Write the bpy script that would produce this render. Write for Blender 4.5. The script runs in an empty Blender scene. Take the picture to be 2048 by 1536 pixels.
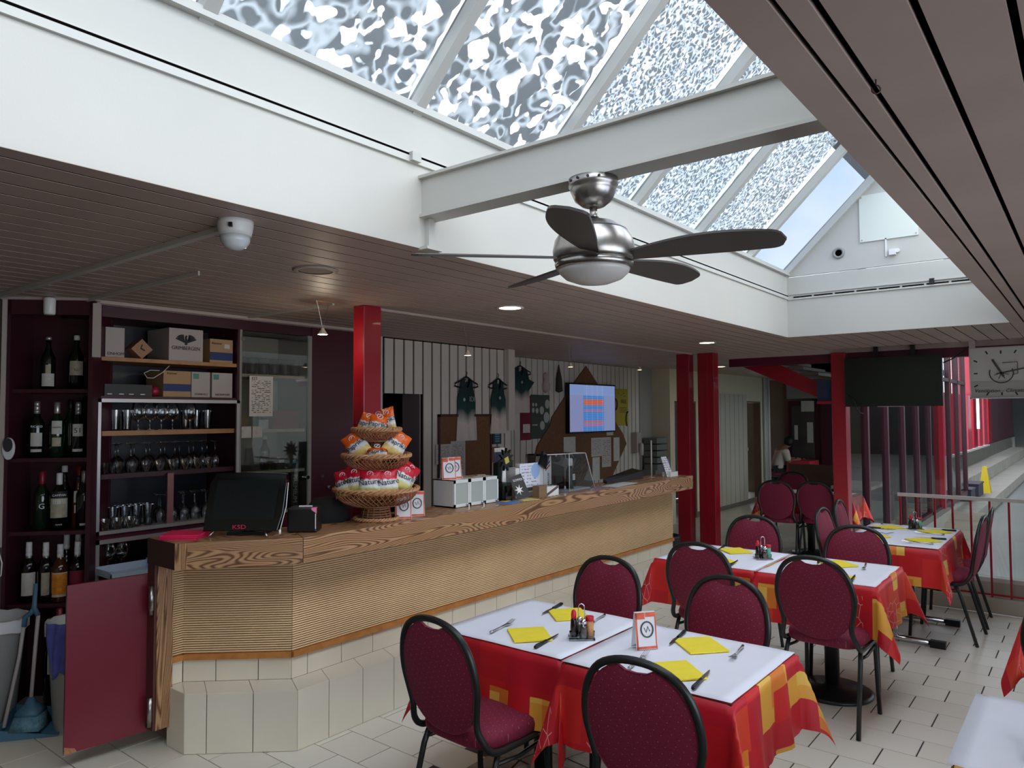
import bpy, bmesh, math, random
from mathutils import Vector, Matrix
random.seed(7)
SC = bpy.context.scene
COL = SC.collection
R = math.radians
PI = math.pi

# ------------------------------------------------------------------ camera
def make_camera():
    yaw, pitch, roll = 0.672364169, 0.0416198147, -0.00472574095
    cy, sy, cp, sp = math.cos(yaw), math.sin(yaw), math.cos(pitch), math.sin(pitch)
    f = Vector((-sy*cp, cy*cp, sp)); r = Vector((cy, sy, 0)); u = r.cross(f)
    c, s = math.cos(roll), math.sin(roll)
    r2 = c*r + s*u; u2 = -s*r + c*u
    cam = bpy.data.cameras.new('camera')
    cam.sensor_fit = 'HORIZONTAL'; cam.sensor_width = 36.0
    cam.lens = 36.0*1461.6876/2048.0
    cam.clip_start = 0.05; cam.clip_end = 300
    o = bpy.data.objects.new('camera', cam); COL.objects.link(o)
    m = Matrix(((r2.x, u2.x, -f.x, 0), (r2.y, u2.y, -f.y, 0), (r2.z, u2.z, -f.z, 1.70), (0, 0, 0, 1)))
    o.matrix_world = m
    SC.camera = o
make_camera()

# ------------------------------------------------------------------ world: bright hazy sky with soft clouds
SKY = 2.1
def make_world():
    w = bpy.data.worlds.new('sky'); SC.world = w; w.use_nodes = True
    nt = w.node_tree; nt.nodes.clear()
    out = nt.nodes.new('ShaderNodeOutputWorld'); bg = nt.nodes.new('ShaderNodeBackground')
    tc = nt.nodes.new('ShaderNodeTexCoord'); no = nt.nodes.new('ShaderNodeTexNoise')
    no.inputs['Scale'].default_value = 5.0; no.inputs['Detail'].default_value = 5.0
    cr = nt.nodes.new('ShaderNodeValToRGB')
    cr.color_ramp.elements[0].position = 0.36; cr.color_ramp.elements[0].color = (0.50, 0.68, 0.98, 1)
    cr.color_ramp.elements[1].position = 0.62; cr.color_ramp.elements[1].color = (1.0, 0.985, 0.955, 1)
    nt.links.new(tc.outputs['Generated'], no.inputs['Vector'])
    nt.links.new(no.outputs['Fac'], cr.inputs['Fac'])
    nt.links.new(cr.outputs['Color'], bg.inputs['Color'])
    bg.inputs['Strength'].default_value = SKY
    nt.links.new(bg.outputs['Background'], out.inputs['Surface'])
make_world()

def area(name, loc, rot, sx, sy, power=0, col=(1, 1, 1), portal=False):
    l = bpy.data.lights.new(name, 'AREA'); l.shape = 'RECTANGLE'; l.size = sx; l.size_y = sy
    l.energy = power; l.color = col
    if portal: l.cycles.is_portal = True
    o = bpy.data.objects.new(name, l); COL.objects.link(o); o.location = loc; o.rotation_euler = rot
    return o
# portals guide the sky light through the skylight, the hall openings and the added side window
area('skylight_portal', (-1.35, 2.4, 2.97), (0, 0, 0), 1.66, 8.9, portal=True)
area('hall_portal', (8.9, 24.5, 3.9), (0, R(90), 0), 1.8, 33, portal=True)
area('hall_roof_portal', (4.25, 25.0, 4.85), (0, 0, 0), 1.5, 33, portal=True)
area('added_window_portal', (2.65, 1.7, 1.35), (0, R(90), 0), 1.9, 5.4, portal=True)

SC.view_settings.view_transform = 'Standard'
SC.view_settings.look = 'None'
SC.view_settings.gamma = 1.0
SC.view_settings.use_curve_mapping = False
SC.view_settings.exposure = 1.2
SC.cycles.max_bounces = 10
SC.cycles.diffuse_bounces = 5
SC.cycles.transparent_max_bounces = 24
SC.cycles.caustics_reflective = False
SC.cycles.caustics_refractive = False
SC.cycles.sample_clamp_indirect = 6.0
try:
    SC.cycles.use_denoising = True
    SC.cycles.denoiser = 'OPENIMAGEDENOISE'
except Exception:
    pass

# ------------------------------------------------------------------ materials
def lin(c):
    c = c/255.0
    return c/12.92 if c <= 0.04045 else ((c+0.055)/1.055)**2.4
def rgb(r, g, b):
    return (lin(r), lin(g), lin(b), 1.0)
MATS = {}
def newmat(name):
    m = bpy.data.materials.new(name); m.use_nodes = True
    nt = m.node_tree
    return m, nt, nt.nodes['Principled BSDF']
def N(nt, t, **kw):
    n = nt.nodes.new(t)
    for k, v in kw.items():
        if k in n.inputs: n.inputs[k].default_value = v
        else: setattr(n, k, v)
    return n
def ramp(nt, stops, interp='LINEAR'):
    n = nt.nodes.new('ShaderNodeValToRGB'); cr = n.color_ramp; cr.interpolation = interp
    while len(cr.elements) > 1: cr.elements.remove(cr.elements[-1])
    cr.elements[0].position = stops[0][0]; cr.elements[0].color = stops[0][1]
    for p, c in stops[1:]:
        e = cr.elements.new(p); e.color = c
    return n
def M(name, c=None, rough=0.5, metal=0.0, spec=0.5, noise=None, bump=None, emit=None, coat=0.0, trans=0.0, alpha=1.0):
    """plain principled material; noise=(scale, amount) varies the colour, bump=(scale, strength) the relief"""
    if name in MATS: return MATS[name]
    m, nt, p = newmat(name); MATS[name] = m
    col = rgb(*c)
    p.inputs['Base Color'].default_value = col
    p.inputs['Roughness'].default_value = rough; p.inputs['Metallic'].default_value = metal
    p.inputs['Specular IOR Level'].default_value = spec
    p.inputs['Coat Weight'].default_value = coat
    p.inputs['Transmission Weight'].default_value = trans
    p.inputs['Alpha'].default_value = alpha
    if emit:
        p.inputs['Emission Color'].default_value = rgb(*emit[0]); p.inputs['Emission Strength'].default_value = emit[1]
    if noise or bump:
        tc = N(nt, 'ShaderNodeTexCoord')
    if noise:
        no = N(nt, 'ShaderNodeTexNoise', Scale=noise[0], Detail=4.0)
        nt.links.new(tc.outputs['Object'], no.inputs['Vector'])
        a = noise[1]
        cr = ramp(nt, [(0.3, tuple(x*(1-a) for x in col[:3])+(1,)), (0.7, tuple(min(1, x*(1+a)) for x in col[:3])+(1,))])
        nt.links.new(no.outputs['Fac'], cr.inputs['Fac']); nt.links.new(cr.outputs['Color'], p.inputs['Base Color'])
    if bump:
        nb = N(nt, 'ShaderNodeTexNoise', Scale=bump[0], Detail=3.0)
        b = N(nt, 'ShaderNodeBump', Strength=bump[1], Distance=0.01)
        nt.links.new(tc.outputs['Object'], nb.inputs['Vector'])
        nt.links.new(nb.outputs['Fac'], b.inputs['Height']); nt.links.new(b.outputs['Normal'], p.inputs['Normal'])
    return m
def thin_glass(name, tint=(1, 1, 1), refl=0.9, haze=0.0):
    """thin pane: sees through, mirrors at grazing angles"""
    if name in MATS: return MATS[name]
    m, nt, p = newmat(name); MATS[name] = m
    nt.nodes.remove(p); out = nt.nodes['Material Output']
    tr = N(nt, 'ShaderNodeBsdfTransparent'); tr.inputs['Color'].default_value = tint+(1,)
    gl = N(nt, 'ShaderNodeBsdfGlossy'); gl.inputs['Roughness'].default_value = 0.02
    fr = N(nt, 'ShaderNodeFresnel', IOR=1.5)
    mu = N(nt, 'ShaderNodeMath', operation='MULTIPLY'); mu.inputs[1].default_value = refl
    mx = N(nt, 'ShaderNodeMixShader')
    nt.links.new(fr.outputs[0], mu.inputs[0]); nt.links.new(mu.outputs[0], mx.inputs[0])
    nt.links.new(tr.outputs[0], mx.inputs[1]); nt.links.new(gl.outputs[0], mx.inputs[2])
    last = mx
    if haze:
        df = N(nt, 'ShaderNodeBsdfTranslucent'); df.inputs['Color'].default_value = (0.8, 0.8, 0.8, 1)
        m2 = N(nt, 'ShaderNodeMixShader'); m2.inputs[0].default_value = haze
        nt.links.new(mx.outputs[0], m2.inputs[1]); nt.links.new(df.outputs[0], m2.inputs[2]); last = m2
    nt.links.new(last.outputs[0], out.inputs['Surface'])
    return m
def wood_contour(name, stops, scale, freq, rough=0.45, rot=0.0, coat=0.15):
    """contour lines of a stretched noise: flat-sawn grain with cathedral figures"""
    if name in MATS: return MATS[name]
    m, nt, p = newmat(name); MATS[name] = m
    tc = N(nt, 'ShaderNodeTexCoord'); mp = N(nt, 'ShaderNodeMapping')
    mp.inputs['Rotation'].default_value = (0, 0, rot); mp.inputs['Scale'].default_value = scale
    vr = N(nt, 'ShaderNodeVectorRotate'); vr.rotation_type = 'Z_AXIS'; vr.inputs['Angle'].default_value = rot
    mp.inputs['Rotation'].default_value = (0, 0, 0)
    no = N(nt, 'ShaderNodeTexNoise', Scale=1.0, Detail=1.5, Roughness=0.45)
    mu = N(nt, 'ShaderNodeMath', operation='MULTIPLY'); mu.inputs[1].default_value = freq
    si = N(nt, 'ShaderNodeMath', operation='SINE')
    ma = N(nt, 'ShaderNodeMath', operation='MULTIPLY_ADD'); ma.inputs[1].default_value = 0.5; ma.inputs[2].default_value = 0.5
    fine = N(nt, 'ShaderNodeTexNoise', Scale=1.0, Detail=3.0); mp2 = N(nt, 'ShaderNodeMapping')
    mp2.inputs['Scale'].default_value = (60, 3, 90) if scale[1] < scale[0] else (3, 60, 90)
    cr = ramp(nt, stops)
    mx = N(nt, 'ShaderNodeMixRGB', blend_type='MULTIPLY'); mx.inputs[0].default_value = 0.35
    L = nt.links.new
    L(tc.outputs['Object'], vr.inputs['Vector']); L(vr.outputs[0], mp.inputs['Vector']); L(mp.outputs[0], no.inputs['Vector'])
    L(no.outputs['Fac'], mu.inputs[0]); L(mu.outputs[0], si.inputs[0]); L(si.outputs[0], ma.inputs[0]); L(ma.outputs[0], cr.inputs['Fac'])
    L(vr.outputs[0], mp2.inputs['Vector']); L(mp2.outputs[0], fine.inputs['Vector'])
    L(cr.outputs['Color'], mx.inputs[1]); L(fine.outputs['Color'], mx.inputs[2])
    L(mx.outputs[0], p.inputs['Base Color'])
    p.inputs['Roughness'].default_value = rough; p.inputs['Coat Weight'].default_value = coat
    return m
def stripes_uv(name, base, ink, freq, rough=0.7):
    """printed lines of text too small to read: broken dark rows on paper, in UV space"""
    if name in MATS: return MATS[name]
    m, nt, p = newmat(name); MATS[name] = m
    L = nt.links.new
    uv = N(nt, 'ShaderNodeUVMap'); sp = N(nt, 'ShaderNodeSeparateXYZ'); L(uv.outputs[0], sp.inputs[0])
    mu = N(nt, 'ShaderNodeMath', operation='MULTIPLY'); mu.inputs[1].default_value = freq; L(sp.outputs['Y'], mu.inputs[0])
    fr = N(nt, 'ShaderNodeMath', operation='FRACT'); L(mu.outputs[0], fr.inputs[0])
    lt = N(nt, 'ShaderNodeMath', operation='LESS_THAN'); lt.inputs[1].default_value = 0.38; L(fr.outputs[0], lt.inputs[0])
    mp = N(nt, 'ShaderNodeMapping'); mp.inputs['Scale'].default_value = (9, freq*0.7, 1); L(uv.outputs[0], mp.inputs['Vector'])
    no = N(nt, 'ShaderNodeTexNoise', Scale=1.0, Detail=2.0); L(mp.outputs[0], no.inputs['Vector'])
    gt = N(nt, 'ShaderNodeMath', operation='GREATER_THAN'); gt.inputs[1].default_value = 0.5; L(no.outputs['Fac'], gt.inputs[0])
    a = N(nt, 'ShaderNodeMath', operation='MULTIPLY'); L(lt.outputs[0], a.inputs[0]); L(gt.outputs[0], a.inputs[1])
    # margins stay blank
    for ax in ('X', 'Y'):
        s1 = N(nt, 'ShaderNodeMath', operation='SUBTRACT'); s1.inputs[1].default_value = 0.5; L(sp.outputs[ax], s1.inputs[0])
        ab = N(nt, 'ShaderNodeMath', operation='ABSOLUTE'); L(s1.outputs[0], ab.inputs[0])
        l2 = N(nt, 'ShaderNodeMath', operation='LESS_THAN'); l2.inputs[1].default_value = 0.41; L(ab.outputs[0], l2.inputs[0])
        b = N(nt, 'ShaderNodeMath', operation='MULTIPLY'); L(a.outputs[0], b.inputs[0]); L(l2.outputs[0], b.inputs[1]); a = b
    mx = N(nt, 'ShaderNodeMixRGB'); mx.inputs[1].default_value = rgb(*base); mx.inputs[2].default_value = rgb(*ink)
    L(a.outputs[0], mx.inputs[0]); L(mx.outputs[0], p.inputs['Base Color'])
    p.inputs['Roughness'].default_value = rough
    return m

# ------------------------------------------------------------------ mesh builder
class MB:
    def __init__(s):
        s.v = []; s.f = []; s.m = []; s.s = []; s.uv = {}
    def add(s, vs, fs, mi=0, smooth=False, uvs=None):
        b = len(s.v); s.v.extend([tuple(x) for x in vs])
        if uvs:
            for i, q in enumerate(uvs): s.uv[b+i] = q
        for f in fs:
            s.f.append(tuple(i+b for i in f)); s.m.append(mi); s.s.append(smooth)
        return s
    def box(s, c, d, mi=0, rz=0.0, mat=None):
        hx, hy, hz = d[0]/2, d[1]/2, d[2]/2
        vs = [Vector((x*hx, y*hy, z*hz)) for x in (-1, 1) for y in (-1, 1) for z in (-1, 1)]
        q = Matrix.Rotation(rz, 3, 'Z') if mat is None else mat
        vs = [q @ v + Vector(c) for v in vs]
        return s.add(vs, [(0, 1, 3, 2), (4, 6, 7, 5), (0, 4, 5, 1), (2, 3, 7, 6), (0, 2, 6, 4), (1, 5, 7, 3)], mi)
    def box2(s, a, b, mi=0):
        return s.box([(a[i]+b[i])/2 for i in range(3)], [abs(b[i]-a[i]) for i in range(3)], mi)
    def prism(s, poly, z0, z1, mi=0):
        n = len(poly)
        ar = sum(poly[i][0]*poly[(i+1) % n][1]-poly[(i+1) % n][0]*poly[i][1] for i in range(n))
        if ar < 0: poly = poly[::-1]
        vs = [(x, y, z0) for x, y in poly]+[(x, y, z1) for x, y in poly]
        fs = [tuple(range(n))[::-1], tuple(range(n, 2*n))]+[(i, (i+1) % n, n+(i+1) % n, n+i) for i in range(n)]
        return s.add(vs, fs, mi)
    def plate(s, poly, o, ux, uy, t, mi=0):
        """outline (a,b) laid in the plane o + a*ux + b*uy, thickness t along the normal"""
        o, ux, uy = Vector(o), Vector(ux), Vector(uy); nn = ux.cross(uy).normalized()
        n = len(poly)
        ar = sum(poly[i][0]*poly[(i+1) % n][1]-poly[(i+1) % n][0]*poly[i][1] for i in range(n))
        if ar < 0: poly = poly[::-1]
        a0 = [q[0] for q in poly]; b0 = [q[1] for q in poly]
        w = (max(a0)-min(a0)) or 1; h = (max(b0)-min(b0)) or 1
        uv = [((q[0]-min(a0))/w, (q[1]-min(b0))/h) for q in poly]
        vs = [o+ux*x+uy*y for x, y in poly]; vs += [v+nn*t for v in vs]
        fs = [tuple(range(n))[::-1], tuple(range(n, 2*n))]+[(i, (i+1) % n, n+(i+1) % n, n+i) for i in range(n)]
        return s.add(vs, fs, mi, uvs=uv+uv)
    def tube(s, pts, r, n=8, mi=0, closed=False, flat=1.0, cap=True):
        pts = [Vector(p) for p in pts]; k = len(pts)
        rr = r if isinstance(r, (list, tuple)) else [r]*k
        vs = []; up = None
        for i, p in enumerate(pts):
            a = pts[(i-1) % k] if (closed or i > 0) else p
            b = pts[(i+1) % k] if (closed or i < k-1) else p
            t = (b-a).normalized()
            if up is None:
                up = Vector((0, 0, 1)) if abs(t.z) < 0.9 else Vector((1, 0, 0))
            x = t.cross(up)
            if x.length < 1e-4: x = t.orthogonal()
            x.normalize(); y = x.cross(t).normalized(); up = y
            for j in range(n):
                an = 2*PI*(j+0.5)/n
                vs.append(p+(x*math.cos(an)*flat+y*math.sin(an))*rr[i])
        fs = []
        for i in range(k if closed else k-1):
            for j in range(n):
                a = i*n+j; b = i*n+(j+1) % n; c = ((i+1) % k)*n+(j+1) % n; d = ((i+1) % k)*n+j
                fs.append((a, b, c, d))
        s.add(vs, fs, mi, smooth=n > 5)
        if cap and not closed:
            b = len(s.v)-k*n
            s.f.append(tuple(b+j for j in range(n))[::-1]); s.m.append(mi); s.s.append(False)
            s.f.append(tuple(b+(k-1)*n+j for j in range(n))); s.m.append(mi); s.s.append(False)
        return s
    def cyl(s, p0, p1, r0, r1=None, n=16, mi=0):
        return s.tube([p0, p1], [r0, r0 if r1 is None else r1], n, mi)
    def lathe(s, prof, c=(0, 0, 0), n=20, mi=0, flip=False, caps=True):
        k = len(prof); vs = []
        for r, z in prof:
            for j in range(n):
                a = 2*PI*j/n
                vs.append((c[0]+r*math.cos(a), c[1]+r*math.sin(a), c[2]+z))
        fs = [(i*n+j, i*n+(j+1) % n, (i+1)*n+(j+1) % n, (i+1)*n+j) for i in range(k-1) for j in range(n)]
        s.add(vs, fs, mi, True)
        b = len(s.v)-k*n
        if caps and prof[0][0] > 1e-4:
            s.f.append(tuple(b+j for j in range(n))[::-1]); s.m.append(mi); s.s.append(False)
        if caps and prof[-1][0] > 1e-4:
            s.f.append(tuple(b+(k-1)*n+j for j in range(n))); s.m.append(mi); s.s.append(False)
        return s
    def grid(s, fn, nu, nv, mi=0, smooth=True, uv=None):
        vs = []; uvs = []
        for i in range(nu+1):
            for j in range(nv+1):
                vs.append(fn(i/nu, j/nv)); uvs.append(uv(i/nu, j/nv) if uv else (i/nu, j/nv))
        fs = [(i*(nv+1)+j, (i+1)*(nv+1)+j, (i+1)*(nv+1)+j+1, i*(nv+1)+j+1) for i in range(nu) for j in range(nv)]
        return s.add(vs, fs, mi, smooth, uvs)
    def build(s, name, mats, parent=None, world=False, loc=None, rot=None, bevel=0.0):
        me = bpy.data.meshes.new(name)
        off = Vector((0, 0, 0))
        if world and parent is not None:
            q = parent
            while q is not None:
                off += q.location; q = q.parent
        vs = [(x-off.x, y-off.y, z-off.z) for x, y, z in s.v] if off.length else s.v
        me.from_pydata(vs, [], s.f)
        if not isinstance(mats, (list, tuple)): mats = [mats]
        for m in mats: me.materials.append(m)
        me.polygons.foreach_set('material_index', s.m)
        me.polygons.foreach_set('use_smooth', s.s)
        if s.uv:
            ul = me.uv_layers.new(name='UVMap')
            for l in me.loops:
                ul.data[l.index].uv = s.uv.get(l.vertex_index, (0, 0))
        me.update()
        o = bpy.data.objects.new(name, me); COL.objects.link(o)
        if parent is not None: o.parent = parent
        if loc is not None: o.location = loc
        if rot is not None: o.rotation_euler = rot
        if bevel:
            bm = o.modifiers.new('bevel', 'BEVEL'); bm.width = bevel; bm.segments = 2; bm.limit_method = 'ANGLE'
        return o
def tag(o, label, cat=None, group=None, kind=None):
    if label: o['label'] = label
    if cat: o['category'] = cat
    if group: o['group'] = group
    if kind: o['kind'] = kind
    return o
def thing(name, label, cat, loc=(0, 0, 0), rz=0.0, group=None, kind=None):
    o = bpy.data.objects.new(name, None); COL.objects.link(o)
    o.empty_display_size = 0.1
    o.location = loc; o.rotation_euler = (0, 0, rz)
    return tag(o, label, cat, group, kind)
def struct(name, label, loc=(0, 0, 0)):
    o = bpy.data.objects.new(name, None); COL.objects.link(o); o.location = loc
    o['label'] = label; o['kind'] = 'structure'
    return o
def copy_tree(o, parent=None):
    c = o.copy(); COL.objects.link(c)
    c.parent = parent
    for ch in list(o.children): copy_tree(ch, c)
    return c
def text(name, s, size, mat, parent, loc, ux, uy, ext=0.0006, align='CENTER', world=True, xs=1.0, shear=0.0):
    """flat lettering lying in the plane ux/uy (reading along ux)"""
    cu = bpy.data.curves.new(name, 'FONT'); cu.body = s; cu.size = size; cu.extrude = ext
    cu.align_x = align; cu.align_y = 'CENTER'; cu.shear = shear; cu.resolution_u = 3
    cu.materials.append(mat)
    oc = bpy.data.objects.new(name, cu)
    me = bpy.data.meshes.new_from_object(oc)
    bpy.data.objects.remove(oc)
    o = bpy.data.objects.new(name, me); COL.objects.link(o); o.parent = parent
    ux = Vector(ux).normalized(); uy = Vector(uy).normalized(); nz = ux.cross(uy).normalized()
    uy = nz.cross(ux)
    l = Vector(loc)
    if world:
        q = parent
        while q is not None:
            l = l-q.location; q = q.parent
    m = Matrix(((ux.x*xs, uy.x, nz.x, l.x), (ux.y*xs, uy.y, nz.y, l.y), (ux.z*xs, uy.z, nz.z, l.z), (0, 0, 0, 1)))
    o.matrix_basis = m
    return o
def sheet(name, mat, parent, o, ux, uy, w, h, t=0.001, world=True):
    """a rectangular sheet centred at o"""
    b = MB(); b.plate([(-w/2, -h/2), (w/2, -h/2), (w/2, h/2), (-w/2, h/2)], o, Vector(ux).normalized(), Vector(uy).normalized(), t)
    return b.build(name, mat, parent, world=world)
X3, Y3, Z3 = Vector((1, 0, 0)), Vector((0, 1, 0)), Vector((0, 0, 1))
HC = 2.40
# ------------------------------------------------------------------ shared materials
white_paint = M('white_paint', (196, 193, 185), 0.45, noise=(1.4, 0.03), bump=(120, 0.03))
white_trim = M('white_trim', (198, 197, 190), 0.4)
plaster = M('plaster_beige', (206, 194, 168), 0.8, noise=(3, 0.04), bump=(90, 0.08))
plaster_grey = M('plaster_grey', (150, 146, 140), 0.8, noise=(3, 0.04))
board_m = M('ceiling_board', (182, 162, 150), 0.5, noise=(2.2, 0.07), bump=(60, 0.04))
void_m = M('dark_void', (14, 11, 10), 1.0, spec=0.0)
maroon = M('maroon_laminate', (86, 24, 42), 0.35, noise=(2, 0.05))
maroon_dk = M('maroon_laminate_inside', (58, 17, 30), 0.45, noise=(2, 0.05))
red_paint = M('red_paint', (150, 16, 36), 0.33, noise=(3, 0.05), coat=0.2)
alu = M('aluminium', (198, 192, 192), 0.35, metal=0.6)
steel = M('brushed_steel', (168, 163, 158), 0.3, metal=1.0, noise=(60, 0.08))
chrome = M('chrome', (225, 225, 228), 0.08, metal=1.0)
black_pl = M('black_plastic', (14, 14, 16), 0.4)
black_gl = M('black_gloss', (9, 10, 11), 0.1)
black_met = M('black_metal', (34, 35, 35), 0.35, metal=0.3)
white_pl = M('white_plastic', (228, 228, 226), 0.35)
grey_pl = M('grey_plastic', (150, 150, 148), 0.45)
paper_w = M('white_paper', (238, 238, 240), 0.8)
slat_m = M('wall_slat', (206, 196, 184), 0.5, noise=(2, 0.06))
glass_m = thin_glass('clear_glass', (0.97, 0.98, 0.97), 0.9)
ink = M('black_ink', (18, 18, 20), 0.6)
white_ink = M('white_ink', (235, 235, 235), 0.6)
shelf_wood = M('shelf_edge_wood', (170, 122, 78), 0.5, noise=(14, 0.15))
corkm = M('cork_board', (112, 76, 50), 0.85, noise=(45, 0.18), bump=(120, 0.25))
tile_m = None
def tile_material():
    m, nt, p = newmat('floor_tile')
    L = nt.links.new
    oi = N(nt, 'ShaderNodeObjectInfo'); tc = N(nt, 'ShaderNodeTexCoord')
    no = N(nt, 'ShaderNodeTexNoise', Scale=2.0, Detail=1.0); L(tc.outputs['Object'], no.inputs['Vector'])
    ad = N(nt, 'ShaderNodeMath', operation='ADD'); L(oi.outputs['Random'], ad.inputs[0]); L(no.outputs['Fac'], ad.inputs[1])
    mu = N(nt, 'ShaderNodeMath', operation='MULTIPLY'); mu.inputs[1].default_value = 0.5; L(ad.outputs[0], mu.inputs[0])
    cr = ramp(nt, [(0.2, rgb(222, 214, 198)), (0.8, rgb(230, 224, 210))]); L(mu.outputs[0], cr.inputs['Fac'])
    L(cr.outputs['Color'], p.inputs['Base Color'])
    p.inputs['Roughness'].default_value = 0.34
    return m
tile_m = tile_material()
grout = M('dark_grout', (72, 66, 60), 0.9)
wenge_st = [(0.0, rgb(104, 68, 42)), (0.25, rgb(146, 103, 66)), (0.55, rgb(184, 139, 97)), (1.0, rgb(196, 152, 108))]
wenge = wood_contour('worktop_veneer_long', wenge_st, (4.5, 0.8, 6.0), 330.0)
wenge_d = wood_contour('worktop_veneer_angled', wenge_st, (4.5, 1.1, 9.0), 260.0, rot=R(37.8))
wenge_e = wood_contour('post_end_grain', wenge_st, (14, 14, 0.9), 110.0)
trim_wood = M('oak_trim', (186, 122, 62), 0.45, noise=(20, 0.18))
reed_m = M('reeded_wood', (228, 194, 148), 0.55, noise=(5, 0.05))

# ------------------------------------------------------------------ floor
def inframe(x, y, z=0.0, mx=60):
    q = SC.camera.matrix_world.inverted() @ Vector((x, y, z))
    if q.z > -0.3: return False
    px = 1024+1461.69*q.x/-q.z; py = 768-1461.69*q.y/-q.z
    return -mx < px < 2048+mx and -mx < py < 1536+mx
fl = struct('floor', 'beige rectangular floor tiles laid in running bond with dark joints')
b = MB(); b.box2((-6.6, -2.4, -0.08), (2.7, 7.42, -0.005)); b.box2((-6.6, 7.42, -0.08), (-2.14, 16.2, -0.005))
b.build('grout_bed', grout, fl)
PX, PY, Y00 = 0.304, 0.2185, 2.377
b = MB(); b.box2((-(PX-0.008)/2, -(PY-0.005)/2, -0.006), ((PX-0.008)/2, (PY-0.005)/2, 0.0))
tile0 = b.build('tile', tile_m, fl)
def in_poly(x, y, poly):
    c = False; n = len(poly)
    for i in range(n):
        x1, y1 = poly[i]; x2, y2 = poly[(i+1) % n]
        if (y1 > y) != (y2 > y) and x < (x2-x1)*(y-y1)/(y2-y1)+x1: c = not c
    return c
under = [(-4.1, 2.2), (-3.8, 2.15), (-3.42, 2.45), (-3.42, 6.7), (-3.8, 6.7)]
stone_zone = (-2.42, -1.32, 2.30, 3.20)
spots = []
for r in range(-10, 62):
    y = Y00+(r+0.5)*PY
    xo = -0.889 if r % 2 else -0.741
    for k in range(-20, 11):
        x = xo+(k+0.5)*PX
        if y > 7.30 and x > -2.3: continue
        if y > 15.9 or x > 2.4 or x < -6.3 or y < -0.2: continue
        if in_poly(x, y, under): continue
        if stone_zone[0] < x < stone_zone[1] and stone_zone[2] < y < stone_zone[3]: continue
        if not inframe(x, y): continue
        spots.append((x*x+y*y, x, y))
spots.sort()
rest = MB()
for i, (d, x, y) in enumerate(spots):
    if i < 300:
        o = tile0 if i == 0 else tile0.copy()
        if i: COL.objects.link(o)
        o.location = (x, y, 0)
    else:
        rest.box2((x-(PX-0.008)/2, y-(PY-0.005)/2, -0.006), (x+(PX-0.008)/2, y+(PY-0.005)/2, 0))
rest.build('distant_tiles', tile_m, fl)['kind'] = 'stuff'
# crazy-paving inlay under the front tables
stone_m = M('grey_paving_stone', (150, 142, 128), 0.6, noise=(9, 0.3), bump=(40, 0.4))
random.seed(3)
nx, ny = 6, 5
gx = [[(stone_zone[0]+(stone_zone[1]-stone_zone[0])*i/nx+(random.uniform(-.05, .05) if 0 < i < nx else 0),
        stone_zone[2]+(stone_zone[3]-stone_zone[2])*j/ny+(random.uniform(-.05, .05) if 0 < j < ny else 0)) for j in range(ny+1)] for i in range(nx+1)]
for i in range(nx):
    for j in range(ny):
        q = [gx[i][j], gx[i+1][j], gx[i+1][j+1], gx[i][j+1]]
        cx = sum(t[0] for t in q)/4; cyy = sum(t[1] for t in q)/4
        q = [(cx+(t[0]-cx)*0.95, cyy+(t[1]-cyy)*0.94) for t in q]
        b = MB(); b.prism(q, -0.006, 0.0008+random.uniform(0, .002)); b.build('paving_stone', stone_m, fl)

# ------------------------------------------------------------------ ceilings
WX0, WX1, WY0, WY1 = -2.20, -0.497, -1.9, 6.87      # skylight well
cl = struct('ceiling', 'lowered ceiling of long lacquered boards with dark open joints around the skylight')
roof = MB()
roof.box2((-6.6, -2.4, 2.402), (WX0-0.052, 16.2, 2.52)); roof.box2((WX1+0.052, -2.4, 2.425), (2.7, 8.7, 2.52))
roof.box2((WX0-0.06, WY1+0.052, 2.402), (WX1+0.06, 8.7, 2.52)); roof.box2((WX0-0.06, -2.4, 2.425), (WX1+0.06, WY0-0.06, 2.52))
roof.build('ceiling_backing', void_m, cl)
def board(x0, x1, y0, y1, name='board', z=HC):
    b = MB(); b.box2((x0, y0, z), (x1, y1, z+0.012)); return b.build(name, board_m, cl)
board(WX0-0.075, WX0, -2.2, 8.5, 'edge_board')
x = WX0-0.083; i = 0
protos = {}
def boards(x0, n, step, w, y0, y1, t=0.0015):
    key = (w, y0, y1)
    for k in range(n):
        if key not in protos:
            b = MB(); b.box2((-w/2, y0, 0), (w/2, y1, t)); o = b.build('board', board_m, cl); protos[key] = o
        else:
            o = protos[key].copy(); COL.objects.link(o)
        o.location = (x0+step*k, 0, HC)
boards(WX0-0.083-0.061, 10, -0.128, 0.1155, -2.2, 8.5)
boards(WX0-0.083-0.061-1.28, 24, -0.128, 0.1155, -2.2, 15.9)
board(WX1, WX1+0.082, -2.2, 8.5, 'edge_board')
board(WX1+0.094, WX1+0.137, -2.2, 8.5, 'cover_strip')
boards(WX1+0.152+0.058, 23, 0.131, 0.116, -2.2, 8.5, 0.012)
boards(WX0+0.065, 13, 0.131, 0.122, WY1, 8.5)
# trims of the ceiling edge
b = MB(); b.box2((-3.63, 8.5, 2.355), (2.7, 8.56, 2.43)); tag(b.build('trim_1', M('trim_grey', (176, 160, 152), 0.5)), 'pale wooden edge trim where the boarded ceiling ends', kind='structure')
b = MB(); b.box2((-3.45, 8.56, 2.26), (2.7, 8.66, 2.42)); tag(b.build('trim_2', maroon), 'dark red steel edge beam behind the ceiling trim', kind='structure')
b = MB(); b.box2((-4.90, 1.86, HC-0.022), (-4.69, 3.95, HC)); b.box2((-4.69, 1.86, HC-0.02), (-4.66, 3.95, HC)); tag(b.build('trim_3', M('trim_grey', (176, 160, 152))), 'pale strip between ceiling and bar shelving', kind='structure')

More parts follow.
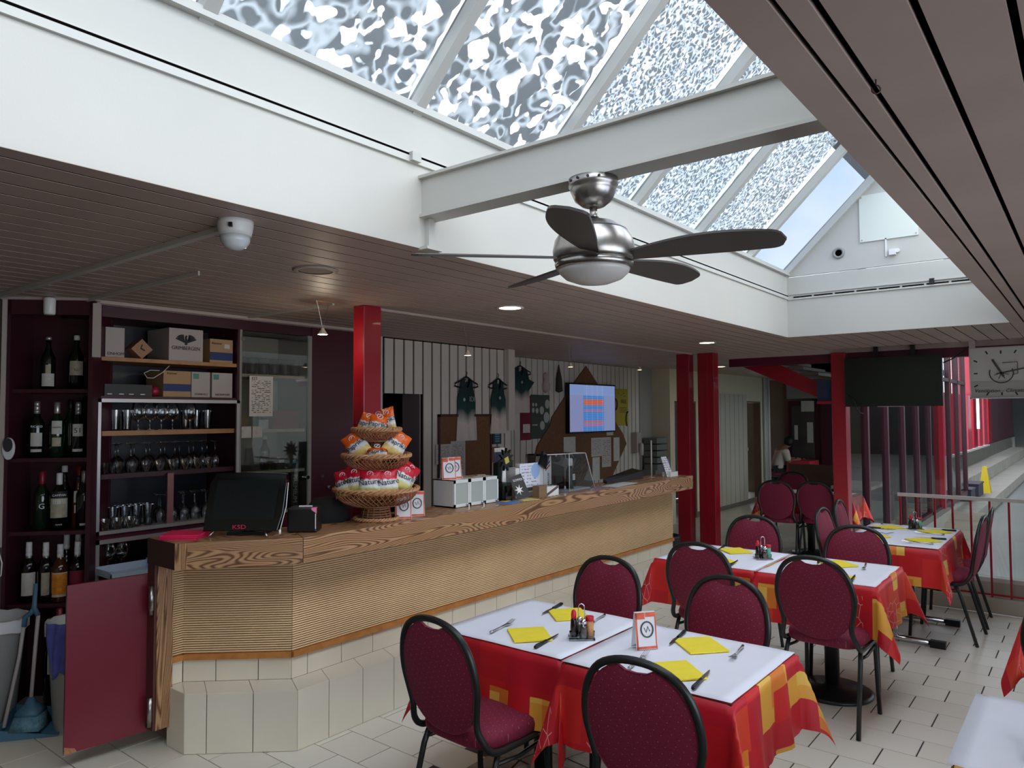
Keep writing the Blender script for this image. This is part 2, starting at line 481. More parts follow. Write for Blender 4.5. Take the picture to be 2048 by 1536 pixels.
# skylight well
wl = struct('wall_well_left', 'white painted side of the skylight well above the bar')
b = MB(); b.box2((WX0-0.05, WY0, 2.402), (WX0, WY1+0.05, 2.985)); b.build('well_panel', white_paint, wl)
b = MB(); b.box2((WX0, WY0, 2.750), (WX0+0.012, WY1, 2.776)); b.box2((WX0, WY0, 2.787), (WX0+0.008, WY1, 2.793)); b.build('rail', white_trim, wl)
b = MB(); b.box2((WX0, WY0, 2.776), (WX0+0.009, WY1, 2.787)); b.build('rail_slot', void_m, wl)
b = MB(); b.box((WX0+0.014, 2.10, 2.772), (0.032, 0.05, 0.036)); b.build('socket', M('socket_grey', (190, 190, 182), 0.5), wl)
b = MB(); b.box2((WX0-0.05, WY0, 2.97), (WX0+0.03, WY1, 3.0)); b.build('sill', white_trim, wl)
we = struct('wall_well_end', 'white painted gable end of the skylight well')
RX, RZ = (WX0+WX1)/2, 3.83
b = MB(); b.box2((WX0, WY1, 2.402), (WX1, WY1+0.05, 2.955)); b.build('well_panel', white_paint, we)
b = MB(); b.plate([(WX0, 2.965), (WX1, 2.965), (RX, RZ)], (0, WY1+0.05, 0), X3, Z3, 0.035); b.build('gable', white_paint, we)
b = MB(); b.box2((WX0, WY1-0.012, 2.745), (WX1, WY1, 2.758)); b.box2((WX0+0.02, WY1-0.012, 2.79), (WX1, WY1, 2.80)); b.build('rail', white_trim, we)
b = MB()
for k in range(9): b.box2((WX0+0.06+k*0.18, WY1-0.01, 2.762), (WX0+0.22+k*0.18, WY1, 2.771))
b.build('rail_slot', void_m, we)
b = MB(); b.box((-1.02, WY1-0.012, 2.785), (0.035, 0.02, 0.045)); b.build('clip', black_pl, we)
b = MB(); b.plate([(-1.565, 3.19), (-1.11, 3.19), (-1.11, 3.60), (-1.565, 3.60)], (0, WY1+0.014, 0), X3, Z3, 0.012); pn = b.build('access_panel', M('panel_paint', (222, 226, 216), 0.5), we)
b = MB()
for qx in (-1.548, -1.127):
    for qz in (3.207, 3.583): b.cyl((qx, WY1+0.004, qz), (qx, WY1-0.004, qz), 0.005, n=8)
b.build('screw', grey_pl, pn)
b = MB(); b.tube([(-1.744+0.04*math.cos(t*PI/10), WY1+0.006, 3.125+0.04*math.sin(t*PI/10)) for t in range(20)], 0.012, 6, closed=True); b.build('vent_ring', grey_pl, we)
b = MB(); b.cyl((-1.744, WY1+0.016, 3.125), (-1.744, WY1+0.008, 3.125), 0.03); b.build('vent_hole', void_m, we)
b = MB(); b.box((-1.307, WY1-0.005, 3.07), (0.05, 0.04, 0.05)); b.cyl((-1.27, WY1+0.01, 3.08), (-1.27, WY1-0.01, 3.08), 0.018); b.box((-1.36, WY1+0.008, 3.12), (0.012, 0.012, 0.16)); b.build('junction_box', white_pl, we)
wr = struct('wall_well_right', 'white side of the skylight well above the dining side')
b = MB(); b.box2((WX1, WY0, 2.402), (WX1+0.05, WY1+0.05, 2.985)); b.build('well_panel', white_paint, wr)
b = MB(); b.box2((WX0-0.05, WY0-0.05, 2.385), (WX1+0.05, WY0, 2.985)); b.plate([(WX0, 2.965), (WX1, 2.965), (RX, RZ)], (0, WY0, 0), X3, Z3, 0.035)
tag(b.build('wall_well_front', white_paint), 'near white end of the skylight well', kind='structure')

def net_material(name, scale, open_lo, open_hi, body, glow):
    """shade netting lying on the glass: cut leaf shapes, holes between, thin bright folds"""
    m, nt, p = newmat(name); nt.nodes.remove(p); out = nt.nodes['Material Output']; L = nt.links.new
    tc = N(nt, 'ShaderNodeTexCoord')
    wn = N(nt, 'ShaderNodeTexNoise', Scale=scale*0.6, Detail=1.0); L(tc.outputs['Object'], wn.inputs['Vector'])
    mx = N(nt, 'ShaderNodeMixRGB', blend_type='ADD'); mx.inputs[0].default_value = 0.12*9/scale; L(tc.outputs['Object'], mx.inputs[1]); L(wn.outputs['Color'], mx.inputs[2])
    n1 = N(nt, 'ShaderNodeTexNoise', Scale=scale, Detail=0.6, Roughness=0.5); L(mx.outputs[0], n1.inputs['Vector'])
    hole = ramp(nt, [(open_lo, (0, 0, 0, 1)), (open_hi, (1, 1, 1, 1))]); L(n1.outputs['Fac'], hole.inputs['Fac'])
    v = N(nt, 'ShaderNodeTexVoronoi', Scale=scale*0.9); v.feature = 'SMOOTH_F1'; L(mx.outputs[0], v.inputs['Vector'])
    cres = ramp(nt, [(0.30, (0, 0, 0, 1)), (0.40, (1, 1, 1, 1)), (0.44, (1, 1, 1, 1)), (0.56, (0, 0, 0, 1))]); L(v.outputs['Distance'], cres.inputs['Fac'])
    df = N(nt, 'ShaderNodeBsdfDiffuse'); df.inputs['Color'].default_value = rgb(*body)
    tl = N(nt, 'ShaderNodeBsdfTranslucent'); tl.inputs['Color'].default_value = glow
    tr = N(nt, 'ShaderNodeBsdfTransparent')
    b0 = N(nt, 'ShaderNodeMath', operation='MULTIPLY_ADD'); b0.inputs[1].default_value = 0.66; b0.inputs[2].default_value = 0.26; L(cres.outputs['Color'], b0.inputs[0])
    m1 = N(nt, 'ShaderNodeMixShader'); L(b0.outputs[0], m1.inputs[0]); L(df.outputs[0], m1.inputs[1]); L(tl.outputs[0], m1.inputs[2])
    m2 = N(nt, 'ShaderNodeMixShader'); L(hole.outputs['Color'], m2.inputs[0]); L(m1.outputs[0], m2.inputs[1]); L(tr.outputs[0], m2.inputs[2])
    L(m2.outputs[0], out.inputs['Surface'])
    return m
net_c = net_material('shade_net_coarse', 15.0, 0.555, 0.585, (150, 150, 142), (0.55, 0.56, 0.55, 1))
net_f = net_material('shade_net_fine', 40.0, 0.56, 0.62, (160, 164, 160), (0.6, 0.62, 0.62, 1))
sky_glass = thin_glass('skylight_glass', (0.42, 0.45, 0.47), 0.25)
clear_glass2 = thin_glass('skylight_glass_clear', (0.92, 0.94, 0.94), 0.25)  # for the unseen right slope, left clear to admit more daylight
haze_glass = thin_glass('skylight_glass_sky_dimmed', (0.150, 0.178, 0.215), 0.15, haze=0.03)  # dark blue tint put into the glass tones down the sky
wd = struct('window_1', 'pitched skylight of seven wide panes between white rafters')
RY = [-1.62, -0.68, 0.26, 1.19, 2.125, 3.06, 4.0, 4.93, 5.93, 6.87]
S2 = math.sqrt(0.5)
def rafter(y, side, w=0.055):
    x0 = WX0 if side < 0 else WX1
    b = MB(); dx = RX-x0
    b.tube([(x0-0.03*(1 if dx > 0 else -1), y, 2.975), (RX, y, RZ+0.0)], 0.045, 4)
    # square tube scaled to width w along Y
    b.v = [(vx, y+(vy-y)*(w/0.064), vz) for vx, vy, vz in b.v]
    return b.build('rafter', white_trim, wd)
for y in RY:
    rafter(y, -1, 0.05 if y < 6.8 else 0.08); rafter(y, 1)
for i in range(len(RY)-1):
    y0, y1 = RY[i]+0.025, RY[i+1]-0.025
    for side in (-1, 1):
        x0 = WX0 if side < 0 else WX1
        n = Vector((-S2, 0, S2)) if side < 0 else Vector((S2, 0, S2))
        o0 = Vector((x0, 0, 2.985))+n*0.03; o1 = Vector((RX, 0, RZ))+n*0.03
        clear = (i == 8)
        b = MB(); b.add([(o0.x, y0, o0.z), (o0.x, y1, o0.z), (o1.x, y1, o1.z), (o1.x, y0, o1.z)], [(0, 1, 2, 3)])
        b.build('pane', clear_glass2 if side > 0 else (haze_glass if clear else sky_glass), wd)
        if not clear and side < 0:
            coarse = i < 5
            amp = 0.022 if coarse else 0.006
            def fn(u, v, o0=o0, o1=o1, y0=y0, y1=y1, n=n, amp=amp, i=i):
                q = o0.lerp(o1, u); y = y0+(y1-y0)*v
                w = math.sin(u*31+i*2.1+math.sin(v*23)*1.7)*math.sin(v*27+math.sin(u*19+i)*2.0)
                q = q+n*(0.035+amp*w); return (q.x, y, q.z)
            b = MB(); b.grid(fn, 30, 30); ob = b.build('shade_net', net_c if coarse else net_f, wd)
b = MB(); b.box2((RX-0.05, WY0, RZ-0.03), (RX+0.05, WY1+0.05, RZ+0.04)); b.build('ridge', white_trim, wd)

# steel beam across the well
bt = thing('steel_beam', 'white painted steel beam spanning the skylight, carrying the ceiling fan', 'beam', (RX, 2.19, 2.53))
b = MB(); b.box2((WX0, 2.14, 2.531), (WX1, 2.245, 2.543)); b.build('lower_flange', white_paint, bt, world=True)
b = MB(); b.box2((WX0, 2.135, 2.695), (WX1, 2.25, 2.707)); b.build('upper_flange', white_paint, bt, world=True)
b = MB(); b.box2((WX0, 2.155, 2.543), (WX1, 2.20, 2.695)); b.build('web', white_paint, bt, world=True)
b = MB(); b.box((WX0+0.012, 2.19, 2.47), (0.024, 0.03, 0.12)); b.box((WX0+0.015, 2.19, 2.4), (0.06, 0.09, 0.012)); b.build('bracket', white_paint, bt, world=True)

# ------------------------------------------------------------------ outer walls
def wall(name, label, a, c, mat, parts=()):
    b = MB(); b.box2(a, c); o = b.build(name, mat); tag(o, label, kind='structure'); return o
def windowed(name, label, wlabel, wname, axis, fixed, a0, a1, o0, o1, z0, z1, n):
    """wall with one long glazed opening: axis 'x' runs along X at Y=fixed, 'y' along Y at X=fixed"""
    w = struct(name, label); g = struct(wname, wlabel)
    def bx(u0, u1, za, zb, t0=-0.05, t1=0.05):
        b = MB()
        if axis == 'x': b.box2((u0, fixed+t0, za), (u1, fixed+t1, zb))
        else: b.box2((fixed+t0, u0, za), (fixed+t1, u1, zb))
        return b
    for q in ((a0, o0, 0, 2.5), (o1, a1, 0, 2.5), (o0, o1, 0, z0), (o0, o1, z1, 2.5)): bx(*q).build('plaster', plaster, w)
    for k in range(n+1):
        u = o0+(o1-o0)*k/n; bx(u-0.03, u+0.03, z0, z1, -0.03, 0.03).build('mullion', white_trim, g)
    for k in range(n):
        u0, u1 = o0+(o1-o0)*k/n+0.03, o0+(o1-o0)*(k+1)/n-0.03
        b = MB()
        if axis == 'x': b.add([(u0, fixed, z0), (u1, fixed, z0), (u1, fixed, z1), (u0, fixed, z1)], [(0, 1, 2, 3)])
        else: b.add([(fixed, u0, z0), (fixed, u1, z0), (fixed, u1, z1), (fixed, u0, z1)], [(0, 1, 2, 3)])
        b.build('pane', thin_glass('window_glass', (0.97, 0.98, 0.98), 0.5), g)
b = MB(); b.box2((-6.6, -2.5, 0), (2.7, -2.4, 2.5)); tag(b.build('wall_front', plaster), 'plain plaster wall behind the viewer', kind='structure')
windowed('wall_right', 'plaster wall on the right side of the dining room with an added window band', 'unseen window band added for light on the right side of the dining room', 'window_4_added', 'y', 2.65, -2.4, 7.5, -1.0, 4.4, 0.4, 2.3, 4)  # unseen window added to light the room from the right
wall('wall_outer', 'outer wall behind the bar rooms', (-6.7, -2.4, 0), (-6.6, 16.2, 2.5), plaster_grey)

# bar back wall, maroon
wb = struct('wall_bar', 'maroon panelled wall behind the bar between cabinet and doorway')
b = MB(); b.box2((-4.76, 3.44, 0), (-4.71, 3.92, HC)); b.build('maroon_panel', M('maroon_panel_lac', (68, 22, 36), 0.3, noise=(2, 0.05)), wb)
b = MB(); b.box2((-5.2, 1.80, 2.31), (-4.72, 3.44, HC)); b.build('fascia_panel', maroon_dk, wb)
b = MB(); b.box2((-5.25, 1.7, 0), (-5.15, 4.3, HC)); b.build('rear_panel', maroon_dk, wb)
b = MB(); b.box2((-5.15, 3.92, 0), (-4.71, 3.96, HC)); b.build('return_panel', maroon_dk, wb)

# boarded wall with doorway
wp = struct('wall_left', 'wall of pale vertical boards with dark joints behind the counter')
XW = -4.95
b = MB(); b.box2((XW-0.06, 4.36, 1.90), (XW-0.014, 4.86, HC)); b.box2((XW-0.06, 4.86, 0), (XW-0.014, 6.22, HC)); b.build('backing', void_m, wp)
sl = {}
def slat(par, x, y, z0, z1, w=0.1):
    k = (z0, z1, w)
    if k not in sl:
        b = MB(); b.box2((-0.014, -w/2, z0), (0, w/2, z1)); o = b.build('wall_board', slat_m, par); sl[k] = o
    else:
        o = sl[k].copy(); COL.objects.link(o); o.parent = par
    o.location = (x, y, 0)
for k in range(16):
    y = 4.385+0.0595+k*0.1215
    if y > 6.2: break
    slat(wp, XW, y, 1.895 if y < 4.86 else 0.0, HC-0.01)
b = MB(); b.box2((XW-0.3, 4.33, 0), (XW+0.004, 4.365, HC)); b.build('door_post_trim', white_trim, wp)
b = MB(); b.box2((XW-0.25, 4.84, 0), (XW-0.02, 4.868, 1.90)); b.build('door_jamb', M('jamb_grey', (120, 108, 108), 0.5), wp)
b = MB(); b.box2((XW-0.5, 6.10, 1.53), (XW+0.05, 6.205, HC)); b.build('duct_cover', slat_m, wp)
b = MB(); b.box2((-5.46, 6.22, 0), (XW-0.06, 6.26, HC)); b.build('return_panel', maroon_dk, wp)
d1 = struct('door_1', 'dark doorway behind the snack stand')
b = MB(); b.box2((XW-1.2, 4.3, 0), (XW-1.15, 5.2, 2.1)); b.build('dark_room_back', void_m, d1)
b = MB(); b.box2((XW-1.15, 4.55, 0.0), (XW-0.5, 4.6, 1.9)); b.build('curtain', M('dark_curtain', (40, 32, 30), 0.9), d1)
wq = struct('wall_alcove', 'recessed wall of narrow pale boards carrying posters and a screen')
XR = -5.46
b = MB(); b.box2((XR-0.06, 6.26, 0), (XR-0.014, 10.0, HC)); b.build('backing', void_m, wq)
for k in range(31):
    y = 6.30+0.06+k*0.119
    if y > 9.95: break
    slat(wq, XR, y, 0.0, HC-0.005, 0.102)
wall('wall_niche', 'grey painted wall section at the end of the alcove', (XR-0.1, 10.0, 0), (XR+0.0, 10.96, HC), plaster_grey)
wf = struct('wall_far_left', 'beige plaster wall of the corridor beyond the counter')
XF = -5.15
b = MB()
for (ya, yb, za, zb) in ((10.9, 10.96, 0, HC), (11.0, 11.02, 0, 0)): pass
b.box2((XF-0.1, 10.44, 0), (XF, 10.56, HC)); b.box2((XF-0.1, 10.56, 1.90), (XF, 11.32, HC)); b.box2((XF-0.1, 11.32, 0), (XF, 13.60, HC))
b.box2((XF-0.1, 13.60, 1.93), (XF, 14.30, HC)); b.box2((XF-0.1, 14.30, 0), (XF, 14.80, HC)); b.box2((XR, 10.40, 0), (XF, 10.44, HC))
b.build('plaster', plaster, wf)
b = MB(); b.box2((XF, 11.32, 0), (XF+0.012, 14.80, 0.09)); b.build('skirting', M('skirting_grey', (110, 100, 92), 0.6), wf)
b = MB(); b.box2((XF, 12.10, 0.08), (XF+0.02, 13.56, 2.05)); fp = b.build('folding_panel', M('pale_laminate', (186, 176, 160), 0.5), wf)
b = MB()
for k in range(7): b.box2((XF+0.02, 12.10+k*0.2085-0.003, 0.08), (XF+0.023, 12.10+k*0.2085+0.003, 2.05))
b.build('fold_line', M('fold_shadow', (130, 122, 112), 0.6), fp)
b = MB(); b.box2((XF+0.023, 13.50, 1.0), (XF+0.06, 13.53, 1.06)); b.build('knob', chrome, fp)
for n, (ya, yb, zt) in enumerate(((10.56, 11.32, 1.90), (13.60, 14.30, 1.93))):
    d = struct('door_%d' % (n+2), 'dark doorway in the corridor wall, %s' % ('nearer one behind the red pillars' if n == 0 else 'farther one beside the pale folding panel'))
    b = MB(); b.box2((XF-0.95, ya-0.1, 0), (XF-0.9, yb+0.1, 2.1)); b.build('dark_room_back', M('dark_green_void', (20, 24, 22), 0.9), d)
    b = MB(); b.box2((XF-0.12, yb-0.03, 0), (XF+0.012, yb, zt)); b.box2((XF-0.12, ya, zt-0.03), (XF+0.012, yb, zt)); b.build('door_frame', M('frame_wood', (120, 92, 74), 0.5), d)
b = MB(); b.tube([(XF+0.04, 14.45, 0), (XF+0.04, 14.45, HC)], 0.025, 8); b.tube([(XF+0.04, 14.55, 0), (XF+0.04, 14.55, HC)], 0.018, 8); b.tube([(XF+0.03, 14.70, 0), (XF+0.03, 14.70, HC)], 0.03, 8)
tag(b.build('trim_4', white_trim), 'white riser pipes running up the corridor wall corner', kind='structure')
# ------------------------------------------------------------------ red pillars
def pillar(label, x0, x1, y0, y1, z0=0.0, z1=HC, flange=False):
    t = thing('red_pillar', label, 'pillar', ((x0+x1)/2, (y0+y1)/2, z0), group='red steel pillars')
    b = MB(); b.box2((x0, y0, z0), (x1, y1, z1)); b.build('shaft', red_paint, t, world=True, bevel=0.006)
    if flange:
        b = MB(); b.box2(((x0+x1)/2-0.006, y0-0.006, z0), ((x0+x1)/2+0.03, y0, z1)); b.build('cover_rib', red_paint, t, world=True)
    return t
pillar('red pillar rising behind the snack stand on the counter', -3.705, -3.60, 3.02, 3.165)
pillar('red pillar standing close behind the far end of the counter', -3.86, -3.70, 7.97, 8.10)
pillar('red pillar with a raised rib, free-standing past the far counter end', -3.607, -3.41, 8.0, 8.14, flange=True)

# ------------------------------------------------------------------ corner shelf unit
CA = Vector((-4.95, 1.489, 0)); CD = Vector((0.6825, 0.7309, 0)); CN = Vector((0.7309, -0.6825, 0)); CWD = 0.475
def cu(a, dep, z): return CA+CD*a-CN*dep+Vector((0, 0, z))
def cbox(b, a0, a1, d0, d1, z0, z1, mi=0):
    vs = [cu(a, d, z) for a in (a0, a1) for d in (d1, d0) for z in (z0, z1)]
    b.add(vs, [(0, 1, 3, 2), (4, 6, 7, 5), (0, 4, 5, 1), (2, 3, 7, 6), (0, 2, 6, 4), (1, 5, 7, 3)], mi)
cs = thing('corner_shelf', 'tall dark maroon corner shelf with rows of spirit bottles', 'shelf', tuple(cu(0.24, 0.15, 0)))
b = MB(); cbox(b, 0, 0.02, 0, 0.27, 0.0, 2.385); cbox(b, CWD-0.03, CWD-0.005, 0, 0.27, 0.0, 2.385); b.build('side_panel', maroon_dk, cs, world=True)
b = MB(); cbox(b, 0, CWD, 0.27, 0.285, 0.0, 2.385); b.build('back_panel', maroon_dk, cs, world=True)
for z in (1.862, 1.456, 1.029, 0.609):
    b = MB(); cbox(b, 0.02, CWD-0.03, 0.03, 0.27, z-0.022, z); b.build('shelf_board', maroon_dk, cs, world=True)
b = MB(); cbox(b, 0, CWD, 0.0, 0.02, 2.30, 2.385); b.build('fascia', maroon_dk, cs, world=True)
b = MB(); cbox(b, -0.022, 0.0, -0.012, 0.03, 0.95, 2.385); b.build('edge_strip', M('edge_strip_pale', (196, 184, 176), 0.5), cs, world=True)
b = MB(); cbox(b, CWD-0.005, CWD+0.03, -0.015, 0.02, 2.05, 2.37); b.build('cable_cover', M('edge_strip_pale', (196, 184, 176), 0.5), cs, world=True)
b = MB(); cbox(b, -0.03, CWD+0.01, -0.02, 0.06, 2.385, 2.40); tag(b.build('trim_5', M('trim_grey', (176, 160, 152))), 'pale ceiling strip above the corner shelf', kind='structure')
b = MB(); cbox(b, -1.2, -0.022, 0.1, 0.12, 0, HC); tag(b.build('wall_corner', M('grey_glossy_panel', (120, 118, 116), 0.2)), 'grey glossy wall panel left of the corner shelf', kind='structure')

def to_cam(x, y): return math.atan2(-y, -x)
def pane(b, r, z0, z1, half, n=8, mi=0, off=0.0006):
    """curved label wrapped on the +X side"""
    vs = []; uv = []
    for i in range(n+1):
        a = -half+2*half*i/n
        for k, z in enumerate((z0, z1)):
            vs.append(((r+off)*math.cos(a), (r+off)*math.sin(a), z)); uv.append((i/n, k))
    b.add(vs, [(2*i, 2*i+2, 2*i+3, 2*i+1) for i in range(n)], mi, True, uv)
g_dark = M('bottle_glass_dark', (10, 14, 12), 0.08, coat=0.3)
g_green = M('bottle_glass_green', (16, 34, 20), 0.08, coat=0.3)
g_brown = M('bottle_glass_amber', (70, 34, 14), 0.1, coat=0.3)
g_clear = thin_glass('bottle_glass_clear', (0.62, 0.62, 0.64), 1.3)
cap_w = M('bottle_cap_white', (214, 210, 206), 0.4)
cap_r = M('bottle_cap_red', (130, 18, 34), 0.35)
cap_s = M('bottle_cap_silver', (180, 176, 172), 0.3, metal=0.7)
lab_w = M('label_white', (198, 194, 186), 0.7, noise=(40, 0.1))
lab_c = M('label_cream', (170, 160, 138), 0.7, noise=(30, 0.2))
lab_o = M('label_orange', (236, 140, 30), 0.6, noise=(34, 0.35))
lab_m = M('label_red', (128, 20, 48), 0.6, noise=(20, 0.1))
lab_k = M('label_black', (20, 18, 18), 0.6)
def bottle(name, label, loc, h=0.30, r=0.037, glass=g_dark, cap=cap_w, cap_h=0.06, labels=(), txt=(), group=None, neck=0.014, ripple=False, rot=0.0):
    t = thing(name, label, 'bottle', loc, to_cam(loc[0], loc[1])+rot, group)
    b = MB()
    b.lathe([(r*0.85, 0), (r, 0.008), (r, h*0.56), (r*0.96, h*0.61), (r*0.7, h*0.68), (neck*1.25, h*0.76), (neck, h*0.82), (neck, h-cap_h*0.4)], n=18); b.build('body', glass, t)
    b = MB(); pr = [(neck*1.08, h-cap_h), (neck*1.2, h-cap_h*0.95), (neck*1.2, h-0.004), (neck*0.9, h)]
    if ripple: pr = [(neck*1.2, h-cap_h), (neck*1.25, h-cap_h*0.7), (neck*1.05, h-cap_h*0.68), (neck*1.22, h-cap_h*0.62), (neck*1.22, h-cap_h*0.36), (neck*1.05, h-cap_h*0.33), (neck*1.2, h-cap_h*0.28), (neck*1.15, h)]
    b.lathe(pr, n=14); b.build('cap', cap, t)
    for i, (z0, z1, hw, mt) in enumerate(labels):
        b = MB(); pane(b, r, z0*h, z1*h, hw); b.build('label', mt, t)
    for (s, z, size, mt) in txt:
        text('lettering', s, size, mt, t, (r+0.0016, 0, z*h), Y3, Z3, world=False)
    return t
def at_corner(px, dep, z):
    a = (px-14)/174.0*CWD
    q = cu(a, dep, z); return (q.x, q.y, q.z)
GB = 'spirit bottles on the corner shelf'
bottle('liquor_bottle', 'dark wine bottle with pale square label, top shelf, nearer the left', at_corner(74, 0.14, 1.863), 0.32, 0.04, g_dark, cap_s, 0.02, [(0.06, 0.3, 0.9, lab_w), (0.3, 0.46, 0.35, lab_c)], group=GB)
bottle('liquor_bottle', 'dark bottle with cream label and pale cork, top shelf, right', at_corner(132, 0.14, 1.863), 0.33, 0.042, g_dark, cap_w, 0.03, [(0.26, 0.52, 0.95, lab_c)], [('ILL', 0.36, 0.02, ink)], group=GB)
bottle('liquor_bottle', 'dark aperitif bottle with white label and oval name plate, second shelf, far left', at_corner(58, 0.11, 1.457), 0.335, 0.042, g_dark, cap_s, 0.075, [(0.2, 0.44, 0.75, lab_w), (0.1, 0.15, 0.7, lab_w)], [('RICARD', 0.55, 0.017, white_ink)], group=GB, ripple=True)
bottle('liquor_bottle', 'vermouth bottle with round pale emblem, second shelf, middle', at_corner(99, 0.11, 1.457), 0.33, 0.04, g_green, cap_s, 0.07, [(0.42, 0.66, 0.7, lab_w), (0.2, 0.36, 0.6, lab_c)], [('MARTINI', 0.54, 0.012, ink)], group=GB)
bottle('liquor_bottle', 'green bottle half hidden behind the vermouth, second shelf', at_corner(113, 0.2, 1.457), 0.345, 0.04, g_green, black_pl, 0.06, [(0.2, 0.55, 0.6, g_green)], group=GB)
bottle('liquor_bottle', 'black bottle standing at the back of the second shelf', at_corner(130, 0.22, 1.457), 0.345, 0.036, g_dark, black_pl, 0.06, [], group=GB)
bottle('liquor_bottle', 'dark bottle marked with a white number label, second shelf, right', at_corner(142, 0.11, 1.457), 0.33, 0.036, g_dark, cap_s, 0.075, [(0.38, 0.6, 0.8, lab_w), (0.1, 0.15, 0.8, lab_w)], [('51', 0.48, 0.042, ink)], group=GB, ripple=True)
bottle('liquor_bottle', 'tall green bottle with red capsule, third shelf, left', at_corner(70, 0.12, 1.03), 0.345, 0.043, g_green, cap_r, 0.08, [], [('G', 0.4, 0.045, white_ink)], group=GB)
bottle('liquor_bottle', 'clear bottle with white cap behind the bitter bottle, third shelf', at_corner(100, 0.22, 1.03), 0.37, 0.036, g_clear, cap_w, 0.04, [], group=GB)
bottle('liquor_bottle', 'square-shouldered bitter bottle with large pale label, third shelf, centre', at_corner(110, 0.09, 1.03), 0.335, 0.05, g_clear, cap_w, 0.07, [(0.22, 0.56, 1.0, lab_c), (0.56, 0.68, 1.0, lab_k), (0.46, 0.55, 0.8, lab_w)], [('CAMPARI', 0.615, 0.017, white_ink), ('FRANCE', 0.1, 0.009, white_ink)], group=GB)
bottle('liquor_bottle', 'dark bottle with wine-red capsule, third shelf, back row', at_corner(131, 0.22, 1.03), 0.37, 0.036, g_dark, cap_r, 0.08, [(0.3, 0.5, 0.8, lab_c)], group=GB)
bottle('liquor_bottle', 'short brown bottle between two dark ones, third shelf', at_corner(141, 0.14, 1.03), 0.31, 0.034, g_brown, lab_k, 0.03, [(0.5, 0.72, 0.7, lab_w), (0.3, 0.45, 0.6, lab_w)], group=GB)
bottle('liquor_bottle', 'dark bottle with silver neck band, third shelf, far right', at_corner(156, 0.12, 1.03), 0.345, 0.043, g_dark, cap_s, 0.07, [(0.06, 0.1, 0.5, lab_w)], group=GB)
bottle('liquor_bottle', 'clear spirit bottle with grey label and white pourer, fourth shelf, far left', at_corner(50, 0.1, 0.61), 0.35, 0.043, g_clear, cap_w, 0.095, [(0.12, 0.5, 0.9, lab_w)], group=GB, ripple=True)
bottle('liquor_bottle', 'clear spirit bottle with green edged label, fourth shelf, second from left', at_corner(84, 0.1, 0.61), 0.345, 0.043, g_clear, cap_w, 0.09, [(0.12, 0.5, 0.5, lab_c)], group=GB, ripple=True)
bottle('liquor_bottle', 'bottle with white pourer hidden behind the orange label, fourth shelf', at_corner(107, 0.22, 0.61), 0.37, 0.04, g_clear, cap_w, 0.09, [], group=GB, ripple=True)
bottle('liquor_bottle', 'rum bottle with bright orange label, fourth shelf', at_corner(116, 0.08, 0.61), 0.335, 0.045, g_brown, cap_w, 0.085, [(0.1, 0.14, 1.0, lab_w), (0.14, 0.5, 1.0, lab_o), (0.5, 0.52, 1.0, lab_w)], group=GB, ripple=True)
bottle('liquor_bottle', 'dark bottle with white pourer at the back of the fourth shelf', at_corner(134, 0.2, 0.61), 0.375, 0.036, g_dark, cap_w, 0.08, [], group=GB, ripple=True)
bottle('liquor_bottle', 'clear bottle with dark red label, fourth shelf, far right', at_corner(148, 0.1, 0.61), 0.345, 0.045, g_clear, cap_w, 0.09, [(0.3, 0.52, 1.0, lab_m)], group=GB, ripple=True)
bottle('wine_bottle', 'big dark bottle with white label on the floor between the bins', (-4.68, 1.70, 0.0), 0.60, 0.075, g_dark, cap_r, 0.16, [(0.42, 0.64, 0.8, lab_w)])
# sensor and holder
t = thing('motion_sensor', 'white motion sensor hanging above the corner shelf', 'sensor', tuple(cu(0.24, -0.03, 2.295)))
b = MB(); p0 = cu(0.24, -0.03, 2.295)
b.lathe([(0.026, 0), (0.031, 0.01), (0.032, 0.09), (0.028, 0.1)], tuple(p0), 14); b.build('housing', white_pl, t, world=True)
b = MB(); b.cyl(p0+Vector((0, 0, 0.1)), p0+Vector((0, 0, 0.106)), 0.004, n=6); b.build('bracket', white_pl, t, world=True)
t = thing('wall_telephone_holder', 'white oval wall holder beside the second bottle shelf', 'holder', tuple(cu(0.025, -0.015, 1.455)))
oval = [(0.033*math.cos(a*PI/10), 0.06*math.sin(a*PI/10)*(1.0 if a < 10 else 1.15)) for a in range(20)]
b = MB(); b.plate(oval, cu(0.03, -0.005, 1.52), CD, Z3, 0.018); b.build('shell', white_pl, t, world=True, bevel=0.004)
b = MB(); b.plate([(x*0.78, y*0.62+0.02) for x, y in oval], cu(0.03, -0.0235, 1.52), CD, Z3, 0.003); b.build('inset', M('dark_inset', (60, 54, 60), 0.5), t, world=True)

# ------------------------------------------------------------------ bar cabinet with glasses
XB = -4.71
bc = thing('bar_cabinet', 'maroon bar cabinet with alu framed shelves of drinking glasses', 'cabinet', (-4.9, 2.35, 0))
Y0c, Y1c = 1.885, 2.832
b = MB(); b.box2((-4.73, Y0c-0.01, 0.0), (XB, Y0c+0.015, 2.31)); b.box2((-5.11, Y1c-0.018, 0.0), (XB, Y1c, 2.31)); b.build('side_panel', maroon_dk, bc, world=True)
b = MB(); b.box2((-5.12, Y0c, 0.0), (-5.11, Y1c, 2.31)); b.build('back_panel', M('cabinet_back', (22, 22, 34), 0.4), bc, world=True)
def shelf(z, mat, t=0.024, x1=XB-0.01):
    b = MB(); b.box2((-5.11, Y0c+0.015, z-t), (x1, Y1c-0.018, z)); return b.build('shelf_board', mat, bc, world=True)
shelf(2.065, shelf_wood); shelf(1.825, maroon_dk); shelf(1.61, shelf_wood, 0.03, XB-0.03); shelf(1.345, maroon_dk, 0.03, XB-0.03); shelf(1.002, M('pale_shelf', (176, 172, 176), 0.35), 0.02); shelf(0.98, maroon, 0.03)
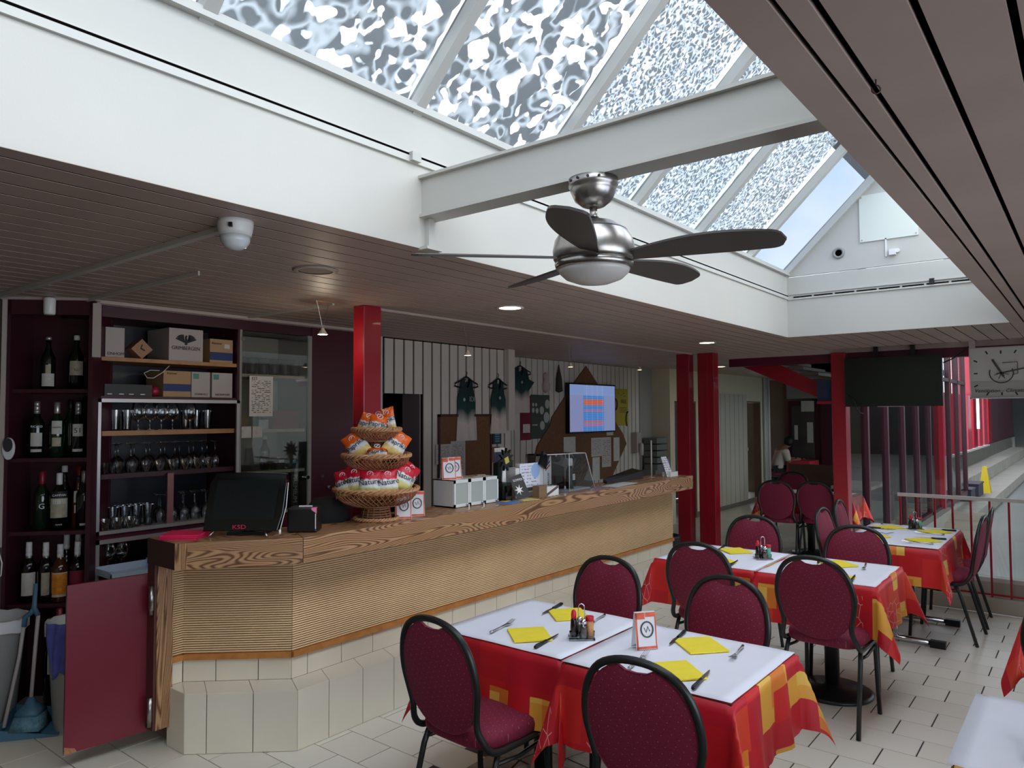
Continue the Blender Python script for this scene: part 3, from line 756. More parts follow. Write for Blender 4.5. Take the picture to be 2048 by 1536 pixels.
shelf(0.75, maroon_dk); shelf(0.1, maroon_dk)
def frame(z0, z1, w=0.022):
    for a, c in (((XB, Y0c+0.005, z1-w), (XB+0.015, Y1c-0.005, z1)), ((XB, Y0c+0.005, z0), (XB+0.015, Y1c-0.005, z0+w)),
                 ((XB, Y0c+0.005, z0), (XB+0.015, Y0c+0.005+w, z1)), ((XB, Y1c-0.005-w, z0), (XB+0.015, Y1c-0.005, z1))):
        b = MB(); b.box2(a, c); b.build('frame_bar', alu, bc, world=True)
frame(0.985, 1.808)
for a, c in (((XB, Y0c+0.005, 0.93), (XB+0.015, Y1c-0.005, 0.955)), ((XB, Y0c+0.005, 0.45), (XB+0.015, Y0c+0.03, 0.955)), ((XB, Y1c-0.03, 0.45), (XB+0.015, Y1c-0.005, 0.955))):
    b = MB(); b.box2(a, c); b.build('frame_bar', alu, bc, world=True)
b = MB(); b.box2((XB-0.01, 2.33, 1.0), (XB-0.0, 2.37, 1.33)); b.build('mullion', M('pale_pink', (150, 96, 96), 0.5), bc, world=True)

drink_glass = thin_glass('drinking_glass', (0.92, 0.94, 0.96), 2.6)
def glass_mesh(kind):
    b = MB()
    if kind == 'stem':      # stored upside down
        b.lathe([(0.030, 0.0), (0.036, 0.03), (0.037, 0.055), (0.028, 0.082), (0.010, 0.098), (0.004, 0.108), (0.004, 0.168), (0.010, 0.174), (0.032, 0.178), (0.032, 0.181)], n=16, caps=False)
    elif kind == 'balloon':
        b.lathe([(0.03, 0.181), (0.038, 0.15), (0.042, 0.11), (0.036, 0.075), (0.012, 0.055), (0.004, 0.048), (0.004, 0.012), (0.012, 0.006), (0.034, 0.002), (0.034, 0.0)], n=16, caps=False)
    elif kind == 'tumbler':
        b.lathe([(0.024, 0.0), (0.026, 0.003), (0.031, 0.10), (0.033, 0.13)], n=16); b.f.pop(); b.m.pop(); b.s.pop()
        b.lathe([(0.0235, 0.008), (0.030, 0.13)], n=16, caps=False)
    else:                   # short shot glass
        b.lathe([(0.02, 0.0), (0.028, 0.055), (0.03, 0.07)], n=14); b.f.pop(); b.m.pop(); b.s.pop()
        b.lathe([(0.012, 0.02), (0.027, 0.07)], n=14, caps=False)
    return b
gproto = {}
def glass(kind, name, x, y, z, label, group):
    if kind not in gproto:
        o = glass_mesh(kind).build(name, drink_glass); gproto[kind] = o
    else:
        o = gproto[kind].copy(); COL.objects.link(o); o.name = name
    o.location = (x, y, z); tag(o, label, 'glass', group)
ORD = ['first', 'second', 'third', 'fourth', 'fifth', 'sixth', 'seventh', 'eighth', 'ninth']
def row(kind, name, x, ys, z, what, where, group):
    for k, y in enumerate(ys):
        glass(kind, name, x, y, z, '%s %s from the left, %s' % (ORD[k], what, where), group)
row('tumbler', 'tumbler', -4.83, (2.05, 2.12, 2.66), 1.611, 'front-row tumbler', 'top glass shelf', 'tumblers on the top glass shelf')
row('tumbler', 'tumbler', -4.92, (2.13, 2.55, 2.63), 1.611, 'back-row tumbler', 'top glass shelf', 'tumblers on the top glass shelf')
row('balloon', 'wine_glass', -4.83, (2.19, 2.265, 2.34, 2.415), 1.611, 'upright balloon wine glass', 'top glass shelf', 'balloon glasses on the top glass shelf')
glass('balloon', 'wine_glass', -4.80, 2.52, 1.611, 'balloon wine glass standing apart right of the others, top glass shelf', 'balloon glasses on the top glass shelf')
row('stem', 'wine_glass', -4.80, [2.04+k*0.095 for k in range(8)], 1.346, 'upturned stemmed glass in the front row', 'middle glass shelf', 'upturned stemware on the middle glass shelf')
row('stem', 'wine_glass', -4.90, [2.10+k*0.1 for k in range(7)], 1.346, 'upturned stemmed glass in the back row', 'middle glass shelf', 'upturned stemware on the middle glass shelf')
row('shot', 'shot_glass', -4.745, [1.955+k*0.085 for k in range(9)], 1.346, 'small shot glass', 'front edge of the middle glass shelf', 'shot glasses on the middle glass shelf')
row('tumbler', 'tumbler', -4.79, [2.03+k*0.072 for k in range(4)], 1.003, 'front-row tumbler', 'lowest glass shelf', 'tumblers on the lowest glass shelf')
row('tumbler', 'tumbler', -4.87, [2.10+k*0.075 for k in range(3)], 1.003, 'back-row tumbler', 'lowest glass shelf', 'tumblers on the lowest glass shelf')
row('stem', 'wine_glass', -4.80, [2.33+k*0.078 for k in range(6)], 1.003, 'upturned stemmed glass in the front row', 'lowest glass shelf', 'upturned stemware on the lowest glass shelf')
row('stem', 'wine_glass', -4.89, [2.36+k*0.082 for k in range(5)], 1.003, 'upturned stemmed glass in the back row', 'lowest glass shelf', 'upturned stemware on the lowest glass shelf')
row('shot', 'shot_glass', -4.735, [1.96+k*0.075 for k in range(3)], 1.003, 'small shot glass', 'front edge of the lowest glass shelf', 'shot glasses on the lowest glass shelf')
row('balloon', 'wine_glass', -4.78, (2.0, 2.08), 0.751, 'wine glass', 'compartment under the glass shelves', 'wine glasses under the glass shelves')
b = MB(); b.box2((-4.70, 1.90, 0.752), (-4.50, 2.20, 0.758)); b.box2((-4.70, 1.90, 0.758), (-4.694, 2.20, 0.80)); b.box2((-4.506, 1.90, 0.758), (-4.50, 2.20, 0.78)); b.box2((-4.70, 1.90, 0.758), (-4.50, 1.906, 0.79)); b.box2((-4.70, 2.194, 0.758), (-4.50, 2.20, 0.81))
tag(b.build('drip_tray', M('pale_blue_plastic', (186, 204, 222), 0.3)), 'pale blue plastic tray sticking out below the glass shelves', 'tray')

# boxes on the cabinet
def carton(label, y0, y1, z0, z1, mat, depth=0.24, x1=-4.75, bands=(), txt=(), group='cartons on top of the bar cabinet'):
    t = thing('carton', label, 'box', (x1-depth/2, (y0+y1)/2, z0), group=group)
    b = MB(); b.box2((x1-depth, y0, z0), (x1, y1, z1)); b.build('carton_body', mat, t, world=True)
    for (a, c, m2) in bands:
        b = MB(); b.box2((x1, y0, z0+(z1-z0)*a), (x1+0.0012, y1, z0+(z1-z0)*c)); b.build('printed_band', m2, t, world=True)
    for (s, yy, zz, size, m2) in txt:
        text('lettering', s, size, m2, t, (x1+0.0022, y0+(y1-y0)*yy, z0+(z1-z0)*zz), Y3, Z3)
    return t
ctn = M('carton_white', (180, 169, 163), 0.75, noise=(4, 0.04))
ctn_b = M('carton_brown', (176, 142, 104), 0.8, noise=(5, 0.05))
blue_band = M('carton_blue', (36, 52, 104), 0.6)
teal = M('carton_teal', (70, 140, 124), 0.6)
carton('white carton with dark lettering at the left end of the top shelf', 1.95, 2.063, 2.066, 2.252, ctn, 0.06, txt=[('EINHOFF', 0.55, 0.12, 0.026, ink)])
gt = carton('white carton printed with a spread-winged bird emblem', 2.345, 2.579, 2.066, 2.283, ctn, 0.3)
text('lettering', 'GRIMBERGEN', 0.034, ink, gt, (-4.7478, 2.46, 2.152), Y3, Z3, xs=0.95)
bird = MB()
for s in (-1, 1):
    for k in range(5):
        a = R(20+k*14); r0, r1 = 0.012, 0.062-0.004*k
        p = [(s*(0.006+0.004*k), 0.0), (s*(0.006+r1*math.cos(a)), r1*math.sin(a)), (s*(0.014+r1*math.cos(a-R(8))*0.98), r1*math.sin(a-R(8))*0.98), (s*0.012, -0.012+0.002*k)]
        bird.plate(p, (-4.7493, 2.46, 2.20), Y3, Z3, 0.0006+0.0002*k)
bird.plate([(-0.008, -0.02), (0.008, -0.02), (0.012, 0.01), (0.004, 0.03), (0.010, 0.038), (0.0, 0.046), (-0.008, 0.036), (-0.010, 0.008)], (-4.7493, 2.46, 2.195), Y3, Z3, 0.0012)
bird.build('emblem', ink, gt, world=True)
ct = carton('small brown and blue carton with white sticker, right end of top shelf', 2.63, 2.80, 2.066, 2.232, ctn_b, bands=[(0.12, 0.45, blue_band)], txt=[('Klettner', 0.3, 0.82, 0.022, ink)])
sheet('sticker', lab_w, ct, (-4.7485, 2.755, 2.185), Y3, Z3, 0.04, 0.03)
t = thing('carton', 'brown cube standing on its corner with a clock-hand mark', 'box', (-4.80, 2.172, 2.066))
b = MB(); b.plate([(-0.068, 0.062), (0, 0), (0.068, 0.062), (0, 0.128)], (-4.85, 2.172, 2.066), Y3, Z3, 0.10); b.build('carton_body', M('carton_tan', (168, 128, 100), 0.8), t, world=True)
b = MB(); b.plate([(-0.012, 0.064), (0.014, 0.05), (0.02, 0.056), (-0.004, 0.07), (0.004, 0.09), (-0.003, 0.092)], (-4.7495, 2.172, 2.066), Y3, Z3, 0.001); b.build('mark', ink, t, world=True)
carton('brown and blue carton in the middle of the second row', 2.312, 2.498, 1.826, 1.998, ctn_b, bands=[(0.22, 0.5, blue_band)], txt=[('Klettner', 0.3, 0.9, 0.02, ink)])
for y0, y1, s, lb in ((2.503, 2.633, 'STEINHOLZ', 'pale carton with teal corner mark, left of the pair in the second row'), (2.648, 2.80, 'RIEDENMARK', 'pale carton with teal corner mark, right end of the second row')):
    c = carton(lb, y0, y1, 1.826, 1.998, ctn, txt=[(s, 0.52, 0.12, 0.018, ink)])
    sheet('corner_mark', teal, c, (-4.749, y0+0.03, 1.968), Y3, Z3, 0.04, 0.035)
t = thing('amplifier', 'black amplifier with small white markings on the second row', 'device', (-4.88, 2.09, 1.826))
b = MB(); b.box2((-4.80, 1.95, 1.826), (-4.75, 2.24, 1.90)); b.build('case', black_pl, t, world=True)
b = MB()
for yy in (1.98, 2.05, 2.11, 2.18): b.box2((-4.75, yy-0.014, 1.836), (-4.7485, yy+0.014, 1.841))
b.build('marking', white_ink, t, world=True)
b = MB(); b.lathe([(0.004, 0), (0.028, 0.015), (0.034, 0.035), (0.026, 0.06), (0.004, 0.07)], (-4.77, 2.262, 1.826), 14); tag(b.build('red_bell', M('red_ball', (150, 20, 50), 0.4)), 'small red ball-shaped thing beside the black amplifier', 'ornament')
b = MB(); b.tube([(-4.74, 2.345, 2.03), (-4.735, 2.30, 1.985), (-4.735, 2.24, 1.945), (-4.735, 2.20, 1.945), (-4.735, 2.18, 1.975), (-4.735, 2.22, 1.995), (-4.74, 2.28, 1.995)], 0.0025, 6); tag(b.build('cable', white_pl), 'thin white cable looping below the carton shelf', 'cable')

# ------------------------------------------------------------------ glazed display cabinet
dc = thing('display_cabinet', 'grey cabinet with a glass door between bar shelving and maroon wall', 'cabinet', (-4.9, 3.13, 0))
grey_in = M('cabinet_grey', (150, 146, 138), 0.6)
b = MB(); b.box2((-5.11, 2.832, 0), (XB, 2.85, 2.31)); b.box2((-5.11, 3.40, 0), (XB, 3.44, 2.31)); b.build('side_panel', grey_in, dc, world=True)
b = MB(); b.box2((-5.12, 2.85, 0), (-5.10, 3.40, 2.31)); b.build('back_panel', grey_in, dc, world=True)
for z in (2.0, 1.60, 1.298, 1.0):
    b = MB(); b.box2((-5.10, 2.85, z-0.022), (XB-0.03, 3.40, z)); b.build('shelf_board', M('shelf_pale', (190, 176, 156), 0.5), dc, world=True)
b = MB(); b.box2((-5.10, 2.85, 0.0), (XB-0.02, 3.40, 0.97)); b.build('base_box', maroon, dc, world=True)
b = MB(); b.box2((XB-0.004, 2.845, 1.02), (XB+0.002, 3.41, 2.30)); gd = b.build('glass_door', thin_glass('cabinet_glass', (0.9, 0.92, 0.9), 2.0), dc, world=True)
b = MB()
for z in (1.10, 2.245): b.cyl((XB, 2.85, z), (XB+0.012, 2.85, z), 0.012, n=10)
b.cyl((XB, 3.395, 1.23), (XB+0.025, 3.395, 1.23), 0.014, n=10); b.build('hinge', chrome, gd, world=True)
sh = sheet('price_list', stripes_uv('printed_list', (222, 214, 204), (60, 56, 56), 22), None, (XB+0.006, 3.0, 1.84), Y3, Z3, 0.19, 0.29)
tag(sh, 'printed white price list taped on the glass door', 'paper')
text('lettering', 'EST', 0.03, ink, sh, (XB+0.0085, 2.945, 1.965), Y3, Z3)
for k, y in enumerate((2.886, 2.972)):
    n = sheet('note', lab_w, None, (XB+0.005, y, 1.583), Y3, Z3, 0.078, 0.08); tag(n, 'small blank note on the glass door, %s of the pair' % ('left' if k == 0 else 'right'), 'paper', 'notes on the glass door')
cupm = M('dark_cup', (44, 42, 42), 0.4)
for k in range(6):
    b = MB(); b.lathe([(0.032, 0), (0.036, 0.02), (0.042, 0.12), (0.044, 0.125)], (-4.82, 2.90+k*0.093, 2.0), 14)
    tag(b.build('paper_cup', cupm), '%s dark cup from the left, top shelf behind glass' % ORD[k], 'cup', 'dark cups on the top shelf behind glass')
b = MB(); b.box2((-5.0, 3.17, 1.60), (-4.80, 3.385, 1.735)); b.box2((-4.80, 3.17, 1.625), (-4.797, 3.385, 1.63)); tag(b.build('red_box', M('matt_red', (132, 24, 48), 0.5)), 'red box on the middle shelf behind the glass door', 'box')
b = MB(); b.box2((-4.85, 3.07, 1.60), (-4.84, 3.15, 1.67)); tag(b.build('card', lab_w), 'white card leaning left of the red box', 'card')
b = MB(); b.box2((-4.86, 2.91, 1.60), (-4.82, 2.97, 1.70)); tag(b.build('yellow_box', M('mustard', (150, 128, 60), 0.6)), 'small mustard coloured box behind the price list', 'box')
bottle('cola_bottle', 'dark curvy cola bottle on the third shelf behind glass', (-4.84, 3.12, 1.299), 0.25, 0.036, g_dark, cap_w, 0.025, [], [('KEY', 0.52, 0.022, white_ink)])
b = MB(); b.box2((-5.0, 2.87, 1.299), (-4.80, 3.05, 1.33)); tag(b.build('black_case', black_pl), 'flat black case left of the cola bottle behind glass', 'case')
b = MB(); b.box2((-4.86, 3.18, 1.299), (-4.78, 3.38, 1.335)); tag(b.build('black_case', black_pl), 'flat black case right of the cola bottle behind glass', 'case')
t = thing('label_printer_box', 'small black boxes with white labels right of the cola bottle', 'box', (-4.85, 3.28, 1.336))
b = MB(); b.box2((-4.90, 3.20, 1.336), (-4.80, 3.30, 1.375)); b.build('lower_box', black_pl, t, world=True)
b = MB(); b.box2((-4.798, 3.215, 1.345), (-4.796, 3.26, 1.368)); b.box2((-4.90, 3.21, 1.376), (-4.82, 3.25, 1.386)); b.build('white_label', lab_w, t, world=True)
b = MB(); b.add([(-4.80, 3.33, 1.336), (-4.80, 3.375, 1.336), (-4.80, 3.355, 1.37), (-4.83, 3.33, 1.336), (-4.83, 3.375, 1.336), (-4.83, 3.355, 1.37)], [(0, 1, 2), (3, 5, 4), (0, 3, 4, 1), (1, 4, 5, 2), (2, 5, 3, 0)]); tag(b.build('blue_tag', M('turquoise', (70, 170, 190), 0.5)), 'turquoise folded tag at the right of the third shelf', 'tag')
t = thing('book', 'thick dark book standing upright with pale vertical title', 'book', (-4.86, 3.345, 1.0))
b = MB(); b.box2((-4.95, 3.31, 1.0), (-4.78, 3.375, 1.272)); b.build('cover', M('book_grey', (62, 64, 60), 0.6), t, world=True)
text('lettering', 'PREMIUM', 0.052, lab_w, t, (-4.778, 3.343, 1.145), (0, 0, -1), Y3)
b = MB(); b.lathe([(0.018, 0), (0.024, 0.004), (0.016, 0.02), (0.01, 0.03)], (0, 0, 0), 14); k = b.build('door_knob', chrome); k.location = (-4.71, 3.60, 1.14); k.rotation_euler = (0, R(90), 0); tag(k, 'round metal knob on the maroon wall panel', 'knob')
b = MB(); b.cyl((-4.71, 3.54, 1.225), (-4.70, 3.54, 1.225), 0.012, n=12); tag(b.build('lock', chrome), 'small round lock on the maroon wall panel', 'lock')

# ------------------------------------------------------------------ cleaning corner
binm = M('bin_plastic', (176, 176, 172), 0.45, noise=(5, 0.06))
def bin_(label, c, rt, rb, h):
    t = thing('waste_bin', label, 'bin', (c[0], c[1], 0))
    b = MB(); b.lathe([(rb, 0.0), (rt*0.97, h*0.93), (rt*1.05, h*0.94), (rt*1.05, h), (rt*0.98, h), (rb*0.95, 0.02)], (c[0], c[1], 0.0), 24); b.build('tub', binm, t, world=True)
    b = MB(); b.lathe([(rt*1.06, h-0.06), (rt*1.07, h+0.004), (rt*0.97, h+0.006), (rt*0.9, h-0.1), (rt*0.6, h-0.2)], (c[0], c[1], 0.0), 24, caps=False)
    b.v = [(x, y, z+0.006*math.sin(x*140)+0.006*math.cos(y*160)) for x, y, z in b.v]; b.build('bag_liner', M('bin_liner', (205, 206, 206), 0.35), t, world=True)
    return t
bin_('grey waste bin with liner at the left edge', (-4.74, 1.38), 0.17, 0.12, 0.60)
bin_('grey waste bin with a blue cloth on its rim', (-4.42, 1.68), 0.13, 0.09, 0.585)
b = MB()
def clothfn(u, v):
    x = -4.355-0.0+0.02*math.sin(v*9)+0.02*math.sin(u*11); 
    a = R(-75+u*50); rr = 0.145+0.008*math.sin(u*14+v*4)+0.02*(1-v)*0
    w = 0.5+0.5*(1-v)
    a = R(-50)+(u-0.5)*R(60)*w
    return (-4.42+rr*math.cos(a), 1.68+rr*math.sin(a), 0.60-v*0.27-0.02*math.sin(u*7)*v)
b.grid(clothfn, 14, 12); o = b.build('cleaning_cloth', M('blue_microfibre', (88, 92, 168), 0.95, noise=(20, 0.15)))
o.modifiers.new('thick', 'SOLIDIFY').thickness = 0.004
tag(o, 'blue cleaning cloth hanging over the rim of the smaller bin', 'cloth')
bl_pl = M('petrol_plastic', (70, 108, 132), 0.45)
t = thing('broom', 'petrol blue long-handled broom leaning by the bins', 'broom', (-4.50, 1.50, 0.08))
b = MB(); b.tube([(-4.50, 1.505, 0.20), (-4.53, 1.54, 0.62)], 0.010, 8); b.build('handle', M('handle_grey', (176, 166, 164), 0.4), t, world=True)
b = MB(); b.tube([(-4.53, 1.54, 0.62), (-4.545, 1.525, 0.66), (-4.545, 1.53, 0.79)], [0.013, 0.013, 0.010], 8); b.build('grip', bl_pl, t, world=True)
b = MB(); b.lathe([(0.018, 0.20), (0.03, 0.17), (0.075, 0.135), (0.08, 0.115)], (-4.50, 1.505, 0), 4); b.build('head', bl_pl, t, world=True)
b = MB(); b.lathe([(0.078, 0.115), (0.105, 0.045)], (-4.50, 1.505, 0), 4)
b.build('bristles', M('bristle_blue', (92, 132, 150), 0.8, noise=(60, 0.3)), t, world=True)
t = thing('dustpan', 'petrol blue dustpan with tall handle standing on the floor', 'dustpan', (-4.55, 1.48, 0))
b = MB()
def dp(a, d, z): q = Vector((-4.60, 1.44, 0))+CD*a+CN*d; return (q.x, q.y, z)
b.add([dp(-0.02, 0.10, 0), dp(0.27, 0.07, 0.004), dp(0.24, -0.10, 0.05), dp(-0.01, -0.08, 0.07), dp(-0.02, 0.10, 0.06), dp(0.27, 0.07, 0.008), dp(0.24, -0.10, 0.09), dp(-0.01, -0.08, 0.13)],
      [(0, 3, 2, 1), (0, 1, 5, 4), (3, 0, 4, 7), (2, 3, 7, 6), (1, 2, 6, 5)]); b.build('pan', bl_pl, t, world=True)
o = t.children[0].modifiers.new('thick', 'SOLIDIFY'); o.thickness = 0.006
b = MB(); b.tube([dp(0.0, 0.06, 0.06), dp(0.03, -0.02, 0.40), dp(0.045, -0.03, 0.58)], 0.010, 8); b.build('handle', M('handle_grey', (176, 166, 164)), t, world=True)
b = MB(); b.tube([dp(0.045, -0.03, 0.56), dp(0.05, -0.03, 0.61), dp(0.085, -0.02, 0.635), dp(0.10, -0.02, 0.66)], 0.014, 8); b.build('grip', bl_pl, t, world=True)
b = MB(); b.tube([(-4.93, 1.47, 1.0), (-4.90, 1.46, 0.93), (-4.88, 1.47, 0.87), (-4.89, 1.47, 0.80), (-4.93, 1.45, 0.76), (-4.97, 1.43, 0.74)], 0.004, 6); tag(b.build('power_cable', white_pl), 'white cable hanging at the left edge beside the shelf', 'cable')
# ------------------------------------------------------------------ bar counter
PL = [(-3.80, 1.893), (-3.628, 1.896), (-3.212, 2.273), (-3.205, 6.86)]      # tiled plinth front line
PN = [(-3.80, 1.905), (-3.80, 1.975), (-3.382, 2.354), (-3.376, 6.84)]         # panel front line above it
HP, HT = 0.30, 0.414
ctile = M('counter_tile', (222, 213, 193), 0.3, noise=(2.5, 0.05))
bcn = thing('bar_counter', 'long wooden bar counter with reeded front on a tiled step', 'counter', (-3.5, 3.0, 0))
b = MB(); b.prism(PL+[(-3.585, 6.86), (-3.585, 2.5), (-3.80, 2.3)], 0.0, HP-0.008)
b.v = [(x-0.010 if x > -3.58 else x, y+0.008, z) for x, y, z in b.v]; b.build('plinth_core', grout, bcn, world=True)
b = MB(); b.prism([(p[0]-0.02, p[1]+0.012) for p in PN]+[(-3.59, 6.82), (-3.59, 2.6), (-3.80, 2.35)], HP-0.02, 0.955); b.build('carcass', M('carcass_dark', (70, 48, 34), 0.7), bcn, world=True)
def seg_pts(a, c, s0, s1):
    a, c = Vector((a[0], a[1], 0)), Vector((c[0], c[1], 0)); d = (c-a).normalized(); n = Vector((d.y, -d.x, 0))
    return a+d*s0, a+d*s1, n
def vtile(a, c, s0, s1, z0, z1, t=0.008, g=0.0022):
    p, q, n = seg_pts(a, c, s0+g, s1-g)
    b = MB(); vs = []
    for w in (p, q):
        for z in (z0+g, z1-g):
            vs += [w-n*t+Vector((0, 0, z)), w+Vector((0, 0, z))]
    b.add(vs, [(1, 5, 7, 3), (0, 2, 6, 4), (0, 1, 3, 2), (4, 6, 7, 5), (2, 3, 7, 6), (0, 4, 5, 1)])
    b.build('tile', ctile, bcn, world=True)
def slen(a, c): return math.hypot(c[0]-a[0], c[1]-a[1])
cuts = {0: [0, slen(PL[0], PL[1])], 1: [0, 0.11, 0.34, slen(PL[1], PL[2])]}
l2 = slen(PL[2], PL[3]); cc = [0, 0.195]
while cc[-1]+0.229 < l2: cc.append(cc[-1]+0.229)
cc.append(l2); cuts[2] = cc
for s in range(3):
    for i in range(len(cuts[s])-1):
        vtile(PL[s], PL[s+1], cuts[s][i], cuts[s][i+1], 0, HP)
# step tiles: from the plinth edge to the panel
def lerp2(a, c, t): return (a[0]+(c[0]-a[0])*t, a[1]+(c[1]-a[1])*t)
for s in range(3):
    L0 = slen(PL[s], PL[s+1])
    for i in range(len(cuts[s])-1):
        t0, t1 = cuts[s][i]/L0, cuts[s][i+1]/L0
        q = [lerp2(PL[s], PL[s+1], t0), lerp2(PL[s], PL[s+1], t1), lerp2(PN[s], PN[s+1], t1), lerp2(PN[s], PN[s+1], t0)]
        cx = sum(p[0] for p in q)/4; cyy = sum(p[1] for p in q)/4
        q = [(cx+(p[0]-cx)*0.985, cyy+(p[1]-cyy)*0.985) for p in q]
        b = MB(); b.prism(q, HP-0.008, HP+0.001); b.build('tile', ctile, bcn, world=True)
cuts2 = {0: [0, slen(PN[0], PN[1])], 1: [0, 0.17, 0.39, slen(PN[1], PN[2])]}
l2 = slen(PN[2], PN[3]); cc = [0, 0.10]
while cc[-1]+0.229 < l2: cc.append(cc[-1]+0.229)
cc.append(l2); cuts2[2] = cc
for s in range(3):
    for i in range(len(cuts2[s])-1):
        vtile(PN[s], PN[s+1], cuts2[s][i], cuts2[s][i+1], HP, HT)
# oak trim and reeded panels
for s in range(3):
    a, c = PN[s], PN[s+1]; p, q, n = seg_pts(a, c, 0, slen(a, c))
    b = MB(); b.tube([p+n*0.004+Vector((0, 0, HT+0.018)), q+n*0.004+Vector((0, 0, HT+0.018))], 0.021, 4); b.build('oak_trim', trim_wood, bcn, world=True)
    nr = 42; z0, z1 = HT+0.032, 0.952; ph = (z1-z0)/nr
    prof = []
    for k in range(nr):
        z = z0+k*ph
        prof += [(-0.004, z), (-0.004, z+ph*0.24), (0.002, z+ph*0.26), (0.0055, z+ph*0.45), (0.0058, z+ph*0.62), (0.0045, z+ph*0.82), (0.002, z+ph*0.98)]
    vs = []
    for w in (p, q):
        for o_, z in prof: vs.append(w+n*(o_-0.002)+Vector((0, 0, z)))
    m = len(prof)
    b = MB(); b.add(vs, [(i, m+i, m+i+1, i+1) for i in range(m-1)]); b.m = [1 if i % 7 in (0, 1, 6) else 0 for i in range(m-1)]; b.build('reeded_panel', [reed_m, M('reed_groove_shade', (120, 84, 54), 0.7)], bcn, world=True)  # groove faces coloured darker to put shade between the ribs
b = MB(); b.box2((-3.83, 1.822, 0.105), (-3.772, 1.905, 0.955)); b.build('end_post', wenge_e, bcn, world=True)
b = MB(); b.box2((-3.855, 1.81, 0.105), (-3.779, 1.8215, 0.955)); b.build('hinge_post', M('hinge_post_brown', (84, 48, 40), 0.5), bcn, world=True)
b = MB(); b.box2((-3.90, 1.99, 0.0), (-3.83, 2.3, 0.95)); b.build('end_panel', M('carcass_dark', (70, 48, 34)), bcn, world=True)

wt = thing('bar_worktop', 'thick striped-grain wooden bar top with mitred corner', 'worktop', (-3.4, 3.0, 0.95))
ZT = 1.08
left = [(-3.80, 1.785), (-3.52, 1.782), (-3.152, 2.255), (-3.53, 2.43), (-3.72, 2.2), (-3.80, 2.2)]
b = MB(); b.prism(left, 0.95, ZT); b.build('angled_section', wenge_d, wt, world=True, bevel=0.003)
b = MB(); b.prism([(-3.152, 2.258), (-3.165, 6.88), (-3.53, 6.88), (-3.53, 2.433)], 0.95, ZT); b.build('long_section', wenge, wt, world=True, bevel=0.003)
b = MB(); b.box2((-3.799, 1.7805, 0.951), (-3.523, 1.786, ZT-0.001)); b.build('end_face', M('end_face_brown', (62, 40, 28), 0.6), wt, world=True)  # dark laminate with the shadow on this end put into its brown
b = MB(); p, q, n = seg_pts(left[1], left[2], 0, 0.055); vs = []
for w in (p, q):
    for z in (0.951, ZT-0.001): vs += [w-n*0.01+Vector((0, 0, z)), w+n*0.0025+Vector((0, 0, z))]
b.add(vs, [(1, 5, 7, 3), (0, 2, 6, 4), (0, 1, 3, 2), (4, 6, 7, 5), (2, 3, 7, 6), (0, 4, 5, 1)]); b.build('edge_lipping', wenge_e, wt, world=True)

sd = thing('swing_door', 'dark red half-height swing door at the left end of the counter', 'door', (-3.87, 1.64, 0.09))
hA, hB = Vector((-3.853, 1.835, 0)), Vector((-3.895, 1.446, 0)); dd = (hB-hA).normalized(); dn = Vector((dd.y, -dd.x, 0))*-1
if dn.x < 0: dn = -dn
def dpt(s, o, z): q = hA+dd*s+dn*o; return (q.x, q.y, z)
W = (hB-hA).length
def dbox(b, s0, s1, o0, o1, z0, z1):
    vs = [dpt(s, o, z) for s in (s0, s1) for o in (o0, o1) for z in (z0, z1)]
    b.add(vs, [(0, 1, 3, 2), (4, 6, 7, 5), (0, 4, 5, 1), (2, 3, 7, 6), (0, 2, 6, 4), (1, 5, 7, 3)])
b = MB(); dbox(b, 0.005, W, -0.02, 0, 0.085, 0.885); b.build('leaf', M('door_laminate', (112, 26, 42), 0.35, noise=(1.5, 0.06)), sd, world=True)
chip = M('chipboard', (170, 118, 84), 0.9, noise=(160, 0.3), bump=(200, 0.5))
b = MB(); vs = [dpt(W, 0.0008, 0.085), dpt(W-0.055, 0.0008, 0.085), dpt(W-0.045, 0.0008, 0.104), dpt(W-0.02, 0.0008, 0.112), dpt(W, 0.0008, 0.12)]; b.add(vs, [(0, 1, 2, 3, 4)]); b.build('chipped_corner', chip, sd, world=True)
for z0, z1 in ((0.69, 0.835), (0.13, 0.275)):
    b = MB(); p = Vector((-3.786, 1.798, 0)); b.tube([p+Vector((0, 0, z0)), p+Vector((0, 0, z0+0.02)), p+Vector((0, 0, z0+0.021)), p+Vector((0, 0, z1))], [0.011, 0.011, 0.013, 0.013], 12); b.build('hinge', steel, sd, world=True)

# ------------------------------------------------------------------ things on the counter
napm = M('pink_napkin', (222, 22, 84), 0.8, noise=(30, 0.05))
t = thing('napkin_stack', 'stack of bright pink paper napkins at the left end of the bar', 'napkins', (-3.68, 1.90, ZT))
for k in range(3):
    b = MB(); q = Matrix.Rotation(R(38+k*3), 3, 'Z'); b.box((-3.665+0.004*k, 1.905, ZT+0.004+k*0.0085), (0.19, 0.17, 0.0075), mat=q); b.build('napkin', napm, t, world=True)

pm = thing('till_monitor', 'black touch-screen till monitor standing on the bar', 'monitor', (-3.455, 2.115, ZT), R(39.5))
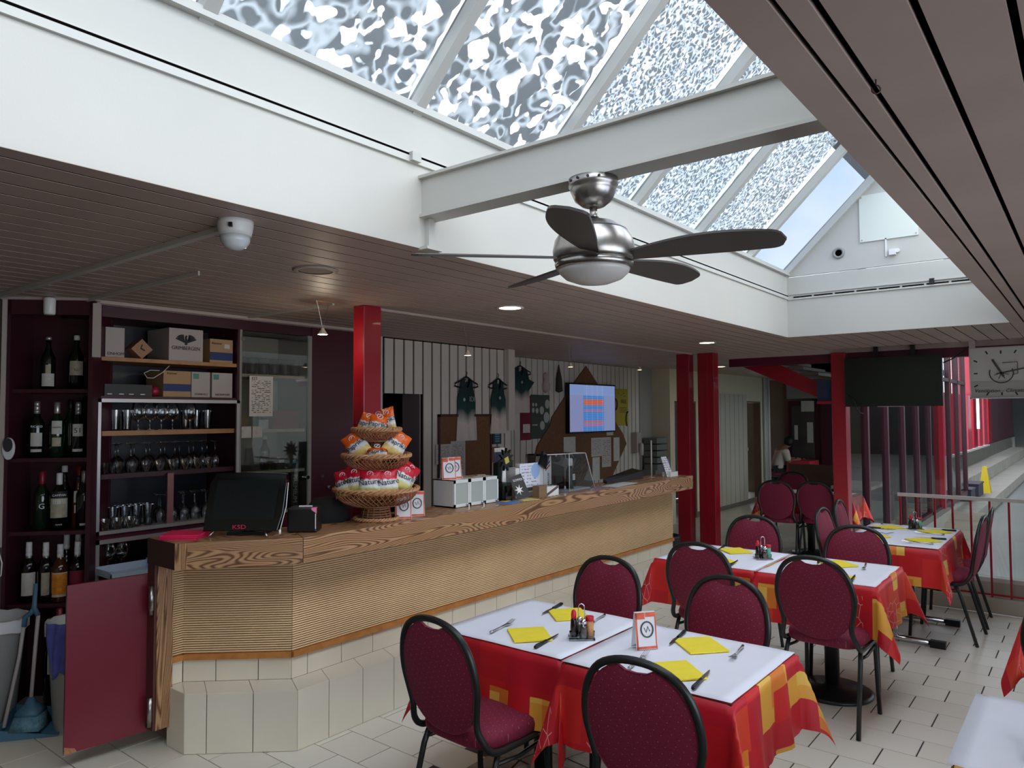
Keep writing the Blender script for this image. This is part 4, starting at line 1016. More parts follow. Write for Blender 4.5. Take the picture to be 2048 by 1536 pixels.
# local frame: +X right along the screen, -Y towards the viewer
def scr(x, z, o=0.0): return (x, -0.01+(z-0.0)*0.16-o, z+0.0)
outl = [(-0.205, 0.028), (0.175, 0.028), (0.2, 0.12), (0.212, 0.27), (0.205, 0.315), (0.0, 0.325), (-0.16, 0.318), (-0.185, 0.27), (-0.2, 0.12)]
b = MB(); n = len(outl); vs = [scr(x, z, 0.02) for x, z in outl]+[scr(x, z, -0.025) for x, z in outl]
b.add(vs, [tuple(range(n)), tuple(range(2*n-1, n-1, -1))]+[(i, n+i, n+(i+1) % n, (i+1) % n) for i in range(n)]); b.build('casing', black_gl, pm, bevel=0.004)
b = MB(); q = [(-0.168, 0.085), (0.155, 0.085), (0.175, 0.285), (-0.145, 0.285)]; b.add([scr(x, z, 0.0215) for x, z in q], [(0, 1, 2, 3)]); b.build('screen', M('screen_off', (26, 30, 30), 0.08, spec=0.25), pm)
text('lettering', 'KSD', 0.03, M('logo_red', (206, 40, 84), 0.5), pm, scr(-0.02, 0.048, 0.023), X3, (0, 0.16, 1), world=False, xs=1.3)
for x in (-0.155, 0.12):
    b = MB(); b.tube([(x-0.01*(1 if x > 0 else -1), -0.03, 0.03), (x+0.012*(1 if x > 0 else -1), -0.055, 0.003)], 0.006, 8); b.build('foot', steel, pm)
b = MB(); b.box((0, 0.09, 0.008), (0.2, 0.14, 0.016)); b.box((0, 0.07, 0.09), (0.06, 0.04, 0.15)); b.build('stand', black_pl, pm)
b = MB(); b.tube([(0.217, 0.02, 0.27), (0.213, 0.0, 0.15), (0.195, -0.02, 0.06), (0.19, -0.03, 0.03)], 0.0022, 6); b.tube([(0.19, -0.03, 0.035), (0.19, -0.032, 0.012)], 0.006, 8); b.build('cable', white_pl, pm)

rp = thing('receipt_printer', 'black cube receipt printer with a slip of pink paper', 'printer', (-3.34, 2.40, ZT), R(41))
b = MB(); b.box((0, 0, 0.065), (0.155, 0.13, 0.13)); b.build('case', black_pl, rp, bevel=0.008)
b = MB(); b.box((0.01, -0.02, 0.135), (0.07, 0.012, 0.006)); b.build('paper_strip', white_pl, rp)
b = MB(); b.add([(0.05, -0.067, 0.12), (0.078, -0.067, 0.10), (0.078, -0.067, 0.13), (0.05, -0.06, 0.132), (0.078, -0.04, 0.132)], [(0, 1, 2, 3), (3, 2, 4)]); b.build('pink_slip', M('pink_slip', (236, 130, 170), 0.7), rp)
b = MB(); b.box((0.072, -0.0665, 0.06), (0.004, 0.003, 0.08)); b.build('light_strip', white_pl, rp)
b = MB(); b.lathe([(0.012, 0.0), (0.13, 0.0), (0.15, 0.06), (0.13, 0.12), (0.07, 0.19), (0.01, 0.2)], (-3.58, 2.72, 1.02), 10)
tag(b.build('black_bag', M('black_fabric', (10, 10, 11), 0.9)), 'black rounded bag behind the bar between printer and snack stand', 'bag')

# wicker snack stand
wick = M('wicker', (150, 100, 66), 0.6, noise=(60, 0.25))
wick_l = M('wicker_rim', (190, 142, 100), 0.6, noise=(60, 0.2))
BX, BY = -3.345, 2.905
ws = thing('snack_stand', 'three-tier wicker snack stand on the bar in front of the red pillar', 'basket', (BX, BY, ZT))
def ring(r, z, n=40): return [(BX+r*math.cos(2*PI*i/n), BY+r*math.sin(2*PI*i/n), z) for i in range(n)]
def braid(name, r, z, tr, par, mat=wick_l, strands=3, turns=26):
    b = MB()
    for k in range(strands):
        pts = []
        for i in range(120):
            a = 2*PI*i/120; ph = turns*a/2+2*PI*k/strands
            rr = r+tr*0.8*math.cos(ph); pts.append((BX+rr*math.cos(a), BY+rr*math.sin(a), z+tr*0.8*math.sin(ph)))
        b.tube(pts, tr*0.62, 5, closed=True)
    return b.build(name, mat, par, world=True)
braid('foot_rim', 0.125, ZT+0.012, 0.009, ws)
def pedestal(z0, z1, r0, r1, nm='pedestal'):
    b = MB(); n = max(3, int((z1-z0)/0.012))
    for i in range(n):
        t_ = i/(n-1); b.tube(ring(r0+(r1-r0)*t_, z0+(z1-z0)*t_, 28), 0.0065, 5, closed=True)
    for k in range(14):
        a = 2*PI*k/14; b.tube([(BX+(r0+0.004)*math.cos(a), BY+(r0+0.004)*math.sin(a), z0), (BX+(r1+0.004)*math.cos(a), BY+(r1+0.004)*math.sin(a), z1)], 0.003, 5)
    return b.build(nm, wick, ws, world=True)
pedestal(ZT+0.012, ZT+0.10, 0.085, 0.066)
tiers = [(0.075, 1.165, 0.243, 1.265), (0.06, 1.375, 0.196, 1.462), (0.05, 1.545, 0.138, 1.615)]
for k, (r0, z0, r1, z1) in enumerate(tiers):
    b = MB()
    # bowl: diagonal withies in two directions and a few hoops
    def bowl(t_): return (r0+(r1-r0)*math.sin(t_*PI/2)**0.9, z0+(z1-z0)*(1-math.cos(t_*PI/2)))
    nw = 44
    for d in (1, -1):
        for i in range(nw):
            pts = []
            for j in range(6):
                t_ = j/5; r_, z_ = bowl(t_); a = 2*PI*i/nw+d*t_*0.55
                pts.append((BX+r_*math.cos(a), BY+r_*math.sin(a), z_+0.001*d))
            b.tube(pts, 0.0026, 4, cap=False)
    for t_ in (0.0, 0.12, 0.24):
        r_, z_ = bowl(t_); b.tube(ring(r_, z_, 32), 0.006, 5, closed=True)
    tr = b.build('basket_tier', wick, ws, world=True)
    braid('rim', r1, z1, 0.011, tr, wick_l)
    b = MB(); b.lathe([(0.003, z0-0.002), (r0+0.02, z0-0.002), (r0+(r1-r0)*0.7, z0+(z1-z0)*0.3)], (BX, BY, 0), 24, caps=False); b.build('base_weave', wick, tr, world=True)
pedestal(1.27, 1.37, 0.055, 0.05); pedestal(1.455, 1.545, 0.048, 0.042)

def bag_material(name, top, mid, low):
    m, nt, p = newmat(name); L = nt.links.new
    uv = N(nt, 'ShaderNodeUVMap'); sp = N(nt, 'ShaderNodeSeparateXYZ'); L(uv.outputs[0], sp.inputs[0])
    no = N(nt, 'ShaderNodeTexNoise', Scale=7.0, Detail=2.0); L(uv.outputs[0], no.inputs['Vector'])
    ma = N(nt, 'ShaderNodeMath', operation='MULTIPLY_ADD'); ma.inputs[1].default_value = 0.22; L(no.outputs['Fac'], ma.inputs[0]); L(sp.outputs['Y'], ma.inputs[2])
    cr = ramp(nt, [(0.08, rgb(*top)), (0.18, rgb(*low)), (0.36, rgb(*low)), (0.42, rgb(*mid)), (0.66, rgb(*mid)), (0.70, rgb(*top))]); L(ma.outputs[0], cr.inputs['Fac'])
    L(cr.outputs['Color'], p.inputs['Base Color']); p.inputs['Roughness'].default_value = 0.28
    b = N(nt, 'ShaderNodeBump', Strength=0.35, Distance=0.01); n2 = N(nt, 'ShaderNodeTexNoise', Scale=9.0, Detail=3.0); L(uv.outputs[0], n2.inputs['Vector']); L(n2.outputs['Fac'], b.inputs['Height']); L(b.outputs['Normal'], p.inputs['Normal'])
    return m
bag_o = bag_material('crisp_bag_orange', (240, 104, 26), (226, 226, 226), (224, 190, 110))
bag_r = bag_material('crisp_bag_red', (206, 24, 52), (226, 228, 230), (214, 206, 120))
def crisp_bag(label, a, r, z, kind, rz=0.0, tilt=0.0, roll=0.0, w=0.135, h=0.165, lean=-18, group=None):
    """packet; a, r place it round the stand axis, it faces outwards turned by rz, rolled in its own plane by roll"""
    x, y = BX+r*math.cos(a), BY+r*math.sin(a)
    t = thing('crisp_bag', label, 'snack bag', (x, y, z), 0, group)
    t.rotation_mode = 'XYZ'
    fa = a+rz
    face = Vector((math.cos(fa), math.sin(fa), 0)); right = Vector((-math.sin(fa), math.cos(fa), 0))
    l = R(lean); up = Vector((0, 0, 1))*math.cos(l)+face*math.sin(l); nn = right.cross(up)
    rr = right*math.cos(roll)+up*math.sin(roll); uu = up*math.cos(roll)-right*math.sin(roll)
    m = Matrix(((rr.x, uu.x, nn.x), (rr.y, uu.y, nn.y), (rr.z, uu.z, nn.z)))
    def fn(side):
        def f(u, v):
            px, py = (u-0.5)*w, (v-0.5)*h
            bul = max(0.0, (1-(2*v-1)**4))*max(0.0, (1-(2*u-1)**2))**0.6
            px *= 1-0.06*math.sin(v*PI); zz = side*0.026*bul+0.003*math.sin(u*17)*(abs(2*v-1)**3)
            return tuple(m @ Vector((px, py, zz)))
        return f
    b = MB(); b.grid(fn(1), 12, 14); b.grid(fn(-1), 12, 14); b.build('packet', bag_o if kind == 'Paprika' else bag_r, t)
    q = m @ Vector((0, -0.006, 0.0285)); text('lettering', kind, 0.046 if kind == 'Nature' else 0.042, ink, t, q, rr*1.0+uu*0.12, uu, world=False, xs=0.95)
    b = MB(); pts = [tuple(m @ Vector((0.017*math.cos(i*PI/8), 0.044+0.014*math.sin(i*PI/8), 0.0225))) for i in range(16)]; b.tube(pts, 0.0022, 5, closed=True)
    b.tube([tuple(m @ Vector((-0.010, 0.036, 0.0225))), tuple(m @ Vector((0.006, 0.052, 0.0225)))], 0.0022, 5); b.build('emblem', white_ink, t)
    return t
toC = math.atan2(-BY, -BX)       # towards the camera
GR, GO = 'red crisp bags on the lowest tier', 'orange crisp bags on the upper tiers'
crisp_bag('red crisp bag at the front left of the lowest tier', toC-0.28, 0.125, 1.315, 'Nature', 0.15, lean=-16, group=GR)
crisp_bag('red crisp bag at the front right of the lowest tier', toC+0.52, 0.125, 1.312, 'Nature', -0.25, lean=-16, group=GR)
crisp_bag('red crisp bag behind on the left of the lowest tier', toC-1.0, 0.14, 1.325, 'Nature', 0.5, roll=0.1, lean=-14, group=GR)
crisp_bag('red crisp bag tipped at the outer left rim of the lowest tier', toC-1.35, 0.185, 1.305, 'Nature', 0.8, roll=0.3, lean=-18, group=GR)
crisp_bag('red crisp bag slanting down on the right of the lowest tier', toC+1.25, 0.165, 1.335, 'Nature', -0.75, roll=-0.55, lean=-16, group=GR)
crisp_bag('red crisp bag at the far right back of the lowest tier', toC+1.7, 0.185, 1.345, 'Nature', -1.1, roll=-0.75, lean=-20, group=GR)
crisp_bag('orange crisp bag tilted at the left of the middle tier', toC-1.15, 0.125, 1.525, 'Paprika', 0.8, roll=0.62, lean=-14, group=GO)
crisp_bag('orange crisp bag tilted at the right of the middle tier', toC+1.2, 0.125, 1.53, 'Paprika', -0.85, roll=-0.62, lean=-14, group=GO)
crisp_bag('orange crisp bag lying low in the middle tier front', toC+0.05, 0.11, 1.475, 'Paprika', 0, lean=-50, w=0.12, h=0.10, group=GO)
crisp_bag('orange crisp bag at the back of the middle tier', toC+2.4, 0.10, 1.50, 'Paprika', 2.6, lean=-10, h=0.13, group=GO)
crisp_bag('orange crisp bag at the left of the top tier', toC-0.8, 0.075, 1.65, 'Paprika', 0.6, roll=-0.35, lean=-12, w=0.10, h=0.12, group=GO)
crisp_bag('orange crisp bag in the middle of the top tier', toC+0.1, 0.075, 1.645, 'Paprika', 0.1, roll=-0.25, lean=-14, w=0.11, h=0.11, group=GO)
crisp_bag('orange crisp bag standing on its point at the right of the top tier', toC+1.1, 0.08, 1.67, 'Paprika', -1.6, roll=0.25, lean=-6, w=0.085, h=0.15, group=GO)
crisp_bag('red crisp bag peeping out behind the top tier', toC+2.9, 0.06, 1.66, 'Nature', 3.0, lean=-16, w=0.12, h=0.10)

# tent cards
card_m = M('card_white', (226, 224, 226), 0.7)
card_o = M('card_leaf_red', (206, 92, 66), 0.7, noise=(18, 0.4))
def tent_card(label, loc, rz, h=0.15, w=0.10, group=None):
    """folded upright card: printed face towards local -Y, white side cheeks"""
    t = thing('tent_card', label, 'card', loc, rz, group)
    d = 0.055; o = 0.006
    b = MB(); vs = [(-w/2, -d/2, 0), (w/2, -d/2, 0), (w/2-0.004, -o, h), (-w/2+0.004, -o, h), (-w/2, d/2, 0), (w/2, d/2, 0), (w/2-0.004, o, h), (-w/2+0.004, o, h)]
    b.add(vs, [(0, 1, 2, 3), (5, 4, 7, 6), (3, 2, 6, 7)]); b.build('card_body', card_m, t)
    # side gussets folded inwards
    for s in (-1, 1):
        b = MB(); x = s*w/2; b.add([(x, -d/2, 0), (x-s*0.012, 0, 0.018), (x-s*0.004, 0, h), (x-s*0.004, -o, h), (x, d/2, 0), (x-s*0.004, o, h)], [(0, 1, 2, 3), (1, 4, 5, 2)]); b.build('side_fold', card_m, t)
    tl = math.atan2(d/2-o, h); uy = Vector((0, math.sin(tl), math.cos(tl))); nrm = Vector((0, -math.cos(tl), math.sin(tl)))
    def onface(x, v, lift=0.0008): q = Vector((0, -d/2, 0))+uy*v+nrm*lift; return (x, q.y, q.z)
    L_ = h/math.cos(tl)
    b = MB()
    e = 0.008
    for (x0, x1, v0, v1) in ((-w/2+0.002, w/2-0.002, 0.002, 0.012), (-w/2+0.003, -w/2+0.003+e, 0.0, L_-0.002), (w/2-0.003-e*0.6, w/2-0.003, 0.0, L_-0.002), (-w/2+0.004, -w/2+0.045, L_-0.028, L_-0.002), (0.0, w/2-0.006, L_-0.02, L_-0.002)):
        b.add([onface(x0, v0), onface(x1, v0), onface(x1, v1), onface(x0, v1)], [(0, 1, 2, 3)])
    b.build('leaf_border', card_o, t)
    b = MB(); b.tube([onface(0.026*math.cos(i*PI/10)+0.004, 0.078+0.03*math.sin(i*PI/10), 0.001) for i in range(20)], 0.0035, 4, closed=True)
    b.tube([onface(0.004-0.012, 0.085, 0.001), onface(0.004-0.004, 0.066, 0.001), onface(0.004+0.004, 0.09, 0.001), onface(0.004+0.012, 0.07, 0.001)], 0.0018, 4); b.build('round_emblem', M('emblem_grey', (52, 56, 66), 0.6), t)
    return t
GT = 'folded cards with a round emblem'
tent_card('folded card with round emblem at the foot of the snack stand, nearer one', (-3.27, 3.05, ZT), R(52), group=GT)
tent_card('folded card with round emblem at the foot of the snack stand, right one', (-3.29, 3.18, ZT), R(50), group=GT)

# small locker box
lk = thing('charging_locker', 'white metal locker box with three glass doors on the bar', 'locker', (-3.45, 3.78, ZT))
white_met = M('white_enamel', (220, 224, 222), 0.35)
LX0, LX1, LY0, LY1, LZ0, LZ1 = -3.525, -3.335, 3.56, 4.02, ZT+0.004, ZT+0.185
b = MB()
for a, c in (((LX0, LY0, LZ0), (LX1, LY0+0.006, LZ1)), ((LX0, LY1-0.006, LZ0), (LX1, LY1, LZ1)), ((LX0, LY0, LZ1-0.006), (LX1, LY1, LZ1)), ((LX0, LY0, LZ0), (LX1, LY1, LZ0+0.006)), ((LX0, LY0, LZ0), (LX0+0.006, LY1, LZ1))): b.box2(a, c)
b.build('body', white_met, lk, world=True)
b = MB(); b.box2((LX0+0.01, LY0+0.01, ZT), (LX1-0.01, LY1-0.01, LZ0)); b.build('rubber_base', black_pl, lk, world=True)
dw = (LY1-LY0)/3
for k in range(3):
    y0, y1 = LY0+k*dw, LY0+(k+1)*dw
    b = MB()
    for a, c in (((LX1, y0+0.001, LZ0), (LX1+0.008, y0+0.016, LZ1)), ((LX1, y1-0.016, LZ0), (LX1+0.008, y1-0.001, LZ1)), ((LX1, y0+0.001, LZ1-0.022), (LX1+0.008, y1-0.001, LZ1)), ((LX1, y0+0.001, LZ0), (LX1+0.008, y1-0.001, LZ0+0.02))): b.box2(a, c)
    dr = b.build('door', white_met, lk, world=True)
    b = MB(); b.box2((LX1+0.002, y0+0.016, LZ0+0.02), (LX1+0.004, y1-0.016, LZ1-0.022)); b.build('pane', M('locker_glass', (206, 214, 208), 0.25, alpha=0.5), dr, world=True)  # pale half-clear colour stands in for light inside the locker
    b = MB(); b.cyl((LX1+0.008, y1-0.03, LZ0+0.012), (LX1+0.016, y1-0.03, LZ0+0.012), 0.008, n=10); b.box((LX1+0.02, y1-0.022, LZ0+0.0), (0.006, 0.014, 0.03)); b.build('key', chrome, dr, world=True)
    if k < 2:
        b = MB(); yc = (y0+y1)/2
        b.tube([(LX1-0.03, yc-0.03, LZ0+0.085), (LX1-0.03, yc-0.015, LZ0+0.095), (LX1-0.03, yc, LZ0+0.08), (LX1-0.03, yc+0.018, LZ0+0.088), (LX1-0.03, yc+0.03, LZ0+0.075)], 0.006, 6); b.tube([(LX1-0.03, yc-0.03, LZ0+0.085), (LX1-0.03, yc-0.034, LZ0+0.03)], 0.002, 5); b.build('charging_lead', steel, dr, world=True)
tent_card('folded card with round emblem on the locker box, left one', (-3.42, 3.60, LZ1), R(62), 0.145, group=GT)
tent_card('folded card with round emblem on the locker box, right one', (-3.45, 3.69, LZ1), R(62), 0.145, group=GT)
b = MB(); b.box((-3.43, 3.86, LZ1+0.003), (0.07, 0.16, 0.005), rz=0.3); b.box((-3.42, 3.93, LZ1+0.008), (0.03, 0.07, 0.006), rz=-0.3); tag(b.build('notepad', M('kraft', (160, 136, 110), 0.8)), 'thin kraft notepad lying on top of the locker box', 'notepad')

# far half of the bar
def leaflet(label, x, y, w, d, rz, mat, z=ZT+0.001, name='leaflet'):
    b = MB(); b.box((x, y, z+0.001), (w, d, 0.002), rz=rz); return tag(b.build(name, mat), label, 'leaflet')
leaflet('blue and white leaflet lying at the front right of the locker box', -3.24, 4.03, 0.12, 0.2, 0.3, M('leaflet_blue', (96, 136, 208), 0.5, noise=(14, 0.4)))
leaflet('yellow leaflet beside the blue one', -3.24, 4.24, 0.10, 0.16, -0.2, M('leaflet_yellow', (226, 214, 120), 0.5, noise=(10, 0.2)))
leaflet('small yellow card tucked under the locker edge', -3.30, 4.06, 0.05, 0.08, 0.1, M('leaflet_yellow2', (220, 190, 60), 0.5), ZT+0.004)
leaflet('pale green leaflet lying past the acrylic case', -3.27, 5.62, 0.14, 0.45, 0.1, M('leaflet_mint', (206, 222, 222), 0.5))
b = MB()
for a, c in (((-3.44, 4.06, ZT), (-3.30, 4.065, ZT+0.13)), ((-3.44, 4.135, ZT), (-3.30, 4.14, ZT+0.13)), ((-3.44, 4.06, ZT), (-3.435, 4.14, ZT+0.13)), ((-3.305, 4.06, ZT), (-3.30, 4.14, ZT+0.11)), ((-3.44, 4.06, ZT), (-3.30, 4.14, ZT+0.004))): b.box2(a, c)
tag(b.build('acrylic_holder', thin_glass('smoky_acrylic', (0.62, 0.68, 0.66), 1.2)), 'empty smoky acrylic leaflet holder next to the locker box', 'holder')
t = thing('flyer', 'black flyer with white star splash leaning by the form holder', 'flyer', (-3.27, 4.22, ZT))
fd = Vector((0.15, 0.99, 0)).normalized(); fu = Vector((-0.35, 0.3, 0.9)).normalized(); fu = (fu-fd*fu.dot(fd)*0.55).normalized()
b = MB(); b.plate([(0, 0), (0.13, 0.02), (0.08, 0.2), (-0.05, 0.17)], (-3.27, 4.17, ZT+0.002), fd, fu, 0.002); b.build('card', M('flyer_black', (26, 24, 26), 0.4), t, world=True)
b = MB(); star = [((0.045 if i % 2 else 0.017)*math.cos(i*PI/7), (0.045 if i % 2 else 0.017)*math.sin(i*PI/7)) for i in range(14)]
nn = fd.cross(fu).normalized(); b.plate([(x+0.03, y*0.9+0.075) for x, y in star], Vector((-3.27, 4.17, ZT+0.002))+nn*0.0022, fd, fu, 0.001); b.build('star_print', white_ink, t, world=True)
text('lettering', 'SUMMER', 0.026, white_ink, t, Vector((-3.27, 4.17, ZT+0.002))+fd*0.035+fu*0.15+nn*0.0035, fd+fu*0.1, fu)
# spiky trophy
t = thing('star_wand', 'black star-burst sign with yellow square held up on white sticks', 'sign', (-3.40, 4.17, ZT))
b = MB()
for k, dy in enumerate((-0.02, 0.0, 0.02)): b.cyl((-3.40, 4.17+dy, ZT), (-3.40, 4.17+dy*0.4, ZT+0.26), 0.008, n=8)
b.build('stick', white_pl, t, world=True)
star = [((0.085 if i % 2 else 0.045)*math.cos(i*PI/11+0.1), (0.085 if i % 2 else 0.045)*math.sin(i*PI/11+0.1)) for i in range(22)]
b = MB(); b.plate(star, (-3.395, 4.175, ZT+0.29), Y3, Z3, 0.02); b.build('star', M('star_black', (24, 22, 22), 0.5), t, world=True)
b = MB(); b.box((-3.372, 4.17, ZT+0.285), (0.004, 0.045, 0.045), mat=Matrix.Rotation(R(20), 3, 'X')); b.build('yellow_patch', M('patch_yellow', (196, 190, 90), 0.6), t, world=True)
# form holder and tin
t = thing('form_box', 'white suggestion box with a blue-dotted form on its front', 'box', (-3.42, 4.42, ZT))
b = MB(); b.box2((-3.48, 4.27, ZT), (-3.37, 4.62, ZT+0.22)); b.build('box_body', white_pl, t, world=True)
b = MB(); b.lathe([(0.05, 0.0), (0.055, 0.004), (0.055, 0.02), (0.05, 0.024)], (-3.43, 4.42, ZT+0.22), 18); b.build('lid', white_pl, t, world=True)
fm = sheet('form', stripes_uv('form_print', (228, 230, 242), (150, 152, 176), 9), t, (-3.366, 4.44, ZT+0.14), Y3, Z3, 0.25, 0.22)
b = MB(); b.plate([(0.055*math.cos(i*PI/12), 0.055*math.sin(i*PI/12)) for i in range(24)], (-3.3645, 4.51, ZT+0.19), Y3, Z3, 0.001); b.build('blue_disc', M('disc_blue', (164, 190, 238), 0.6), t, world=True)
b = MB(); b.box((-3.3635, 4.44, ZT+0.055), (0.002, 0.11, 0.026)); b.build('dark_label', M('label_olive', (70, 70, 50), 0.6), t, world=True)
t = thing('cardboard_box', 'small opened cardboard box in front of the form box', 'box', (-3.26, 4.45, ZT))
b = MB(); b.box2((-3.31, 4.40, ZT), (-3.25, 4.50, ZT+0.085)); b.build('brown_end', M('carton_kraft', (134, 106, 78), 0.8), t, world=True)
b = MB(); b.box2((-3.31, 4.50, ZT), (-3.255, 4.66, ZT+0.07)); b.build('white_side', white_pl, t, world=True)
b = MB(); b.plate([(0.0, 0.0), (0.15, 0.055), (0.15, 0.075), (0.0, 0.022)], (-3.2545, 4.505, ZT), Y3, Z3, 0.0012); b.build('printed_strip', M('strip_dark', (90, 78, 76), 0.6), t, world=True)
# roll tube and black pouch
t = thing('poster_tube', 'tall white printed tube with blue and red stripes beside the form box', 'tube', (-3.42, 4.68, ZT))
b = MB(); b.box2((-3.46, 4.64, ZT), (-3.38, 4.74, ZT+0.29)); b.build('tube_body', white_pl, t, world=True)
b = MB(); b.plate([(0, 0), (0.06, 0.04), (0.06, 0.06), (0, 0.02)], (-3.379, 4.66, ZT+0.2), Y3, Z3, 0.001); b.build('blue_stripe', blue_band, t, world=True)
b = MB(); b.plate([(0, 0), (0.06, 0.04), (0.06, 0.055), (0, 0.015)], (-3.379, 4.66, ZT+0.175), Y3, Z3, 0.001); b.build('red_stripe', M('stripe_red', (190, 50, 60), 0.6), t, world=True)
text('lettering', 'VARILUX', 0.03, ink, t, (-3.378, 4.70, ZT+0.10), Z3, (0, -1, 0))
b = MB(); b.box((-3.35, 4.60, ZT+0.265), (0.02, 0.09, 0.11), mat=Matrix.Rotation(R(-28), 3, 'X')); tag(b.build('black_card', M('card_black', (24, 24, 26), 0.4)), 'black card stuck crooked on top of the white tube', 'card')
t = thing('black_pouch', 'black pouch with a white bottle printed, standing inside the acrylic case', 'pouch', (-3.42, 4.86, ZT))
b = MB(); b.box2((-3.47, 4.76, ZT), (-3.40, 4.95, ZT+0.24)); b.v = [(x, y, z-(0.05*(y-4.76)/0.19 if z > ZT+0.1 else 0)) for x, y, z in b.v]; b.build('pouch_body', black_pl, t, world=True)
t = thing('pump_bottle', 'black dispenser bottle with a white cap', 'bottle', (-3.36, 4.97, ZT))
b = MB(); b.lathe([(0.03, 0), (0.032, 0.01), (0.032, 0.16), (0.02, 0.19), (0.012, 0.2)], (-3.36, 4.97, ZT), 16); b.build('body', black_pl, t, world=True)
b = MB(); b.lathe([(0.02, 0.20), (0.026, 0.205), (0.026, 0.255), (0.02, 0.262)], (-3.36, 4.97, ZT), 16); b.build('cap', white_pl, t, world=True)
b = MB(); b.box((-3.327, 4.98, ZT+0.11), (0.003, 0.035, 0.05)); b.build('label', white_pl, t, world=True)
# acrylic sneeze-guard case
t = thing('acrylic_case', 'clear acrylic display case with a slanting front on the bar', 'display case', (-3.36, 4.9, ZT))
acr = thin_glass('clear_acrylic', (0.93, 0.94, 0.94), 1.6)
b = MB(); b.add([(-3.29, 4.56, ZT), (-3.29, 5.24, ZT), (-3.29, 5.10, ZT+0.30), (-3.29, 4.56, ZT+0.31), (-3.50, 4.56, ZT+0.31), (-3.50, 5.10, ZT+0.30), (-3.50, 5.24, ZT), (-3.50, 4.56, ZT)], [(0, 1, 2, 3), (3, 2, 5, 4), (1, 6, 5, 2), (7, 4, 5, 6)]); b.build('pane', acr, t, world=True)
edge = M('acrylic_edge', (216, 214, 212), 0.2)
b = MB()
for p, q in (((-3.29, 4.56, ZT+0.31), (-3.29, 5.10, ZT+0.30)), ((-3.29, 5.10, ZT+0.30), (-3.29, 5.24, ZT)), ((-3.50, 5.10, ZT+0.30), (-3.50, 5.24, ZT)), ((-3.29, 5.10, ZT+0.30), (-3.50, 5.10, ZT+0.30)), ((-3.29, 4.86, ZT+0.305), (-3.29, 4.86, ZT))): b.tube([p, q], 0.0035, 6)
b.build('edge', edge, t, world=True)
b = MB(); b.box2((-3.42, 4.86, ZT), (-3.29, 5.17, ZT+0.016)); b.build('base', white_pl, t, world=True)
b = MB(); b.tube([(-3.34, 4.70+0.05*math.cos(i*0.7), ZT+0.02+0.05*abs(math.sin(i*0.5))) for i in range(14)], 0.005, 6); tag(b.build('cable_coil', M('coil_grey', (80, 78, 78), 0.4)), 'tangle of dark cable beside the acrylic case', 'cable')
b = MB(); b.add([(-3.52, 5.75, ZT), (-3.40, 5.62, ZT), (-3.40, 6.28, ZT), (-3.52, 6.28, ZT), (-3.52, 5.75, ZT+0.03), (-3.40, 5.62, ZT+0.02), (-3.40, 6.28, ZT+0.075), (-3.52, 6.28, ZT+0.095)], [(0, 3, 2, 1), (4, 5, 6, 7), (0, 1, 5, 4), (1, 2, 6, 5), (2, 3, 7, 6), (3, 0, 4, 7)])
tag(b.build('keyboard_tray', black_pl), 'long flat black device lying along the back of the bar', 'device')
t = thing('menu_card_holder', 'leaning white menu card with a blue postcard at the far bar end', 'card', (-3.33, 6.72, ZT))
b = MB(); b.plate([(0, 0), (0.13, 0), (0.06, 0.2), (-0.05, 0.2)], (-3.30, 6.58, ZT), Y3, (-0.2, 0, 0.98), 0.003); b.build('menu_card', stripes_uv('menu_print', (222, 220, 222), (120, 118, 130), 9), t, world=True)
b = MB(); b.box2((-3.36, 6.60, ZT), (-3.27, 6.76, ZT+0.045)); b.build('card_base', white_pl, t, world=True)
b = MB(); b.plate([(0, 0), (0.15, 0), (0.14, 0.12), (0, 0.12)], (-3.38, 6.68, ZT+0.04), Y3, (-0.2, 0, 0.98), 0.003); b.build('postcard', M('postcard_blue', (96, 116, 178), 0.4, noise=(12, 0.5)), t, world=True)
b = MB(); b.lathe([(0.12, 0), (0.14, 0.02), (0.15, 0.40), (0.155, 0.42), (0.13, 0.42), (0.12, 0.3)], (-3.58, 7.10, 0), 20)
tag(b.build('black_bin', M('bin_black', (24, 28, 28), 0.5)), 'black bin on the floor past the end of the counter', 'bin')
b = MB(); b.cyl((-3.40, 6.45, ZT), (-3.40, 6.45, ZT+0.002), 0.03); b.cyl((-3.40, 6.45, ZT+0.002), (-3.40, 6.45, ZT+0.36), 0.007, n=8); tag(b.build('pole', M('pale_pole', (196, 190, 182), 0.4)), 'thin pale pole standing on the far end of the bar', 'pole')
# ------------------------------------------------------------------ ceiling fan
FX, FY = -1.367, 2.185
fan = thing('ceiling_fan', 'brushed steel ceiling fan with five dark blades and frosted globe', 'fan', (FX, FY, 2.15))
b = MB(); b.lathe([(0.088, 2.531), (0.088, 2.505), (0.082, 2.50), (0.082, 2.49), (0.066, 2.455), (0.04, 2.435), (0.022, 2.43)], (FX, FY, 0), 32); b.build('canopy', steel, fan, world=True)
b = MB()
for k in range(4):
    a = R(-120+k*25); b.cyl((FX+0.086*math.cos(a), FY+0.086*math.sin(a), 2.518), (FX+0.092*math.cos(a), FY+0.092*math.sin(a), 2.518), 0.005, n=8)
b.build('screw', black_pl, fan, world=True)
b = MB(); b.cyl((FX, FY, 2.435), (FX, FY, 2.375), 0.0135); b.build('downrod', steel, fan, world=True)
b = MB(); b.cyl((FX, FY, 2.395), (FX, FY, 2.368), 0.02); b.cyl((FX-0.024, FY-0.01, 2.385), (FX+0.024, FY+0.01, 2.385), 0.004, n=6); b.build('coupling', black_met, fan, world=True)
